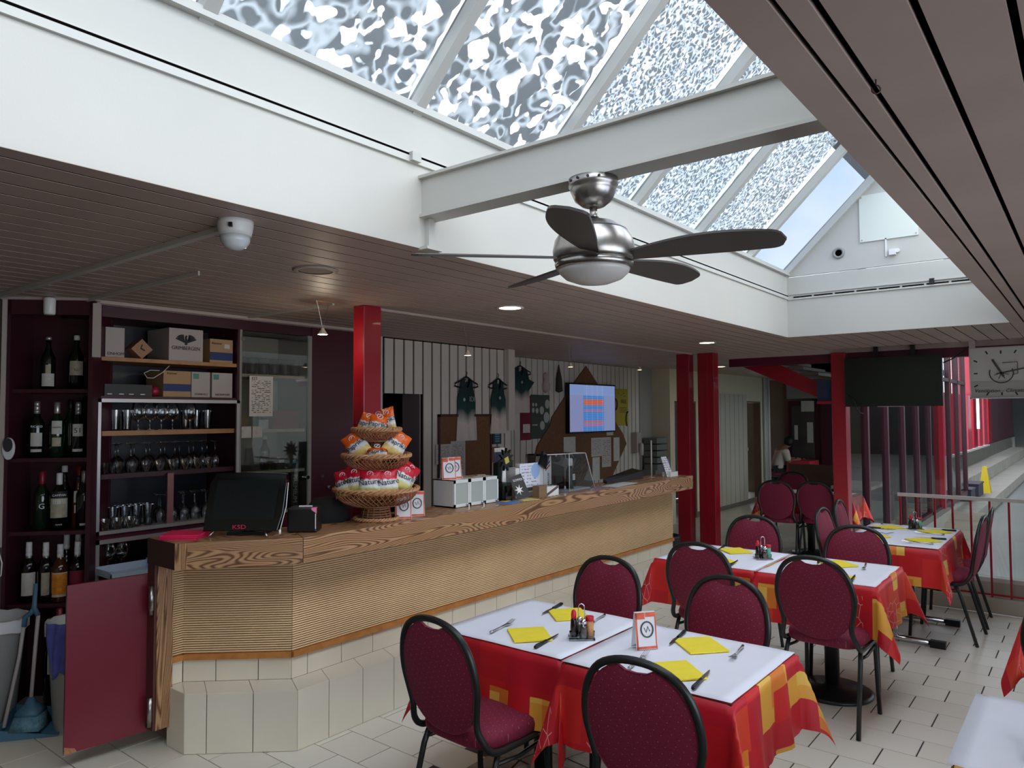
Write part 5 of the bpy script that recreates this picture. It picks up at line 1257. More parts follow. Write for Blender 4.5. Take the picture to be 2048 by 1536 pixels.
b = MB(); b.lathe([(0.03, 2.382), (0.075, 2.374), (0.115, 2.347), (0.118, 2.344), (0.138, 2.312), (0.146, 2.274), (0.143, 2.247), (0.135, 2.234)], (FX, FY, 0), 36); b.build('motor_housing', steel, fan, world=True)
b = MB(); b.lathe([(0.1165, 2.3465), (0.119, 2.3445), (0.119, 2.3415), (0.1165, 2.342)], (FX, FY, 0), 36, caps=False); b.build('housing_seam', black_pl, fan, world=True)
b = MB(); b.lathe([(0.132, 2.236), (0.139, 2.23), (0.134, 2.212), (0.128, 2.21)], (FX, FY, 0), 36); b.build('globe_ring', steel, fan, world=True)
b = MB(); b.lathe([(0.127, 2.212), (0.122, 2.197), (0.10, 2.177), (0.06, 2.162), (0.002, 2.156)], (FX, FY, 0), 36); b.build('globe', M('frosted_globe', (206, 202, 198), 0.35), fan, world=True)
blade_m = M('fan_blade', (62, 58, 54), 0.4, noise=(8, 0.05))
for k, an in enumerate((14, 84, 155, 225, 297)):
    a = R(an); rd = Vector((math.cos(a), math.sin(a), 0)); tg = Vector((-math.sin(a), math.cos(a), 0))
    pit = R(-14); w = tg*math.cos(pit)+Z3*math.sin(pit); nn = rd.cross(w)
    out = []; NB = 40
    def wid(t): return 0.03+0.042*math.sin(min(1, t*1.1)*PI*0.75)
    top = []; bot = []
    for i in range(NB+1):
        t_ = i/NB; r = 0.125+0.515*t_; sw = -0.03*math.sin(t_*PI*0.9)
        hw = wid(t_)*(1.0 if t_ < 0.9 else math.sqrt(max(0, 1-((t_-0.9)/0.1)**2)))
        top.append((r, sw+hw)); bot.append((r, sw-hw))
    poly = bot+top[::-1][1:]
    b = MB(); b.plate(poly, Vector((FX, FY, 2.25))-nn*0.004, rd, w, 0.008); b.build('blade', blade_m, fan, world=True)

# ------------------------------------------------------------------ small ceiling fittings
cam = thing('security_camera', 'white dome security camera on the ceiling edge above the bar', 'camera', (-2.40, 1.42, 2.3))
b = MB(); b.lathe([(0.062, 2.40), (0.062, 2.385), (0.058, 2.36), (0.054, 2.345)], (-2.40, 1.42, 0), 24); b.build('housing', white_pl, cam, world=True)
b = MB(); b.lathe([(0.053, 2.346), (0.05, 2.325), (0.038, 2.305), (0.018, 2.295), (0.002, 2.293)], (-2.40, 1.42, 0), 24); b.build('dome', M('dome_pale', (200, 204, 206), 0.15), cam, world=True)
b = MB(); b.box((-2.355, 1.375, 2.372), (0.012, 0.012, 0.016), rz=R(45)); b.build('lens', black_pl, cam, world=True)
for lb, p, q, w in (('white cable duct running from the dome camera to the corner shelf', (-2.46, 1.43), (-4.86, 1.43), 0.028), ('short white cable duct on the ceiling above the carton shelf', (-3.37, 1.81), (-4.66, 1.80), 0.018)):
    b = MB(); b.box2((p[0], p[1]-w/2, HC-0.02), (q[0], q[1]+w/2, HC)); tag(b.build('cable_duct', white_trim), lb, 'duct')
b = MB(); b.box2((-3.662, 3.17, HC-0.016), (-3.645, 7.96, HC)); tag(b.build('cable_duct', M('trim_grey', (176, 160, 152))), 'thin ceiling duct running between the red pillars', 'duct')
b = MB(); b.box2((-4.66, 2.86, HC-0.012), (-3.71, 2.875, HC)); tag(b.build('cable_duct', white_trim), 'thin white duct from bar wall to the first red pillar', 'duct')
sp = thing('ceiling_speaker', 'round flush ceiling speaker above the bar', 'speaker', (-2.92, 2.15, HC))
b = MB(); b.lathe([(0.085, HC), (0.105, HC), (0.108, HC-0.004), (0.10, HC-0.008), (0.083, HC-0.006)], (-2.92, 2.15, 0), 32, caps=False); b.build('ring', M('speaker_ring', (178, 162, 152), 0.5), sp, world=True)
b = MB(); b.lathe([(0.084, HC-0.003), (0.002, HC-0.003)], (-2.92, 2.15, 0), 32, caps=False); b.build('grille', M('speaker_grille', (142, 126, 114), 0.6, bump=(400, 0.5)), sp, world=True)
for lb, x, y in (('recessed round ceiling light above the middle of the bar', -2.975, 3.72), ('recessed round ceiling light near the red pillars at the bar end', -2.97, 6.82), ('recessed round ceiling light in the corridor past the pillars', -4.35, 10.45), ('recessed round ceiling light by the stair stringer', -2.85, 9.86)):
    t = thing('downlight', lb, 'ceiling light', (x, y, HC-0.01))
    b = MB(); b.lathe([(0.072, HC+0.0), (0.09, HC), (0.092, HC-0.006), (0.072, HC-0.006)], (x, y, 0), 28, caps=False); b.build('ring', white_pl, t, world=True)
    b = MB(); b.lathe([(0.073, HC-0.003), (0.002, HC-0.003)], (x, y, 0), 28, caps=False); b.build('diffuser', M('lamp_disc', (255, 236, 206), 0.5, emit=((255, 228, 190), 5.0)), t, world=True)
for k, (lb, x, y, z) in enumerate((('lit halogen spot on two wires in front of the maroon wall', -3.70, 2.78, 2.20), ('halogen spot on wires above the first jersey', -3.70, 4.11, 2.15), ('halogen spot on wires left of the wall screen', -4.05, 6.02, 2.17), ('halogen spot above the grey niche wall', -4.1, 7.52, 2.21))):
    t = thing('wire_lamp', lb, 'lamp', (x, y, z), group='halogen spots on wires')
    b = MB(); b.tube([(x, y-0.045, HC), (x, y-0.006, z+0.055), (x, y-0.006, z+0.03)], 0.0014, 5); b.tube([(x-0.02, y+0.06, HC), (x, y+0.006, z+0.055), (x, y+0.006, z+0.03)], 0.0014, 5); b.build('wire', steel, t, world=True)
    b = MB(); b.lathe([(0.010, z+0.036), (0.012, z+0.026), (0.026, z+0.006), (0.031, z-0.004), (0.029, z-0.003), (0.012, z+0.02)], (x, y, 0), 16, caps=False); b.build('reflector', M('lamp_reflector', (232, 216, 190), 0.25), t, world=True)
    b = MB(); b.lathe([(0.028, z-0.002), (0.002, z-0.004)], (x, y, 0), 16, caps=False); b.lathe([(0.004, z+0.03), (0.006, z+0.015), (0.002, z+0.0)], (x, y, 0), 8)
    b.build('bulb', M('bulb_warm' if k == 0 else 'bulb_dim', (255, 226, 170), 0.4, emit=((255, 214, 150), 22.0 if k == 0 else 5.0)), t, world=True)
    if k == 0:
        l = bpy.data.lights.new('spot_bulb', 'POINT'); l.energy = 0.9; l.color = (1, 0.82, 0.6); l.shadow_soft_size = 0.02
        lo = bpy.data.objects.new('spot_bulb', l); COL.objects.link(lo); lo.location = (x, y, z-0.03)
b = MB(); b.tube([(-0.339, 1.658, HC), (-0.339, 1.658, HC-0.012)]+[(-0.339+0.0094*math.sin(i*0.62)*0.78, 1.658+0.0094*math.sin(i*0.62)*0.62, HC-0.0215+0.0094*math.cos(i*0.62)) for i in range(1, 9)], 0.0016, 6); tag(b.build('screw_hook', M('rust_brown', (74, 54, 50), 0.6, metal=0.4)), 'small rusty screw hook in the ceiling boards', 'hook')

# ------------------------------------------------------------------ jerseys
def jersey_material():
    m, nt, p = newmat('jersey_fade'); L = nt.links.new
    uv = N(nt, 'ShaderNodeUVMap'); sp_ = N(nt, 'ShaderNodeSeparateXYZ'); L(uv.outputs[0], sp_.inputs[0])
    cr = ramp(nt, [(0.3, rgb(206, 192, 182)), (0.52, rgb(22, 62, 58)), (0.8, rgb(14, 42, 42))]); L(sp_.outputs['Y'], cr.inputs['Fac'])
    L(cr.outputs['Color'], p.inputs['Base Color']); p.inputs['Roughness'].default_value = 0.8
    return m
jm = jersey_material()
def jersey(name, label, x, y, ztop, w, h, sleeves=False, txt='', ex=0.0):
    t = thing(name, label, 'jersey', (x, y, ztop-h))
    # outline in (y, z): straps, armholes, flared hem
    hw = w/2
    if sleeves:
        half = [(0.06, h), (hw*0.75, h-0.03), (hw*1.55, h-0.17), (hw*1.25, h-0.22), (hw*0.98, h-0.15), (hw*0.95, h*0.5), (hw*1.0, 0.0)]
    else:
        half = [(0.045, h), (hw*0.62, h-0.005), (hw*0.64, h-0.10), (hw*0.9, h-0.20), (hw*0.88, h*0.5), (hw*1.02, 0.0)]
    neck = [(0.03, h-0.07), (0.0, h-0.10)] if not sleeves else [(0.03, h-0.02), (0, h-0.03)]
    # left/right edge functions sampled down the height -> front and back sheets
    def edge(z):
        pts = sorted(half, key=lambda q: q[1])
        for i in range(len(pts)-1):
            if pts[i][1] <= z <= pts[i+1][1]:
                k = (z-pts[i][1])/max(1e-6, pts[i+1][1]-pts[i][1]); return pts[i][0]+(pts[i+1][0]-pts[i][0])*k
        return pts[-1][0]
    b = MB()
    for side in (1, -1):
        def fn(u, v, side=side):
            hcap = h-(0.10 if side == 1 else 0.05)*max(0.0, 1-abs(2*u-1)/0.45)**0.7
            z = v*hcap; e = edge(z)
            yy = (2*u-1)*e
            dx = side*(0.014*(1-(2*u-1)**2)+0.006*math.sin(u*16+v*3)*(1-v))
            return (x+ex+0.02+dx, y+yy, ztop-h+z)
        b.grid(fn, 18, 16, uv=lambda u, v: (u, v))
    b.build('fabric', jm, t, world=True)
    b = MB(); ph = [(-0.20, -0.075), (-0.19, -0.05), (-0.1, -0.02), (-0.03, 0.012), (0.0, 0.02), (0.03, 0.012), (0.1, -0.02), (0.19, -0.05), (0.20, -0.075), (0.15, -0.085), (0.0, -0.088), (-0.15, -0.085)]
    s = w*1.15/0.4
    b.tube([(x+ex+0.02, y+a*s, ztop+c+0.0) for a, c in ph], 0.008, 6, closed=True)
    b.tube([(x+ex+0.02, y, ztop+0.02), (x+ex+0.02, y, ztop+0.045), (x+ex+0.015, y+0.015, ztop+0.06), (x+ex+0.005, y+0.01, ztop+0.075)], 0.004, 6); b.build('hanger', black_pl, t, world=True)
    wl_ = M('jersey_print', (150, 160, 156), 0.7)
    b = MB(); b.plate([(0.018*math.cos(i*PI/4), 0.018*math.sin(i*PI/4)) for i in range(8)], (x+ex+0.042, y-w*0.2 if txt else y, ztop-h*0.42+0.05), Y3, Z3, 0.002); b.build('badge', wl_, t, world=True)
    if txt: text('lettering', txt, 0.07, wl_, t, (x+ex+0.043, y+w*0.22, ztop-h*0.38+0.03), Y3, Z3)
    return t
jersey('running_singlet', 'green to white faded singlet with number print on a black hanger', -4.95, 5.46, 2.06, 0.30, 0.62, txt='IDF')
jersey('running_singlet', 'green to white faded singlet hanging beside the boarded corner', -4.95, 5.96, 2.06, 0.27, 0.56)
jersey('sports_shirt', 'green to white shirt with short sleeves hanging in the alcove', -5.46, 7.0, 2.27, 0.36, 0.55, sleeves=True)

# ------------------------------------------------------------------ notice boards and posters
ck = thing('notice_board', 'brown cork notice board on the boarded wall', 'notice board', (-4.94, 5.46, 1.0))
b = MB(); b.box2((-4.95, 5.075, 1.05), (-4.938, 5.84, 1.69)); b.build('cork', corkm, ck, world=True)
b = MB()
for a, c in (((-4.95, 5.06, 1.05), (-4.925, 5.08, 1.70)), ((-4.95, 5.83, 1.05), (-4.925, 5.85, 1.70)), ((-4.95, 5.06, 1.68), (-4.925, 5.85, 1.705))): b.box2(a, c)
b.build('frame', M('board_frame', (70, 30, 30), 0.5), ck, world=True)
def pin_sheet(label, x, y, z, w, h, mat, name='notice', cat='paper', group=None):
    return tag(sheet(name, mat, None, (x, y, z), Y3, Z3, w, h, 0.0015), label, cat, group)
pr1 = stripes_uv('notice_print_a', (190, 182, 176), (120, 112, 108), 16)
pr2 = stripes_uv('notice_print_b', (184, 176, 170), (104, 98, 96), 30)
pin_sheet('printed notice on the cork board behind the locker box', -4.937, 5.13, 1.32, 0.21, 0.19, pr1)
pin_sheet('long printed list beside the notice on the cork board', -4.937, 5.34, 1.24, 0.21, 0.40, pr2)
bf = thing('framed_sign', 'small dark blue framed sign at the right of the cork board', 'sign', (-4.93, 5.95, 1.40))
b = MB(); b.box2((-4.948, 5.87, 1.39), (-4.925, 6.0, 1.52)); b.build('panel', M('sign_petrol', (36, 62, 78), 0.4), bf, world=True)
b = MB()
for k in range(4): b.box2((-4.925, 5.90, 1.415+k*0.024), (-4.924, 5.97, 1.425+k*0.024))
b.build('print', M('sign_print', (120, 160, 170), 0.6), bf, world=True)
pin_sheet('brown box sign under the dark blue framed sign', -4.945, 5.935, 1.28, 0.13, 0.16, M('sign_brown', (118, 92, 76), 0.7, noise=(16, 0.2)), 'sign_plate', 'sign')
t = thing('leaflet_stand', 'dark green stand holding a blue and white leaflet behind the locker box', 'stand', (-3.50, 4.28, 1.08))
b = MB(); b.prism([(-3.525, 4.19), (-3.47, 4.19), (-3.47, 4.37), (-3.525, 4.37)], 1.08, 1.345); b.build('stand_body', M('dark_green', (20, 40, 32), 0.6), t, world=True, bevel=0.01)
sheet('leaflet', M('leaflet_navy', (46, 62, 92), 0.5, noise=(9, 0.6)), t, (-3.50, 4.24, 1.395), Y3, Z3, 0.12, 0.11)
sheet('leaflet_top', lab_w, t, (-3.4985, 4.24, 1.435), Y3, Z3, 0.12, 0.03)

# mountain-shaped brown board with screen
mb = thing('mountain_board', 'brown mountain-shaped pin board with pointed top behind the screen', 'notice board', (-5.45, 8.4, 0.8))
outl = [(8.48, 2.36), (8.75, 2.14), (9.0, 1.9), (9.2, 1.62), (9.45, 1.42), (9.56, 1.26), (9.3, 0.98), (9.14, 0.80), (8.0, 0.75), (7.3, 1.20), (7.34, 1.30), (7.5, 1.46), (7.62, 1.56), (7.66, 1.66), (7.95, 1.92), (8.15, 2.10)]
b = MB(); b.plate([(a, c) for a, c in outl], (-5.458, 0, 0), Y3, Z3, 0.015); b.build('board', corkm, mb, world=True)
def screen_material():
    """information screen: pale side columns, blue timetable with orange rows"""
    m, nt, p = newmat('info_screen'); L = nt.links.new
    uv = N(nt, 'ShaderNodeUVMap'); s = N(nt, 'ShaderNodeSeparateXYZ'); L(uv.outputs[0], s.inputs[0])
    base = ramp(nt, [(0.0, rgb(126, 134, 176)), (0.28, rgb(126, 134, 176)), (0.281, rgb(60, 120, 190)), (0.735, rgb(60, 120, 190)), (0.736, rgb(126, 136, 176))], 'CONSTANT'); L(s.outputs['X'], base.inputs['Fac'])
    # orange rows
    rows = ramp(nt, [(0.0, (0, 0, 0, 1)), (0.10, (0.5, 0.5, 0.5, 1)), (0.19, (0, 0, 0, 1)), (0.20, (1, 1, 1, 1)), (0.23, (0, 0, 0, 1)), (0.42, (0.6, 0.6, 0.6, 1)), (0.47, (0, 0, 0, 1)), (0.56, (1, 1, 1, 1)), (0.69, (0, 0, 0, 1))], 'CONSTANT'); L(s.outputs['Y'], rows.inputs['Fac'])
    ix = ramp(nt, [(0.0, (0, 0, 0, 1)), (0.29, (1, 1, 1, 1)), (0.73, (0, 0, 0, 1))], 'CONSTANT'); L(s.outputs['X'], ix.inputs['Fac'])
    a = N(nt, 'ShaderNodeMath', operation='MULTIPLY'); L(rows.outputs['Color'], a.inputs[0]); L(ix.outputs['Color'], a.inputs[1])
    m1 = N(nt, 'ShaderNodeMixRGB'); m1.inputs[2].default_value = rgb(190, 86, 60); L(a.outputs[0], m1.inputs[0]); L(base.outputs['Color'], m1.inputs[1])
    # header band
    hd = ramp(nt, [(0.0, (0, 0, 0, 1)), (0.77, (1, 1, 1, 1))], 'CONSTANT'); L(s.outputs['Y'], hd.inputs['Fac'])
    m2 = N(nt, 'ShaderNodeMixRGB'); m2.inputs[2].default_value = rgb(120, 142, 190); L(hd.outputs['Color'], m2.inputs[0]); L(m1.outputs[0], m2.inputs[1])
    # grid lines
    g = N(nt, 'ShaderNodeMath', operation='MULTIPLY'); g.inputs[1].default_value = 26; L(s.outputs['Y'], g.inputs[0])
    f = N(nt, 'ShaderNodeMath', operation='FRACT'); L(g.outputs[0], f.inputs[0]); lt = N(nt, 'ShaderNodeMath', operation='LESS_THAN'); lt.inputs[1].default_value = 0.16; L(f.outputs[0], lt.inputs[0])
    gx_ = N(nt, 'ShaderNodeMath', operation='MULTIPLY'); gx_.inputs[1].default_value = 8.5; L(s.outputs['X'], gx_.inputs[0])
    fx = N(nt, 'ShaderNodeMath', operation='FRACT'); L(gx_.outputs[0], fx.inputs[0]); lx = N(nt, 'ShaderNodeMath', operation='LESS_THAN'); lx.inputs[1].default_value = 0.08; L(fx.outputs[0], lx.inputs[0])
    mxx = N(nt, 'ShaderNodeMath', operation='MAXIMUM'); L(lt.outputs[0], mxx.inputs[0]); L(lx.outputs[0], mxx.inputs[1])
    a2 = N(nt, 'ShaderNodeMath', operation='MULTIPLY'); L(mxx.outputs[0], a2.inputs[0]); L(ix.outputs['Color'], a2.inputs[1])
    a3 = N(nt, 'ShaderNodeMath', operation='MULTIPLY'); a3.inputs[1].default_value = 0.35; L(a2.outputs[0], a3.inputs[0])
    m3 = N(nt, 'ShaderNodeMixRGB'); m3.inputs[2].default_value = rgb(170, 190, 225); L(a3.outputs[0], m3.inputs[0]); L(m2.outputs[0], m3.inputs[1])
    p.inputs['Base Color'].default_value = (0.01, 0.01, 0.01, 1); p.inputs['Roughness'].default_value = 0.2
    L(m3.outputs[0], p.inputs['Emission Color']); p.inputs['Emission Strength'].default_value = 0.4
    return m
tv = thing('wall_screen', 'switched-on wall screen showing a blue and orange timetable', 'screen', (-5.40, 8.55, 1.45))
b = MB(); b.box2((-5.44, 7.96, 1.445), (-5.385, 9.15, 2.115)); b.build('casing', black_pl, tv, world=True)
b = MB(); b.plate([(7.98, 1.465), (9.13, 1.465), (9.13, 2.095), (7.98, 2.095)], (-5.3845, 0, 0), Y3, Z3, 0.0015); b.build('display', screen_material(), tv, world=True)
for lb, y, z, w, h in (('blank sheet pinned below the left of the wall screen', 8.05, 1.27, 0.28, 0.26), ('printed sheet pinned below the right of the wall screen, upper left of the cluster', 8.72, 1.24, 0.28, 0.26), ('tall lined sheet in the middle of the cluster', 8.98, 1.16, 0.25, 0.42), ('narrow sheet at the right of the cluster', 9.26, 1.19, 0.17, 0.34), ('narrow sheet hanging under the cluster', 8.70, 0.94, 0.19, 0.32), ('small label strip above the pinned cluster', 9.08, 1.42, 0.18, 0.05)):
    pin_sheet(lb, -5.44, y, z, w, h, pr1 if 'lined' in lb or 'printed' in lb else lab_w)
yp = thing('event_poster', 'tall yellow event poster with black print right of the screen', 'poster', (-5.455, 9.43, 1.52))
b = MB(); b.box2((-5.46, 9.235, 1.53), (-5.452, 9.63, 2.07)); b.build('sheet', M('poster_yellow', (176, 158, 42), 0.6), yp, world=True)
text('lettering', 'FREE', 0.08, ink, yp, (-5.451, 9.50, 1.88), Y3, Z3)
b = MB()
for k in range(4): b.box2((-5.452, 9.38, 1.79-k*0.022), (-5.451, 9.60, 1.796-k*0.022))
b.tube([(-5.451, 9.255+0.05*math.sin(i*PI/10), 1.84+0.08*math.cos(i*PI/10)) for i in range(11)], 0.012, 5); b.tube([(-5.451, 9.62-0.06*math.sin(i*PI/12), 1.62+0.11*math.cos(i*PI/12)) for i in range(11)], 0.014, 5)
for q in ((9.34, 2.0), (9.42, 1.975), (9.50, 2.0), (9.52, 1.96)): b.lathe([(0.001, 0), (0.03, 0.003), (0.001, 0.006)], (-5.452, q[0], q[1]), 6)
b.build('print', ink, yp, world=True)
rp_ = thing('event_poster', 'dark red poster with a pale note at the left of the alcove', 'poster', (-5.455, 7.12, 1.38))
b = MB(); b.box2((-5.46, 7.02, 1.385), (-5.453, 7.22, 1.93)); b.build('sheet', M('poster_red', (112, 22, 46), 0.6, noise=(9, 0.15)), rp_, world=True)
b = MB(); b.box2((-5.453, 7.06, 1.475), (-5.451, 7.20, 1.58)); b.build('note', lab_w, rp_, world=True)
gp_ = thing('event_poster', 'dark green poster with white discs beside the red one', 'poster', (-5.455, 7.42, 1.38))
b = MB(); b.box2((-5.46, 7.225, 1.395), (-5.453, 7.62, 1.945)); b.build('sheet', M('poster_green', (60, 72, 62), 0.6), gp_, world=True)
b = MB()
for (yy, zz, rr) in ((7.27, 1.75, 0.028), (7.33, 1.82, 0.02), (7.27, 1.82, 0.02), (7.35, 1.745, 0.03), (7.45, 1.75, 0.045), (7.57, 1.83, 0.05), (7.55, 1.66, 0.06), (7.46, 1.56, 0.05)):
    b.plate([(yy+rr*math.cos(i*PI/8), zz+rr*1.15*math.sin(i*PI/8)) for i in range(16)], (-5.453, 0, 0), Y3, Z3, 0.001)
b.box2((-5.453, 7.25, 1.56), (-5.4515, 7.36, 1.575)); b.build('white_disc', M('disc_grey', (170, 172, 166), 0.6), gp_, world=True)
b = MB(); b.lathe([(0.01, 0.0), (0.05, 0.03), (0.06, 0.10), (0.03, 0.17), (0.05, 0.22), (0.01, 0.26)], (-5.44, 7.52, 1.97), 9); tag(b.build('paper_garland', M('crumpled_pink', (190, 166, 160), 0.8, bump=(60, 0.8))), 'crumpled pale paper decoration above the green poster', 'decoration')
b = MB(); b.lathe([(0.004, 0.0), (0.05, 0.02), (0.04, 0.18), (0.012, 0.32), (0.006, 0.36)], (-5.43, 7.80, 1.98), 10); tag(b.build('folded_umbrella', M('dark_cloth', (54, 48, 44), 0.9)), 'dark folded umbrella hanging left of the wall screen', 'umbrella')
hs = thing('soap_dispenser', 'pale wall dispenser at the right end of the alcove', 'dispenser', (-5.42, 9.8, 1.1))
b = MB(); b.box2((-5.46, 9.72, 1.12), (-5.36, 9.86, 1.42)); b.build('body', M('dispenser_pale', (170, 160, 154), 0.4), hs, world=True)
b = MB(); b.lathe([(0.03, 0), (0.035, 0.01), (0.035, 0.16), (0.02, 0.18)], (-5.33, 9.80, 1.08), 12); b.build('bottle', M('dispenser_bottle', (186, 178, 172), 0.3), hs, world=True)
sf = thing('file_trays', 'grey stacked drawer trays in the niche beyond the dispenser', 'drawers', (-5.3, 10.25, 0.9))
for k in range(5):
    b = MB(); b.box2((-5.42, 10.05, 0.85+k*0.1), (-5.2, 10.42, 0.93+k*0.1)); b.build('drawer', M('tray_grey', (110, 112, 108), 0.5), sf, world=True)
b = MB(); b.box2((-5.44, 10.03, 0.0), (-5.22, 10.43, 0.85)); b.build('cupboard', M('tray_grey', (110, 112, 108)), sf, world=True)
# ------------------------------------------------------------------ chairs
def fabric_material():
    m, nt, p = newmat('chair_fabric'); L = nt.links.new
    uv = N(nt, 'ShaderNodeUVMap'); mp = N(nt, 'ShaderNodeMapping'); mp.inputs['Rotation'].default_value = (0, 0, R(28)); L(uv.outputs[0], mp.inputs['Vector'])
    v = N(nt, 'ShaderNodeTexVoronoi', Scale=38.0, Randomness=0.0); v.voronoi_dimensions = '2D'; L(mp.outputs[0], v.inputs['Vector'])
    lt = N(nt, 'ShaderNodeMath', operation='LESS_THAN'); lt.inputs[1].default_value = 0.062; L(v.outputs['Distance'], lt.inputs[0])
    no = N(nt, 'ShaderNodeTexNoise', Scale=160.0, Detail=2.0); L(uv.outputs[0], no.inputs['Vector'])
    cr = ramp(nt, [(0.3, rgb(104, 16, 44)), (0.7, rgb(132, 24, 58))]); L(no.outputs['Fac'], cr.inputs['Fac'])
    mx = N(nt, 'ShaderNodeMixRGB'); mx.inputs[2].default_value = rgb(170, 104, 92); L(lt.outputs[0], mx.inputs[0]); L(cr.outputs['Color'], mx.inputs[1])
    L(mx.outputs[0], p.inputs['Base Color']); p.inputs['Roughness'].default_value = 0.75
    p.inputs['Sheen Weight'].default_value = 0.35; p.inputs['Sheen Tint'].default_value = rgb(236, 120, 150); p.inputs['Sheen Roughness'].default_value = 0.4
    return m
fab = fabric_material()
tube_m = M('chair_tube', (46, 48, 46), 0.34, metal=0.35)
def yb(z): return -0.20-(z-0.46)*0.17
def make_chair():
    t = thing('banquet_chair', 'chair', 'chair')
    half = [(0.195, 0.16, 0.425), (0.2, -0.08, 0.428), (0.2, -0.155, 0.44), (0.196, -0.19, 0.475), (0.182, yb(0.52), 0.52), (0.178, yb(0.56), 0.56), (0.19, yb(0.62), 0.62), (0.203, yb(0.69), 0.69), (0.199, yb(0.76), 0.76), (0.178, yb(0.83), 0.83), (0.135, yb(0.885), 0.885), (0.07, yb(0.914), 0.914)]
    pts = [(-x, y, z) for x, y, z in half]+[(0, yb(0.922), 0.922)]+[(x, y, z) for x, y, z in half[::-1]]
    # smooth the polyline
    def cr_(P, n=4):
        out = []
        for i in range(len(P)-1):
            p0 = Vector(P[max(0, i-1)]); p1 = Vector(P[i]); p2 = Vector(P[i+1]); p3 = Vector(P[min(len(P)-1, i+2)])
            for k in range(n):
                s = k/n; out.append(0.5*((2*p1)+(p2-p0)*s+(2*p0-5*p1+4*p2-p3)*s*s+(3*p1-p0-3*p2+p3)*s**3))
        out.append(Vector(P[-1])); return out
    b = MB(); b.tube(cr_(pts, 3), 0.0135, 8); b.build('back_frame', tube_m, t)
    # pad
    NO = 40
    def outline(i):
        a = 2*PI*i/NO; sa, ca = math.sin(a), math.cos(a); x = 0.194*math.copysign(abs(sa)**0.9, sa); z = 0.695+0.219*math.copysign(abs(ca)**0.9, ca)
        if math.cos(a) > 0 and abs(x) < 0.06: z -= 0.03*math.sqrt(max(0, 1-(x/0.06)**2))
        return x, z
    b = MB()
    for sgn, bul in ((1, 0.024), (-1, 0.013)):
        rings = (0.0, 0.35, 0.65, 0.85, 0.96, 1.0); vs = []; uv = []
        for s in rings:
            for i in range(NO):
                x, z = outline(i); x *= s; z = 0.695+(z-0.695)*s
                d = 0.006+bul*(1-s**4); vs.append((x, yb(z)+sgn*d, z)); uv.append((x, z))
        fs = [(r*NO+i, r*NO+(i+1) % NO, (r+1)*NO+(i+1) % NO, (r+1)*NO+i) for r in range(len(rings)-1) for i in range(NO)]
        b.add(vs, fs, 0, True, uv)
    k = len(rings)*NO; e = (len(rings)-1)*NO
    for i in range(NO): b.f.append((e+i, e+(i+1) % NO, k+e+(i+1) % NO, k+e+i)); b.m.append(0); b.s.append(True)
    b.build('backrest', fab, t)
    # seat cushion
    b = MB(); NS = 36
    def so(i, s):
        a = 2*PI*i/NS; c, s_ = math.cos(a), math.sin(a); ex = 0.45
        x = math.copysign(abs(c)**ex, c)*0.205*s; y = math.copysign(abs(s_)**ex, s_)*0.205*s
        x *= 1.0 if y > 0 else 0.93+0.07*(1-abs(y)/0.205); return x, y
    lay = [(0.0, 0.518), (0.5, 0.515), (0.85, 0.506), (0.97, 0.492), (1.0, 0.472), (0.99, 0.448), (0.95, 0.436), (0.0, 0.436)]
    vs = []; uv = []
    for s, z in lay:
        for i in range(NS):
            x, y = so(i, s); vs.append((x, y+0.012, z)); uv.append((x, y))
    b.add(vs, [(r*NS+i, (r+1)*NS+i, (r+1)*NS+(i+1) % NS, r*NS+(i+1) % NS) for r in range(len(lay)-1) for i in range(NS)], 0, True, uv); b.build('seat', fab, t)
    for sx in (-1, 1):
        b = MB(); b.tube([(sx*0.185, 0.15, 0.43), (sx*0.19, 0.175, 0.38), (sx*0.2, 0.20, 0.0)], 0.0125, 6); b.build('leg', tube_m, t)
        b = MB(); b.tube([(sx*0.19, -0.11, 0.43), (sx*0.196, -0.14, 0.36), (sx*0.205, -0.24, 0.0)], 0.0125, 6); b.build('leg', tube_m, t)
        b = MB(); b.tube([(sx*0.188, 0.17, 0.385), (sx*0.192, 0.0, 0.372), (sx*0.194, -0.13, 0.385)], 0.009, 6); b.build('side_rail', tube_m, t)
    return t
chair0 = make_chair(); used = [False]
def chair(label, x, y, deg):
    o = chair0 if not used[0] else copy_tree(chair0); used[0] = True
    o.location = (x, y, 0); o.rotation_euler = (0, 0, R(deg)); o['label'] = label; o['group'] = 'burgundy banquet chairs'
    return o
chair('burgundy round-back chair at the front left of the nearest table, back to the viewer', -1.985, 2.29, -3)
chair('burgundy round-back chair at the near right of the nearest table, cut by the lower edge', -1.165, 2.345, 2)
chair('burgundy round-back chair behind the nearest table, left', -2.085, 3.17, 178)
chair('burgundy round-back chair behind the nearest table, right, with pale tube', -1.40, 3.10, 176)
chair('burgundy round-back chair on the near left side of the middle table', -1.895, 4.41, 2)
chair('burgundy round-back chair on the near right side of the middle table, whole frame visible', -1.205, 4.385, -2)
chair('burgundy round-back chair behind the middle table, left', -2.03, 5.20, 180)
chair('burgundy round-back chair behind the middle table, right', -1.285, 5.13, 182)
chair('burgundy round-back chair seen edge-on at the left of the far table, nearer one', -1.49, 6.26, -92)
chair('burgundy round-back chair seen edge-on at the left of the far table, farther one', -1.53, 6.93, -88)
chair('burgundy round-back chair seen from the side at the right of the far table, nearer one', -0.945, 6.50, 88)
chair('burgundy round-back chair at the right of the far table, hidden behind its neighbour', -0.95, 7.05, 92)
chair('dim burgundy chair at the shaded table past the pillars, left', -2.91, 8.76, 3)
chair('dim burgundy chair at the shaded table past the pillars, right', -2.49, 8.90, -4)
chair('dim burgundy chair on the far side of the shaded table', -3.13, 9.60, 180)
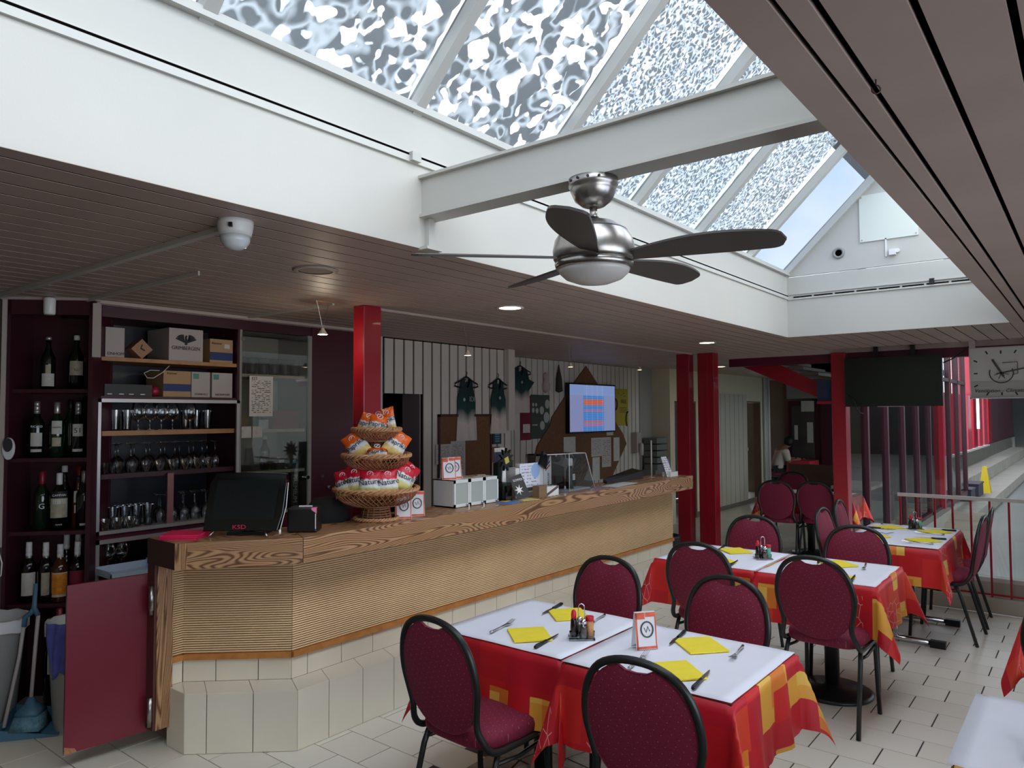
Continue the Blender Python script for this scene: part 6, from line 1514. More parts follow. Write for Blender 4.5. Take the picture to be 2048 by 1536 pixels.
chair('burgundy chair cut off by the right picture edge', -0.05, 4.13, -4)

# ------------------------------------------------------------------ tables
def cloth_material():
    m, nt, p = newmat('patchwork_cloth'); L = nt.links.new
    uv = N(nt, 'ShaderNodeUVMap')
    def cells(sx, sy, off):
        mp = N(nt, 'ShaderNodeMapping'); mp.inputs['Scale'].default_value = (sx, sy, 1); mp.inputs['Location'].default_value = (off, off*1.7, 0); L(uv.outputs[0], mp.inputs['Vector'])
        fl_ = N(nt, 'ShaderNodeVectorMath', operation='FLOOR'); L(mp.outputs[0], fl_.inputs[0])
        w = N(nt, 'ShaderNodeTexWhiteNoise'); w.noise_dimensions = '2D'; L(fl_.outputs[0], w.inputs['Vector']); return w
    w1 = cells(6.6, 5.2, 0.3); w2 = cells(9.5, 7.2, 4.1); w3 = cells(9.5, 7.2, 13.6)
    c1 = ramp(nt, [(0.0, rgb(206, 30, 38)), (0.3, rgb(218, 40, 38)), (0.55, rgb(190, 24, 38)), (0.72, rgb(224, 66, 40)), (0.85, rgb(200, 28, 44))], 'CONSTANT'); L(w1.outputs['Value'], c1.inputs['Fac'])
    c2 = ramp(nt, [(0.0, rgb(238, 170, 62)), (0.4, rgb(244, 196, 86)), (0.7, rgb(230, 130, 46))], 'CONSTANT'); L(w3.outputs['Value'], c2.inputs['Fac'])
    gt = N(nt, 'ShaderNodeMath', operation='GREATER_THAN'); gt.inputs[1].default_value = 0.8; L(w2.outputs['Value'], gt.inputs[0])
    mx = N(nt, 'ShaderNodeMixRGB'); L(gt.outputs[0], mx.inputs[0]); L(c1.outputs['Color'], mx.inputs[1]); L(c2.outputs['Color'], mx.inputs[2])
    # fine pale twig drawing inside some patches
    mp = N(nt, 'ShaderNodeMapping'); mp.inputs['Scale'].default_value = (20, 13, 1); mp.inputs['Rotation'].default_value = (0, 0, 0.5); L(uv.outputs[0], mp.inputs['Vector'])
    vo = N(nt, 'ShaderNodeTexVoronoi', Scale=1.0); vo.feature = 'DISTANCE_TO_EDGE'; vo.voronoi_dimensions = '2D'; L(mp.outputs[0], vo.inputs['Vector'])
    lt = N(nt, 'ShaderNodeMath', operation='LESS_THAN'); lt.inputs[1].default_value = 0.03; L(vo.outputs['Distance'], lt.inputs[0])
    w4 = cells(5.0, 4.0, 2.2); g4 = N(nt, 'ShaderNodeMath', operation='GREATER_THAN'); g4.inputs[1].default_value = 0.8; L(w4.outputs['Value'], g4.inputs[0])
    a = N(nt, 'ShaderNodeMath', operation='MULTIPLY'); L(lt.outputs[0], a.inputs[0]); L(g4.outputs[0], a.inputs[1])
    a2 = N(nt, 'ShaderNodeMath', operation='MULTIPLY'); a2.inputs[1].default_value = 0.55; L(a.outputs[0], a2.inputs[0])
    m3 = N(nt, 'ShaderNodeMixRGB'); m3.inputs[2].default_value = rgb(244, 206, 190); L(a2.outputs[0], m3.inputs[0]); L(mx.outputs[0], m3.inputs[1])
    L(m3.outputs[0], p.inputs['Base Color']); p.inputs['Roughness'].default_value = 0.5
    return m
cloth_m = cloth_material()
TZ = 0.735
def table(label, x0, x1, y0, y1, group=None):
    cx, cy = (x0+x1)/2, (y0+y1)/2
    t = thing('dining_table', label, 'table', (cx, cy, 0), 0, group)
    b = MB(); b.box2((x0+0.004, y0+0.004, TZ-0.025), (x1-0.004, y1-0.004, TZ)); b.build('tabletop', M('tabletop_dark', (60, 44, 36), 0.5), t, world=True)
    b = MB(); b.cyl((cx, cy, 0.03), (cx, cy, TZ-0.025), 0.042, n=20); b.build('column', black_met, t, world=True)
    b = MB(); b.lathe([(0.23, 0.0), (0.235, 0.012), (0.21, 0.026), (0.06, 0.038), (0.045, 0.05)], (cx, cy, 0), 32); b.build('base', black_met, t, world=True)
    return t
def tablecloth(label, x0, x1, y0, y1, ov, seed=0, kx0=1.0, kx1=1.0):
    """cloth laid over the top; sides hang, corners fall in a pointed fold"""
    z0 = TZ+0.0035; w, d = x1-x0, y1-y0; nn = 44
    rnd = random.Random(seed); ph = [rnd.uniform(0, 6.28) for _ in range(6)]
    def fn(u, v):
        U = -ov+u*(w+2*ov); V = -ov+v*(d+2*ov)
        cxx = min(max(U, 0), w); cyy = min(max(V, 0), d)
        ex, ey = U-cxx, V-cyy; r = math.hypot(ex, ey)
        if r < 1e-6: return (x0+U, y0+V, z0)
        th = math.atan2(abs(ey), abs(ex)); s2 = math.sin(2*th)
        k = 0.07+0.30*s2**1.3
        s = cxx+cyy*1.3
        k += 0.05*math.sin(s*16+ph[0])*(1-s2)+0.03*math.sin(s*31+ph[1])*(1-s2)
        if ex < 0: k *= 1-(1-kx0)*math.cos(th)**2
        if ex > 0: k *= 1-(1-kx1)*math.cos(th)**2
        k = max(0.015, k)
        rr = r; drop = rr*math.sqrt(max(0.05, 1-k*k))
        # gentle curl at the corner
        sx = math.copysign(1, ex) if ex else 0; sy = math.copysign(1, ey) if ey else 0
        hx, hy = math.cos(th), math.sin(th)
        if s2 > 0.02:
            tw = 0.25*s2*math.sin(4*th+ph[2]); hx, hy = math.cos(th+tw), math.sin(th+tw)
        edge = min(1.0, r/0.012)
        return (x0+cxx+sx*(k*rr*hx+0.006*edge*hx), y0+cyy+sy*(k*rr*hy+0.006*edge*hy), z0-drop+0.004*(1-edge))
    b = MB(); b.grid(fn, nn, nn, uv=lambda u, v: (u*(w+2*ov)+seed*1.37, v*(d+2*ov)+seed*0.71))
    o = b.build('tablecloth', cloth_m)
    return tag(o, label, 'tablecloth', 'patchwork tablecloths')
pap = M('paper_cover', (236, 236, 244), 0.85, noise=(6, 0.02), bump=(9, 0.05))
def paper_cover(label, x0, x1, y0, y1, rz=0.0, z=TZ+0.006):
    cx, cy = (x0+x1)/2, (y0+y1)/2; w, d = x1-x0, y1-y0
    def fn(u, v):
        x, y = (u-0.5)*w, (v-0.5)*d; c, s = math.cos(rz), math.sin(rz)
        return (cx+x*c-y*s, cy+x*s+y*c, z+0.0012*math.sin(x*21+y*9+cx*7)*math.sin(y*17))
    b = MB(); b.grid(fn, 14, 14); o = b.build('paper_cover', pap); o.modifiers.new('thick', 'SOLIDIFY').thickness = 0.0006
    return tag(o, label, 'table paper', 'white paper covers')
TB = [('nearest table, left half', -2.335, -1.658, 2.385, 3.06, 0.295, 1, 1.0, 0.15),
      ('nearest table, right half', -1.640, -0.965, 2.372, 3.035, 0.295, 2, 0.6, 1.0),
      ('middle table, left half', -2.325, -1.648, 4.43, 5.115, 0.28, 3, 1.0, 0.15),
      ('middle table, right half', -1.636, -0.965, 4.42, 5.105, 0.28, 4, 0.6, 1.0)]
for nm, x0, x1, y0, y1, ov, sd_, k0, k1 in TB:
    table('black pedestal table under cloth and paper: '+nm, x0, x1, y0, y1, 'pedestal tables')
    tablecloth('red and orange patchwork cloth on the '+nm, x0, x1, y0, y1, ov, sd_, k0, k1)
    paper_cover('white paper cover on the '+nm, x0+0.004 if sd_ % 2 else x0-0.012, x1-0.004, y0+0.004, y1-0.004, random.uniform(-0.004, 0.004))
def trestle(label, x0, x1, y0, y1):
    t = thing('dining_table', label, 'table', ((x0+x1)/2, (y0+y1)/2, 0), 0, 'pedestal tables')
    b = MB(); b.box2((x0+0.004, y0+0.004, TZ-0.025), (x1-0.004, y1-0.004, TZ)); b.build('tabletop', M('tabletop_dark', (60, 44, 36)), t, world=True)
    cx = (x0+x1)/2
    for yy in (y0+0.2, y1-0.2):
        b = MB(); b.tube([(cx, yy, 0.04), (cx, yy, TZ-0.02)], 0.025, 10); b.build('leg', chrome, t, world=True)
        b = MB(); b.tube([(cx-0.3, yy, 0.03), (cx+0.3, yy, 0.03)], 0.02, 8); b.build('foot_bar', chrome, t, world=True)
        for s_ in (-1, 1):
            b = MB(); b.box((cx+s_*0.28, yy, 0.025), (0.1, 0.05, 0.05)); b.build('foot_cap', black_pl, t, world=True)
    return t
trestle('chrome-legged table with cloth by the railing', -1.545, -0.88, 5.90, 7.0)
tablecloth('red and orange patchwork cloth on the table by the railing', -1.545, -0.88, 5.90, 7.0, 0.27, 5)
paper_cover('white paper cover on the table by the railing', -1.54, -0.885, 5.905, 6.995)
table('shaded table past the red pillars', -3.25, -2.2, 9.0, 9.45)
tablecloth('patchwork cloth on the shaded table past the pillars', -3.25, -2.2, 8.98, 9.45, 0.28, 6)
paper_cover('white paper cover on the shaded table past the pillars', -3.2, -2.25, 9.02, 9.43)
table('table with cloth at the right picture edge', -0.285, 0.40, 4.22, 4.90)
tablecloth('patchwork cloth hanging in a point at the right picture edge', -0.285, 0.40, 4.22, 4.90, 0.27, 7)
paper_cover('white paper cover at the right picture edge', -0.275, 0.39, 4.23, 4.89)
table('table in the lower right corner under white paper', -0.335, 0.345, 2.325, 2.97)
tablecloth('red cloth showing under the paper in the lower right corner', -0.33, 0.345, 2.335, 2.965, 0.12, 8, 0.2, 1)
paper_cover('white paper cover in the lower right corner with a fork on it', -0.345, 0.34, 2.335, 2.975)

# ------------------------------------------------------------------ place settings
nap_y = M('yellow_napkin', (250, 226, 58), 0.8, noise=(20, 0.03))
TT = TZ+0.009
kn = thing('table_knife', 'knife', 'knife')
b = MB(); b.tube([(0, -0.105, 0.006), (0, -0.09, 0.007), (0, -0.04, 0.006), (0, -0.005, 0.006)], [0.006, 0.0085, 0.007, 0.0065], 8); b.build('handle', black_pl, kn)
b = MB(); b.add([(-0.007, -0.005, 0.005), (0.007, -0.005, 0.005), (0.0085, 0.05, 0.005), (0.004, 0.10, 0.005), (-0.002, 0.112, 0.005), (-0.006, 0.05, 0.005), (-0.007, -0.005, 0.0065), (0.007, -0.005, 0.0065), (0.0085, 0.05, 0.0062), (0.004, 0.10, 0.006), (-0.002, 0.112, 0.006), (-0.006, 0.05, 0.0062)],
      [(5, 4, 3, 2, 1, 0), (6, 7, 8, 9, 10, 11), (0, 1, 7, 6), (1, 2, 8, 7), (2, 3, 9, 8), (3, 4, 10, 9), (4, 5, 11, 10), (5, 0, 6, 11)]); b.build('blade', M('cutlery_steel', (176, 174, 172), 0.25, metal=1.0), kn)
fk = thing('table_fork', 'fork', 'fork')
cut = M('cutlery_steel', (176, 174, 172), 0.25, metal=1.0)
b = MB(); b.tube([(0, -0.10, 0.006), (0, -0.08, 0.005), (0, -0.02, 0.008), (0, 0.03, 0.009)], [0.006, 0.0055, 0.003, 0.003], 8, flat=1.0); b.build('handle', cut, fk)
b = MB(); b.add([(-0.004, 0.025, 0.008), (0.004, 0.025, 0.008), (0.011, 0.045, 0.005), (0.011, 0.058, 0.006), (-0.011, 0.058, 0.006), (-0.011, 0.045, 0.005), (-0.004, 0.025, 0.0095), (0.004, 0.025, 0.0095), (0.011, 0.045, 0.0065), (0.011, 0.058, 0.0075), (-0.011, 0.058, 0.0075), (-0.011, 0.045, 0.0065)],
      [(5, 4, 3, 2, 1, 0), (6, 7, 8, 9, 10, 11), (0, 1, 7, 6), (1, 2, 8, 7), (2, 3, 9, 8), (3, 4, 10, 9), (4, 5, 11, 10), (5, 0, 6, 11)]); b.build('head', cut, fk)
for k in range(4):
    xx = -0.0095+k*0.0063; b = MB(); b.tube([(xx, 0.056, 0.007), (xx, 0.08, 0.012), (xx*0.92, 0.102, 0.016)], [0.0016, 0.0014, 0.0009], 5); b.build('tine', cut, fk)
b = MB(); b.box((0, 0, 0.003), (0.165, 0.19, 0.006)); nap0 = b.build('napkin', nap_y)
flags = {'k': False, 'f': False, 'n': False}
def put(o, key, tree, x, y, z, rz, label, cat, group):
    if flags[key]: c = copy_tree(o) if tree else o.copy()
    else: c = o; flags[key] = True
    if c is not o and not tree: COL.objects.link(c)
    c.location = (x, y, z); c.rotation_euler = (0, 0, rz); tag(c, label, cat, group)
def setting(where, x, y, deg, a=48, fork=True, knife=True, jx=0.0, swap=False, fg=0.0):
    """x, y: middle of the napkin; deg: direction the guest looks"""
    r = R(deg); c, s = math.cos(r), math.sin(r)
    def L_(u, v): return x+u*c-v*s, y+u*s+v*c
    put(nap0, 'n', False, x, y, TT, r+R(a), 'yellow paper napkin, '+where, 'napkin', 'yellow napkins')
    fx_, kx_ = (-0.16, 0.115) if not swap else (0.17, -0.16)
    if fork:
        q = L_(fx_+jx, 0.01+fg); put(fk, 'f', True, q[0], q[1], TT, r+R(8+15*jx), 'steel fork beside the yellow napkin, '+where, 'fork', 'forks')
    if knife:
        q = L_(kx_-jx*0.5, -0.03); put(kn, 'k', True, q[0], q[1], TT, r+R(8), 'black-handled knife beside the yellow napkin, '+where, 'knife', 'knives')
setting('nearest table, front left', -1.945, 2.556, 0)
setting('nearest table, back left', -1.99, 2.925, 180)
setting('nearest table, front right', -1.245, 2.53, 0)
setting('nearest table, back right', -1.30, 2.87, 180)
setting('middle table, front left', -1.94, 4.58, 0)
setting('middle table, back left', -1.98, 4.97, 180)
setting('middle table, front right', -1.23, 4.57, 0)
setting('middle table, back right', -1.30, 4.93, 180)
setting('table by the railing, near left', -1.37, 6.20, -90)
setting('table by the railing, far left', -1.37, 6.75, -90)
setting('table by the railing, near right', -1.03, 6.22, 90)
setting('table by the railing, far right', -1.03, 6.72, 90)
f2 = copy_tree(fk); f2.location = (-0.165, 2.56, TT); f2.rotation_euler = (0, 0, R(8)); tag(f2, 'steel fork on the paper in the lower right corner', 'fork', 'forks')
b = MB(); b.box((-0.02, 2.49, TT+0.003), (0.16, 0.16, 0.006), rz=0.7); tag(b.build('napkin', nap_y), 'yellow paper napkin in the lower right corner', 'napkin', 'yellow napkins')
tent_card('folded card with round emblem on the nearest table', (-1.47, 2.71, TT), R(52), 0.145, 0.095, GT)

# ------------------------------------------------------------------ condiment caddies
cap_red2 = M('cap_bright_red', (206, 26, 50), 0.4)
clear_pl = thin_glass('clear_plastic', (0.9, 0.92, 0.92), 1.8)
salt_m = M('salt_grey', (196, 190, 186), 0.8); pep_m = M('pepper_brown', (128, 110, 100), 0.8, noise=(200, 0.4))
def caddy(where, x, y, jar_col, jar_txt):
    rx, ry = 0.7823, 0.6228
    def Q(a, d): return x+rx*a+ry*d, y+ry*a-rx*d     # a along the picture, d towards the viewer
    t = thing('condiment_caddy', 'clear plastic condiment caddy with wire loop, '+where, 'caddy', (x, y, TT), 0, 'condiment caddies')
    b = MB(); b.prism([Q(-0.055, -0.04), Q(0.055, -0.04), Q(0.055, 0.04), Q(-0.055, 0.04)], TT, TT+0.006); b.build('tray', clear_pl, t, world=True)
    b = MB()
    for sa, sdp, r_ in ((-0.032, 0.0, 0.017), (-0.004, -0.02, 0.017), (0.008, 0.02, 0.017), (0.036, 0.0, 0.019)):
        q = Q(sa, sdp); b.lathe([(r_+0.002, 0.006), (r_+0.003, 0.028)], (q[0], q[1], TT), 16, caps=False)
    b.build('cup_holder', clear_pl, t, world=True)
    b = MB(); p0 = Q(-0.012, 0.0); p1 = Q(0.014, 0.0)
    b.tube([(p0[0], p0[1], TT+0.006), (p0[0], p0[1], TT+0.13)]+[((p0[0]+p1[0])/2+(p0[0]-p1[0])/2*math.cos(i*PI/6), (p0[1]+p1[1])/2+(p0[1]-p1[1])/2*math.cos(i*PI/6), TT+0.13+0.014*math.sin(i*PI/6)) for i in range(1, 6)]+[(p1[0], p1[1], TT+0.13), (p1[0], p1[1], TT+0.006)], 0.0022, 6); b.build('handle', chrome, t, world=True)
    q = Q(-0.032, 0.0); t = thing('sauce_bottle', 'small dark seasoning bottle with red cap in the caddy, '+where, 'bottle', (q[0], q[1], TT+0.007))
    b = MB(); b.lathe([(0.0145, 0.007), (0.015, 0.012), (0.015, 0.05), (0.013, 0.075), (0.0105, 0.085)], (q[0], q[1], TT), 14); b.build('body', M('sauce_dark', (26, 16, 14), 0.15), t, world=True)
    b = MB(); b.lathe([(0.0115, 0.084), (0.0115, 0.10), (0.009, 0.115), (0.003, 0.12)], (q[0], q[1], TT), 14); b.build('cap', cap_red2, t, world=True)
    for nm, fill, sa, sdp in (('salt_shaker', salt_m, -0.004, -0.02), ('pepper_shaker', pep_m, 0.008, 0.02)):
        q = Q(sa, sdp); t = thing(nm, 'glass %s with steel top in the caddy, %s' % (nm.replace('_', ' '), where), 'shaker', (q[0], q[1], TT+0.007))
        b = MB(); b.lathe([(0.015, 0.007), (0.016, 0.012), (0.014, 0.05), (0.012, 0.066)], (q[0], q[1], TT), 14); b.build('glass', drink_glass, t, world=True)
        b = MB(); b.lathe([(0.0135, 0.009), (0.0142, 0.012), (0.0125, 0.048)], (q[0], q[1], TT), 14); b.build('filling', fill, t, world=True)
        b = MB(); b.lathe([(0.013, 0.064), (0.015, 0.068), (0.015, 0.074), (0.008, 0.084), (0.002, 0.086)], (q[0], q[1], TT), 14); b.build('top', chrome, t, world=True)
    q = Q(0.036, 0.0); t = thing('seasoning_jar', '%s seasoning jar with red lid in the caddy, %s' % (jar_txt, where), 'jar', (q[0], q[1], TT+0.007))
    b = MB(); b.lathe([(0.0165, 0.007), (0.017, 0.012), (0.0165, 0.04), (0.017, 0.074)], (q[0], q[1], TT), 16); b.build('body', M('jar_'+jar_txt, jar_col, 0.5, noise=(60, 0.15)), t, world=True)
    b = MB(); b.lathe([(0.0185, 0.074), (0.0185, 0.09), (0.017, 0.092)], (q[0], q[1], TT), 16); b.build('lid', cap_red2, t, world=True)
caddy('nearest table', -1.745, 2.66, (212, 150, 96), 'orange')
caddy('middle table', -1.735, 4.82, (88, 176, 144), 'green')
caddy('table by the railing', -1.18, 6.78, (88, 186, 150), 'green ')
# ------------------------------------------------------------------ glazed hall side
col_d = M('mullion_dark', (66, 30, 40), 0.4)
hall_glass = thin_glass('hall_glass', (0.72, 0.78, 0.75), 0.9)
XG = -2.18
w2 = struct('window_2', 'tall glazed partition with dark red mullions receding beside the hall')
step_ = 1.07
for k in range(1, 10):
    y = 8.54+k*step_
    big = (k == 6)
    b = MB(); s = 0.075 if big else 0.04
    b.box2((XG-s, y-s, -0.05), (XG+s, y+s, 3.6)); b.build('mullion', red_paint if big else col_d, w2)
for k in range(0, 9):
    y0, y1 = 8.54+k*step_+0.05, 8.54+(k+1)*step_-0.05
    b = MB(); b.add([(XG, y0, 0.05), (XG, y1, 0.05), (XG, y1, 3.5), (XG, y0, 3.5)], [(0, 1, 2, 3)]); b.build('pane', hall_glass, w2)
b = MB(); b.box2((XG-0.04, 8.54, -0.05), (XG+0.04, 18.2, 0.05)); b.box2((XG-0.04, 8.6, 2.28), (XG+0.04, 18.2, 2.34)); b.build('transom', col_d, w2)
t = thing('red_pillar', 'red pillar at the near end of the glazed partition, below the hanging screen', 'pillar', (XG, 8.54, 0), group='red steel pillars')
b = MB(); b.box2((XG-0.075, 8.46, 0), (XG+0.075, 8.62, 2.36)); b.build('shaft', red_paint, t, world=True, bevel=0.006)
b = MB(); b.box2((XG-0.24, 8.5, 1.80), (XG+0.02, 8.72, 1.83)); b.build('bracket_shelf', red_paint, t, world=True)
# glazing and low wall behind the railing
w3 = struct('window_3', 'low glass balustrade on a pale wall between dining room and hall')
b = MB(); b.box2((-1.50, 7.42, 0.0), (2.6, 7.62, 0.12)); b.build('kerb', M('kerb_beige', (172, 160, 144), 0.7), w3)
b = MB(); b.box2((-1.50, 7.62, 0.0), (2.6, 7.72, 0.225)); b.build('low_wall', M('low_wall_beige', (164, 152, 136), 0.7), w3)
b = MB(); b.box2((-1.50, 7.62, 0.225), (2.6, 7.72, 0.26)); b.build('sill', M('sill_pale', (190, 188, 178), 0.5), w3)
for k in range(3):
    b = MB(); x0 = -1.5+k*1.37; b.add([(x0, 7.67, 0.26), (x0+1.37, 7.67, 0.26), (x0+1.37, 7.67, 0.93), (x0, 7.67, 0.93)], [(0, 1, 2, 3)]); b.build('pane', thin_glass('railing_glass', (0.82, 0.86, 0.83), 1.0), w3)
rl = thing('railing', 'low railing with pale hand rail and thin red balusters', 'railing', (0.4, 7.50, 0.12))
b = MB(); b.box2((-1.44, 7.485, 0.935), (2.5, 7.515, 0.965)); b.build('hand_rail', M('hand_rail', (206, 196, 188), 0.4), rl, world=True)
b = MB(); b.box2((-1.44, 7.49, 0.135), (2.5, 7.51, 0.15)); b.build('bottom_rail', red_paint, rl, world=True)
k = 0; x = -1.42
while x < 0.7:
    b = MB(); b.box2((x-0.008, 7.492, 0.12), (x+0.008, 7.508, 0.94)); b.build('baluster', red_paint, rl, world=True); x += 0.138

# hall
conc = M('concrete', (150, 148, 138), 0.7, noise=(2, 0.1), bump=(20, 0.1))
conc_d = M('concrete_dark', (96, 94, 86), 0.8, noise=(2, 0.1))
hf = struct('floor_hall', 'lower grey floor of the hall beyond the railing')
b = MB(); b.box2((XG, 7.72, -0.5), (9.0, 42, -0.44)); b.build('slab', M('hall_floor', (104, 108, 102), 0.4, noise=(0.8, 0.12)), hf)
b = MB(); b.box2((XG, 8.54, -0.5), (-2.02, 15.2, 0.0)); b.build('edge_kerb', conc, hf)
st = thing('concrete_tier', 'stepped concrete seating tiers along the hall', 'tiers', (-2.3, 25, -0.44))
b = MB(); b.box2((-2.95, 15.2, -0.44), (-1.79, 40, -0.2)); b.build('lower_tier', conc, st, world=True)
b = MB(); b.box2((-2.95, 16.4, -0.2), (-2.385, 40, 0.13)); b.build('upper_tier', conc, st, world=True)
for k in range(4):
    b = MB(); b.box2((-2.02, 13.2+0.5*k, -0.44), (-1.55+0.0*k, 13.7+0.5*k, -0.06-0.09*(3-k))); b.build('step', M('step_beige', (170, 160, 142), 0.7), st, world=True)
wh = struct('wall_hall', 'hall side wall with red posts and bright windows above a ledge')
b = MB(); b.box2((-3.1, 18.2, -0.44), (-2.95, 42, 0.55)); b.build('parapet', conc_d, wh)
b = MB(); b.box2((-3.15, 18.2, 0.55), (-2.85, 30, 0.60)); b.build('ledge', M('ledge_pale', (196, 192, 184), 0.5), wh)
redp = M('hall_red', (170, 50, 66), 0.5)
y = 18.4; i = 0
while y < 31:
    b = MB(); b.box2((-3.12, y, 0.6), (-2.92, y+0.9, 2.2)); b.box2((-3.12, y, 2.2), (-2.98, y+0.2, 4.6)); b.build('red_post', redp if i % 3 else red_paint, wh)
    y += 1.35; i += 1
wpn = M('translucent_panel', (222, 228, 240), 0.6)
b = MB(); b.box2((-3.2, 18.2, 2.1), (-3.16, 31, 2.2)); b.build('transom', redp, wh)
b = MB(); b.box2((-3.1, 31, 0.55), (-3.0, 42, 4.6)); b.build('dark_wall', M('hall_dark_red', (62, 26, 36), 0.6), wh)
b = MB(); b.box2((-3.2, 41.5, -0.44), (9, 41.7, 6.0)); tag(b.build('wall_hall_end', M('hall_end', (42, 46, 44), 0.8)), 'dark far end wall of the hall', kind='structure')
b = MB(); b.box2((8.5, 7.7, -0.44), (8.7, 41.5, 3.0)); tag(b.build('wall_hall_right', M('hall_parapet', (150, 150, 144), 0.7)), 'plain unseen wall on the far right side of the hall, raised to block bright sky', kind='structure')  # out of view; height keeps bright sky out of the cabinet door reflection
b = MB()
for k in range(3):
    yy = 11.0+k*7; b.box2((-2.3, yy, 4.4), (9, yy+0.25, 4.75))
b.build('roof_girder', M('girder_grey', (120, 124, 126), 0.6), wh)
b = MB(); b.box2((-2.3, 8.7, 4.8), (3.5, 42, 4.9)); b.box2((5.0, 8.7, 4.8), (9.0, 42, 4.9)); tag(b.build('ceiling_hall', M('hall_ceiling', (170, 172, 170), 0.8)), 'pale high ceiling added unseen over the hall to dim it', kind='structure')  # roof out of view, added to darken the hall; its gap admits daylight
# things on the tiers
t = thing('caution_sign', 'yellow folding caution sign on the concrete tier', 'sign', (-2.08, 20.6, -0.2))
for s in (-1, 1):
    b = MB(); b.add([(-2.20, 20.6-0.14*s, -0.2), (-1.96, 20.6-0.14*s, -0.2), (-2.04, 20.6-0.01*s, 0.42), (-2.12, 20.6-0.01*s, 0.42), (-2.20, 20.6-0.12*s, -0.2), (-1.96, 20.6-0.12*s, -0.2), (-2.04, 20.6, 0.42), (-2.12, 20.6, 0.42)], [(0, 1, 2, 3), (7, 6, 5, 4), (0, 4, 5, 1), (1, 5, 6, 2), (2, 6, 7, 3), (3, 7, 4, 0)]); b.build('panel', M('sign_yellow', (226, 200, 24), 0.45), t, world=True)
for k, (lb, c, d) in enumerate((('dark blue crate on the tier, nearer one', (-2.24, 18.6, -0.07), (0.28, 0.7, 0.26)), ('dark blue crate on the tier, farther one beside the caution sign', (-2.22, 19.7, -0.05), (0.3, 0.9, 0.3)))):
    t = thing('crate', lb, 'crate', (c[0], c[1], -0.2)); b = MB(); b.box(c, d); b.build('crate_body', M('crate_navy', (34, 38, 52), 0.6), t, world=True)
    b = MB(); b.box((c[0], c[1], c[2]+d[2]/2-0.02), (d[0]+0.03, d[1]+0.03, 0.03)); b.build('rim', M('crate_navy', (34, 38, 52)), t, world=True)
b = MB()
def fold(u, v): 
    a = u*2*PI; r = 0.22+0.16*(1-v)+0.03*math.sin(a*5+v*3); return (-2.62+r*math.cos(a)*0.8, 17.9+r*math.sin(a)*1.6, 0.13+v*0.62)
b.grid(fold, 24, 8); b.lathe([(0.2, 0.75), (0.01, 0.8)], (-2.62, 17.9, 0), 10); tag(b.build('plastic_cover', M('sheeting', (206, 208, 220), 0.3, noise=(5, 0.15))), 'heap covered with pale plastic sheeting on the upper tier', 'cover')
t = thing('floor_lamp_post', 'thin white hanging strip light in the hall', 'light', (-2.75, 26.0, 2.0)); b = MB(); b.box2((-2.78, 25.95, 1.2), (-2.72, 26.05, 2.6)); b.build('tube', M('strip_light', (240, 240, 250), 0.4, emit=((235, 240, 255), 1.5)), t, world=True)
b = MB(); b.box2((-2.79, 25.94, 2.6), (-2.71, 26.06, 2.9)); b.build('mount', M('brass', (170, 140, 60), 0.4, metal=0.6), t, world=True)

# ------------------------------------------------------------------ hanging screen and clock
tv2 = thing('hanging_screen', 'dark switched-off television hung from the ceiling edge', 'television', (-1.63, 8.42, 1.76))
b = MB(); b.box2((-2.095, 8.39, 1.765), (-1.18, 8.45, 2.285)); b.build('casing', black_pl, tv2, world=True)
b = MB(); b.plate([(-2.075, 1.79), (-1.2, 1.79), (-1.2, 2.27), (-2.075, 2.27)], (0, 8.389, 0), X3, Z3, 0.0012); b.build('screen', M('tv_glass', (34, 40, 34), 0.3, spec=0.3), tv2, world=True)
b = MB(); b.box((-1.80, 8.47, 2.33), (0.04, 0.04, 0.18)); b.box((-1.45, 8.47, 2.33), (0.04, 0.04, 0.18)); b.build('ceiling_mount', black_met, tv2, world=True)
b = MB(); b.tube([(-2.08, 8.40, 1.90), (-2.03, 8.37, 1.87), (-1.99, 8.37, 1.80), (-1.985, 8.40, 1.74), (-1.96, 8.42, 1.70), (-1.93, 8.44, 1.69)], 0.006, 6); b.build('cable', black_pl, tv2, world=True)
b = MB(); b.box2((-1.78, 8.388, 1.762), (-1.53, 8.389, 1.767)); b.build('silver_strip', alu, tv2, world=True)
t = thing('speaker_box', 'small dark blue loudspeaker box on the red bracket shelf', 'speaker', (-2.34, 8.6, 1.83))
b = MB(); b.box2((-2.42, 8.52, 1.83), (-2.24, 8.70, 2.06)); b.build('box', M('navy_box', (30, 40, 74), 0.5), t, world=True)
b = MB(); b.box2((-2.24, 8.54, 1.845), (-2.20, 8.68, 2.04)); b.build('side', black_pl, t, world=True)
b = MB(); b.box((-2.17, 8.56, 1.885), (0.10, 0.12, 0.03), rz=0.2); b.box((-2.16, 8.56, 1.86), (0.11, 0.13, 0.015), rz=0.1); b.box((-2.16, 8.58, 1.841), (0.07, 0.10, 0.022)); tag(b.build('router', white_pl), 'white router lying beside the dark blue speaker box', 'router')
b = MB(); b.cyl((-2.20, 8.62, 2.06), (-2.20, 8.62, 2.36), 0.012, n=8); tag(b.build('conduit', white_trim), 'pale conduit pipe above the dark blue speaker box', 'pipe')
ck2 = thing('clock_board', 'large grey clock board with a fan drawing hanging from the ceiling', 'clock', (-0.66, 8.38, 1.83))
CXk, CZk = -0.685, 2.075
b = MB(); b.box2((-0.938, 8.37, 1.838), (-0.43, 8.43, 2.318)); b.build('board', M('clock_grey', (206, 204, 196), 0.6), ck2, world=True)
b = MB(); b.box2((-0.938, 8.3685, 1.838), (-0.43, 8.37, 2.0)); b.build('lower_band', M('clock_band', (176, 174, 168), 0.6), ck2, world=True)
b = MB()
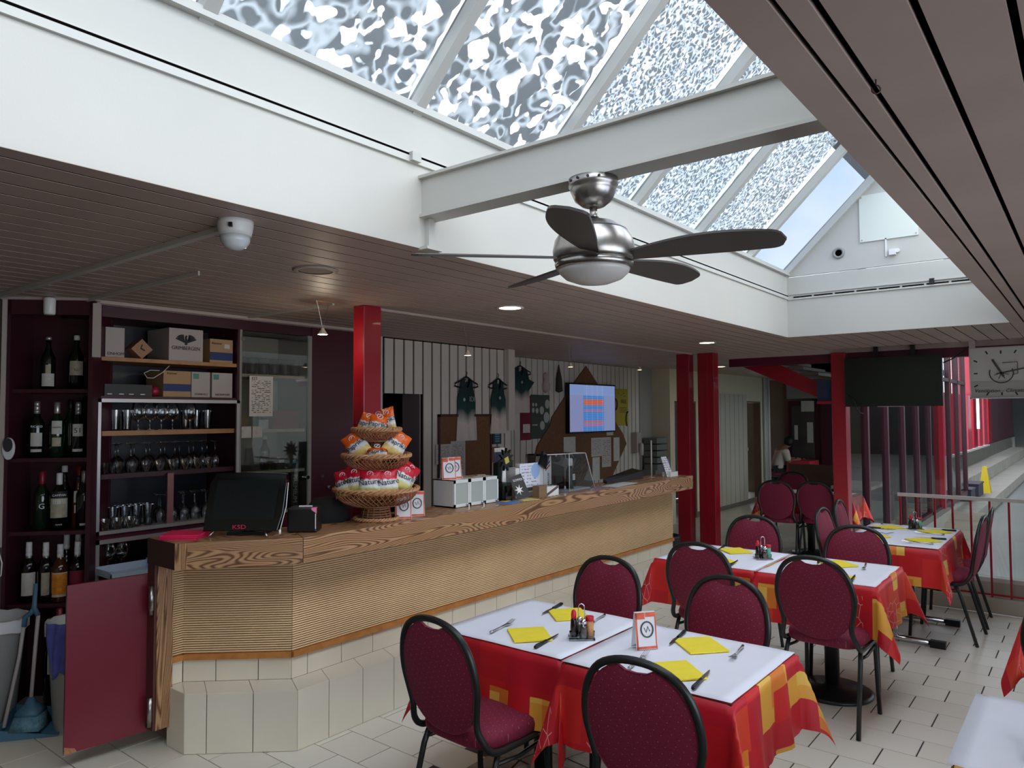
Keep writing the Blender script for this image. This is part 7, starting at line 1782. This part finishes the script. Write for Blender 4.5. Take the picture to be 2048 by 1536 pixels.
for a, c in (((-0.945, 8.36, 1.83), (-0.423, 8.375, 1.84)), ((-0.945, 8.36, 2.316), (-0.423, 8.375, 2.326)), ((-0.945, 8.36, 1.83), (-0.935, 8.375, 2.326)), ((-0.433, 8.36, 1.83), (-0.423, 8.375, 2.326))): b.box2(a, c)
b.build('frame', alu, ck2, world=True)
b = MB()
for h in range(12):
    a = h*PI/6; c, s = math.sin(a), math.cos(a); m_ = min(0.235/max(1e-3, abs(c)), 0.225/max(1e-3, abs(s)))
    r0, r1 = m_*0.82, m_*0.95
    px, pz = Vector((c, 0, s)), Vector((s, 0, -c))
    o = Vector((CXk, 8.3675, CZk)); q = [o+px*r0+pz*0.006, o+px*r1+pz*0.006, o+px*r1-pz*0.006, o+px*r0-pz*0.006]
    b = MB(); b.add([tuple(p) for p in q], [(0, 1, 2, 3)]); b.build('hour_mark', ink, ck2, world=True)
hand = M('clock_hand', (70, 72, 68), 0.4)
for a, ln, w_, nm in ((R(-28), 0.15, 0.02, 'hour_hand'), (R(78), 0.22, 0.013, 'minute_hand')):
    c, s = math.sin(a), math.cos(a); px, pz = Vector((c, 0, s)), Vector((s, 0, -c)); o = Vector((CXk, 8.362, CZk))
    b = MB(); b.add([tuple(p) for p in (o-px*0.04+pz*w_/2, o+px*ln+pz*w_/2, o+px*ln-pz*w_/2, o-px*0.04-pz*w_/2)], [(0, 1, 2, 3)]); b.build(nm, hand, ck2, world=True)
b = MB(); b.tube([(CXk+0.095*math.cos(R(-200+i*16)), 8.366, CZk-0.0+0.095*math.sin(R(-200+i*16))) for i in range(15)], 0.004, 5)
b.tube([(CXk+0.01, 8.366, CZk+0.095), (CXk+0.13, 8.366, CZk+0.10), (CXk+0.13, 8.366, CZk-0.01), (CXk+0.09, 8.366, CZk-0.02)], 0.003, 5)
for k in range(4):
    a = R(20+k*48+180); b.tube([(CXk, 8.366, CZk), (CXk+0.06*math.cos(a), 8.366, CZk+0.06*math.sin(a))], 0.003, 5)
b.build('fan_drawing', ink, ck2, world=True)
text('lettering', 'Ventilation - Climatisation', 0.048, ink, ck2, (CXk+0.03, 8.366, 1.905), X3, Z3, shear=0.2)
b = MB(); b.box((-0.92, 8.40, 2.36), (0.05, 0.05, 0.09)); b.box((-0.47, 8.40, 2.36), (0.05, 0.05, 0.09)); b.build('hanger', alu, ck2, world=True)
b = MB(); b.tube([(-1.18, 8.47, 2.20), (-1.1, 8.5, 2.24), (-1.0, 8.5, 2.31), (-0.95, 8.48, 2.36)], 0.006, 6); tag(b.build('power_cable', black_pl), 'black cable slung between the hanging television and the clock', 'cable')

# ------------------------------------------------------------------ stairs
sr = thing('staircase', 'staircase with dark red stringer descending behind the ceiling edge', 'stairs', (-2.95, 8.9, 1.8))
b = MB(); b.plate([(-3.45, 2.40), (-3.45, 2.315), (-2.3, 1.80), (-2.3, 1.96), (-3.15, 2.40)], (0, 8.78, 0), X3, Z3, 0.05); b.build('stringer', red_paint, sr, world=True)
for k in range(6):
    x0 = -3.25+k*0.17; z = 2.36-k*0.075
    b = MB(); b.box2((x0, 8.80, z), (x0+0.26, 9.7, z+0.035)); b.build('tread', M('tread_grey', (120, 110, 106), 0.6), sr, world=True)

# far end of the corridor
we2 = struct('wall_back', 'far end wall of the corridor with glazed doors and panels')
def fbox(x0, x1, z0, z1, mat, nm, yy=15.6, t_=0.06):
    b = MB(); b.box2((x0, yy, z0), (x1, yy+t_, z1)); return b.build(nm, mat, we2)
fbox(-6.0, XG-0.04, 0, HC, M('corridor_beige', (128, 110, 92), 0.8, noise=(3, 0.06)), 'plaster', 15.7, 0.1)
dred = M('dark_red_frame', (70, 20, 32), 0.5)
fbox(-5.02, -4.36, 0, 1.95, dred, 'door_leaf', 15.6)
fbox(-4.95, -4.5, 0.25, 1.85, M('smoked_pane', (70, 64, 64), 0.2), 'pane', 15.58, 0.02)
fbox(-4.36, -4.0, 0, HC, dred, 'red_post', 15.55)
fbox(-5.05, -4.4, 2.0, 2.36, plaster_grey, 'transom_panel', 15.6)
fbox(-3.45, -3.05, 0, HC, dred, 'red_post', 15.55)
fbox(-2.85, -2.4, 0, HC, dred, 'red_post', 15.5)
for (x, z, w, h, lb) in ((-4.62, 1.84, 0.26, 0.22, 'white notice high on the far corridor door'), (-4.58, 1.3, 0.12, 0.42, 'tall white notice on the far corridor door, right'), (-4.86, 1.3, 0.07, 0.3, 'narrow white notice on the far corridor door, left')):
    tag(sheet('notice', lab_w, None, (x, 15.575, z), X3, Z3, w, h), lb, 'paper')
# far red table, bench and person
fr = thing('dining_table', 'small far table with plain red cloth beside the seated person', 'table', (-4.63, 15.23, 0))
redc = M('plain_red_cloth', (196, 44, 62), 0.7)
b = MB(); b.box2((-4.84, 14.98, 0.72), (-4.42, 15.48, 0.745)); b.build('tabletop', M('tabletop_dark', (60, 44, 36)), fr, world=True)
b = MB(); b.cyl((-4.63, 15.23, 0), (-4.63, 15.23, 0.72), 0.04); b.build('column', black_met, fr, world=True)
b = MB()
def skirt(u, v):
    per = [(-4.86, 14.96), (-4.40, 14.96), (-4.40, 15.5), (-4.86, 15.5), (-4.86, 14.96)]; s = u*4; i = min(3, int(s)); f = s-i
    x = per[i][0]+(per[i+1][0]-per[i][0])*f; y = per[i][1]+(per[i+1][1]-per[i][1])*f; k = 1+0.06*v*(1+0.5*math.sin(u*60))
    return (-4.63+(x+4.63)*k, 15.23+(y-15.23)*k, 0.75-0.24*v)
b.grid(skirt, 48, 5); b.add([(-4.86, 14.96, 0.751), (-4.40, 14.96, 0.751), (-4.40, 15.5, 0.751), (-4.86, 15.5, 0.751)], [(0, 1, 2, 3)])
tag(b.build('tablecloth', redc), 'plain red cloth on the small far table', 'tablecloth')
bn = thing('bench', 'brown wooden bench past the shaded table', 'bench', (-3.7, 12.8, 0)); wd_b = M('dark_wood', (74, 46, 34), 0.5, noise=(12, 0.15))
b = MB(); b.box2((-4.2, 12.6, 0.42), (-2.5, 13.0, 0.46)); b.build('seat', wd_b, bn, world=True)
b = MB(); b.box2((-4.2, 12.98, 0.46), (-2.5, 13.02, 0.82)); b.build('backrest', wd_b, bn, world=True)
for x in (-4.1, -3.3, -2.6):
    b = MB(); b.box2((x, 12.62, 0), (x+0.06, 12.98, 0.42)); b.build('leg', wd_b, bn, world=True)

# seated person, back to the viewer
def skin_mesh(name, verts, edges, radii, mat, parent, root=0, sub=2):
    me = bpy.data.meshes.new(name); me.from_pydata(verts, edges, []); me.materials.append(mat)
    o = bpy.data.objects.new(name, me); COL.objects.link(o); o.parent = parent
    if not me.skin_vertices: me.attributes  # layer comes with the modifier
    bm = bmesh.new(); bm.from_mesh(me); lay = bm.verts.layers.skin.verify(); bm.verts.ensure_lookup_table()
    for i, v in enumerate(bm.verts):
        v[lay].radius = (radii[i] if isinstance(radii[i], tuple) else (radii[i], radii[i])); v[lay].use_root = (i == root)
    bm.to_mesh(me); bm.free()
    o.modifiers.new('skin', 'SKIN').use_smooth_shade = True
    s = o.modifiers.new('sub', 'SUBSURF'); s.levels = sub; s.render_levels = sub
    return o
pe = thing('person', 'person in a white shirt and dark trousers sitting bent over the far red table', 'person', (-5.10, 15.02, 0), R(-52))
skin_m = M('skin', (150, 104, 80), 0.6); shirt_m = M('shirt_white', (214, 196, 186), 0.8); trous = M('trousers_dark', (22, 24, 28), 0.8); hair_m = M('hair_black', (14, 12, 12), 0.6)
# local: sitting, looking along +Y
V = [(0, 0, 0.50), (0, 0.03, 0.66), (0, 0.09, 0.84), (0, 0.15, 0.96), (0, 0.20, 1.02), (0, 0.25, 1.07), (0, 0.29, 1.13),
     (0.17, 0.14, 0.93), (0.22, 0.18, 0.72), (0.17, 0.38, 0.77), (0.16, 0.45, 0.775),
     (-0.17, 0.14, 0.93), (-0.22, 0.18, 0.72), (-0.17, 0.38, 0.77), (-0.16, 0.45, 0.775),
     (0.09, 0.02, 0.50), (0.11, 0.40, 0.50), (0.11, 0.42, 0.09), (0.11, 0.52, 0.045),
     (-0.09, 0.02, 0.50), (-0.11, 0.40, 0.50), (-0.11, 0.42, 0.09), (-0.11, 0.52, 0.045)]
Ed = [(0, 1), (1, 2), (2, 3), (3, 4), (4, 5), (5, 6), (3, 7), (7, 8), (8, 9), (9, 10), (3, 11), (11, 12), (12, 13), (13, 14), (0, 15), (15, 16), (16, 17), (17, 18), (0, 19), (19, 20), (20, 21), (21, 22)]
Rd = [0.14, (0.14, 0.11), (0.155, 0.11), 0.10, 0.055, (0.075, 0.09), (0.07, 0.08), 0.06, 0.045, 0.03, 0.026, 0.06, 0.045, 0.03, 0.026, 0.085, 0.062, 0.045, 0.04, 0.085, 0.062, 0.045, 0.04]
skin_mesh('body', V, Ed, Rd, skin_m, pe)
sh_i = [0, 1, 2, 3, 7, 8, 11, 12]; mp_ = {v: i for i, v in enumerate(sh_i)}
skin_mesh('shirt', [V[i] for i in sh_i], [(mp_[a], mp_[c]) for a, c in Ed if a in mp_ and c in mp_], [(0.165, 0.15), (0.165, 0.135), (0.175, 0.13), 0.115, 0.078, 0.06, 0.078, 0.06], shirt_m, pe)
tr_i = [0, 15, 16, 17, 19, 20, 21]; mp_ = {v: i for i, v in enumerate(tr_i)}
skin_mesh('trousers', [(V[i][0], V[i][1], V[i][2]) for i in tr_i], [(mp_[a], mp_[c]) for a, c in Ed if a in mp_ and c in mp_], [0.15, 0.105, 0.082, 0.062, 0.105, 0.082, 0.062], trous, pe)
b = MB(); b.lathe([(0.002, 0.12), (0.05, 0.112), (0.088, 0.08), (0.102, 0.03), (0.098, -0.03), (0.08, -0.06), (0.05, -0.07)], (0, 0.262, 1.105), 18, caps=False); b.v = [(x, y, z) for x, y, z in b.v]; b.build('hair', hair_m, pe)
b = MB()
for s in (-1, 1):
    for k in range(4):
        xx = s*0.16+(k-1.5)*0.017; ln = (0.062, 0.072, 0.068, 0.054)[k]
        b.tube([(xx, 0.47, 0.775), (xx, 0.47+ln*0.5, 0.785), (xx, 0.47+ln, 0.768)], [0.009, 0.0085, 0.006], 6)
    b.tube([(s*0.16-s*0.03, 0.445, 0.772), (s*0.16-s*0.055, 0.475, 0.772), (s*0.16-s*0.058, 0.50, 0.766)], [0.01, 0.009, 0.007], 6)
b.build('fingers', skin_m, pe)
pc = copy_tree(chair0); pc.location = (-5.10, 15.02, 0); pc.rotation_euler = (0, 0, R(-52)); tag(pc, 'dark chair under the seated person far back', 'chair', 'burgundy banquet chairs')
# low table right of the bench
lt_ = thing('low_table', 'pale low table top right of the shaded chairs', 'table', (-2.55, 10.6, 0))
b = MB(); b.box2((-2.75, 10.2, 0.70), (-2.28, 11.2, 0.74)); b.build('top', M('pale_top', (170, 160, 146), 0.5), lt_, world=True)
for x in (-2.72, -2.31):
    for y in (10.24, 11.16):
        b = MB(); b.box2((x-0.02, y-0.02, 0), (x+0.02, y+0.02, 0.70)); b.build('leg', black_met, lt_, world=True)
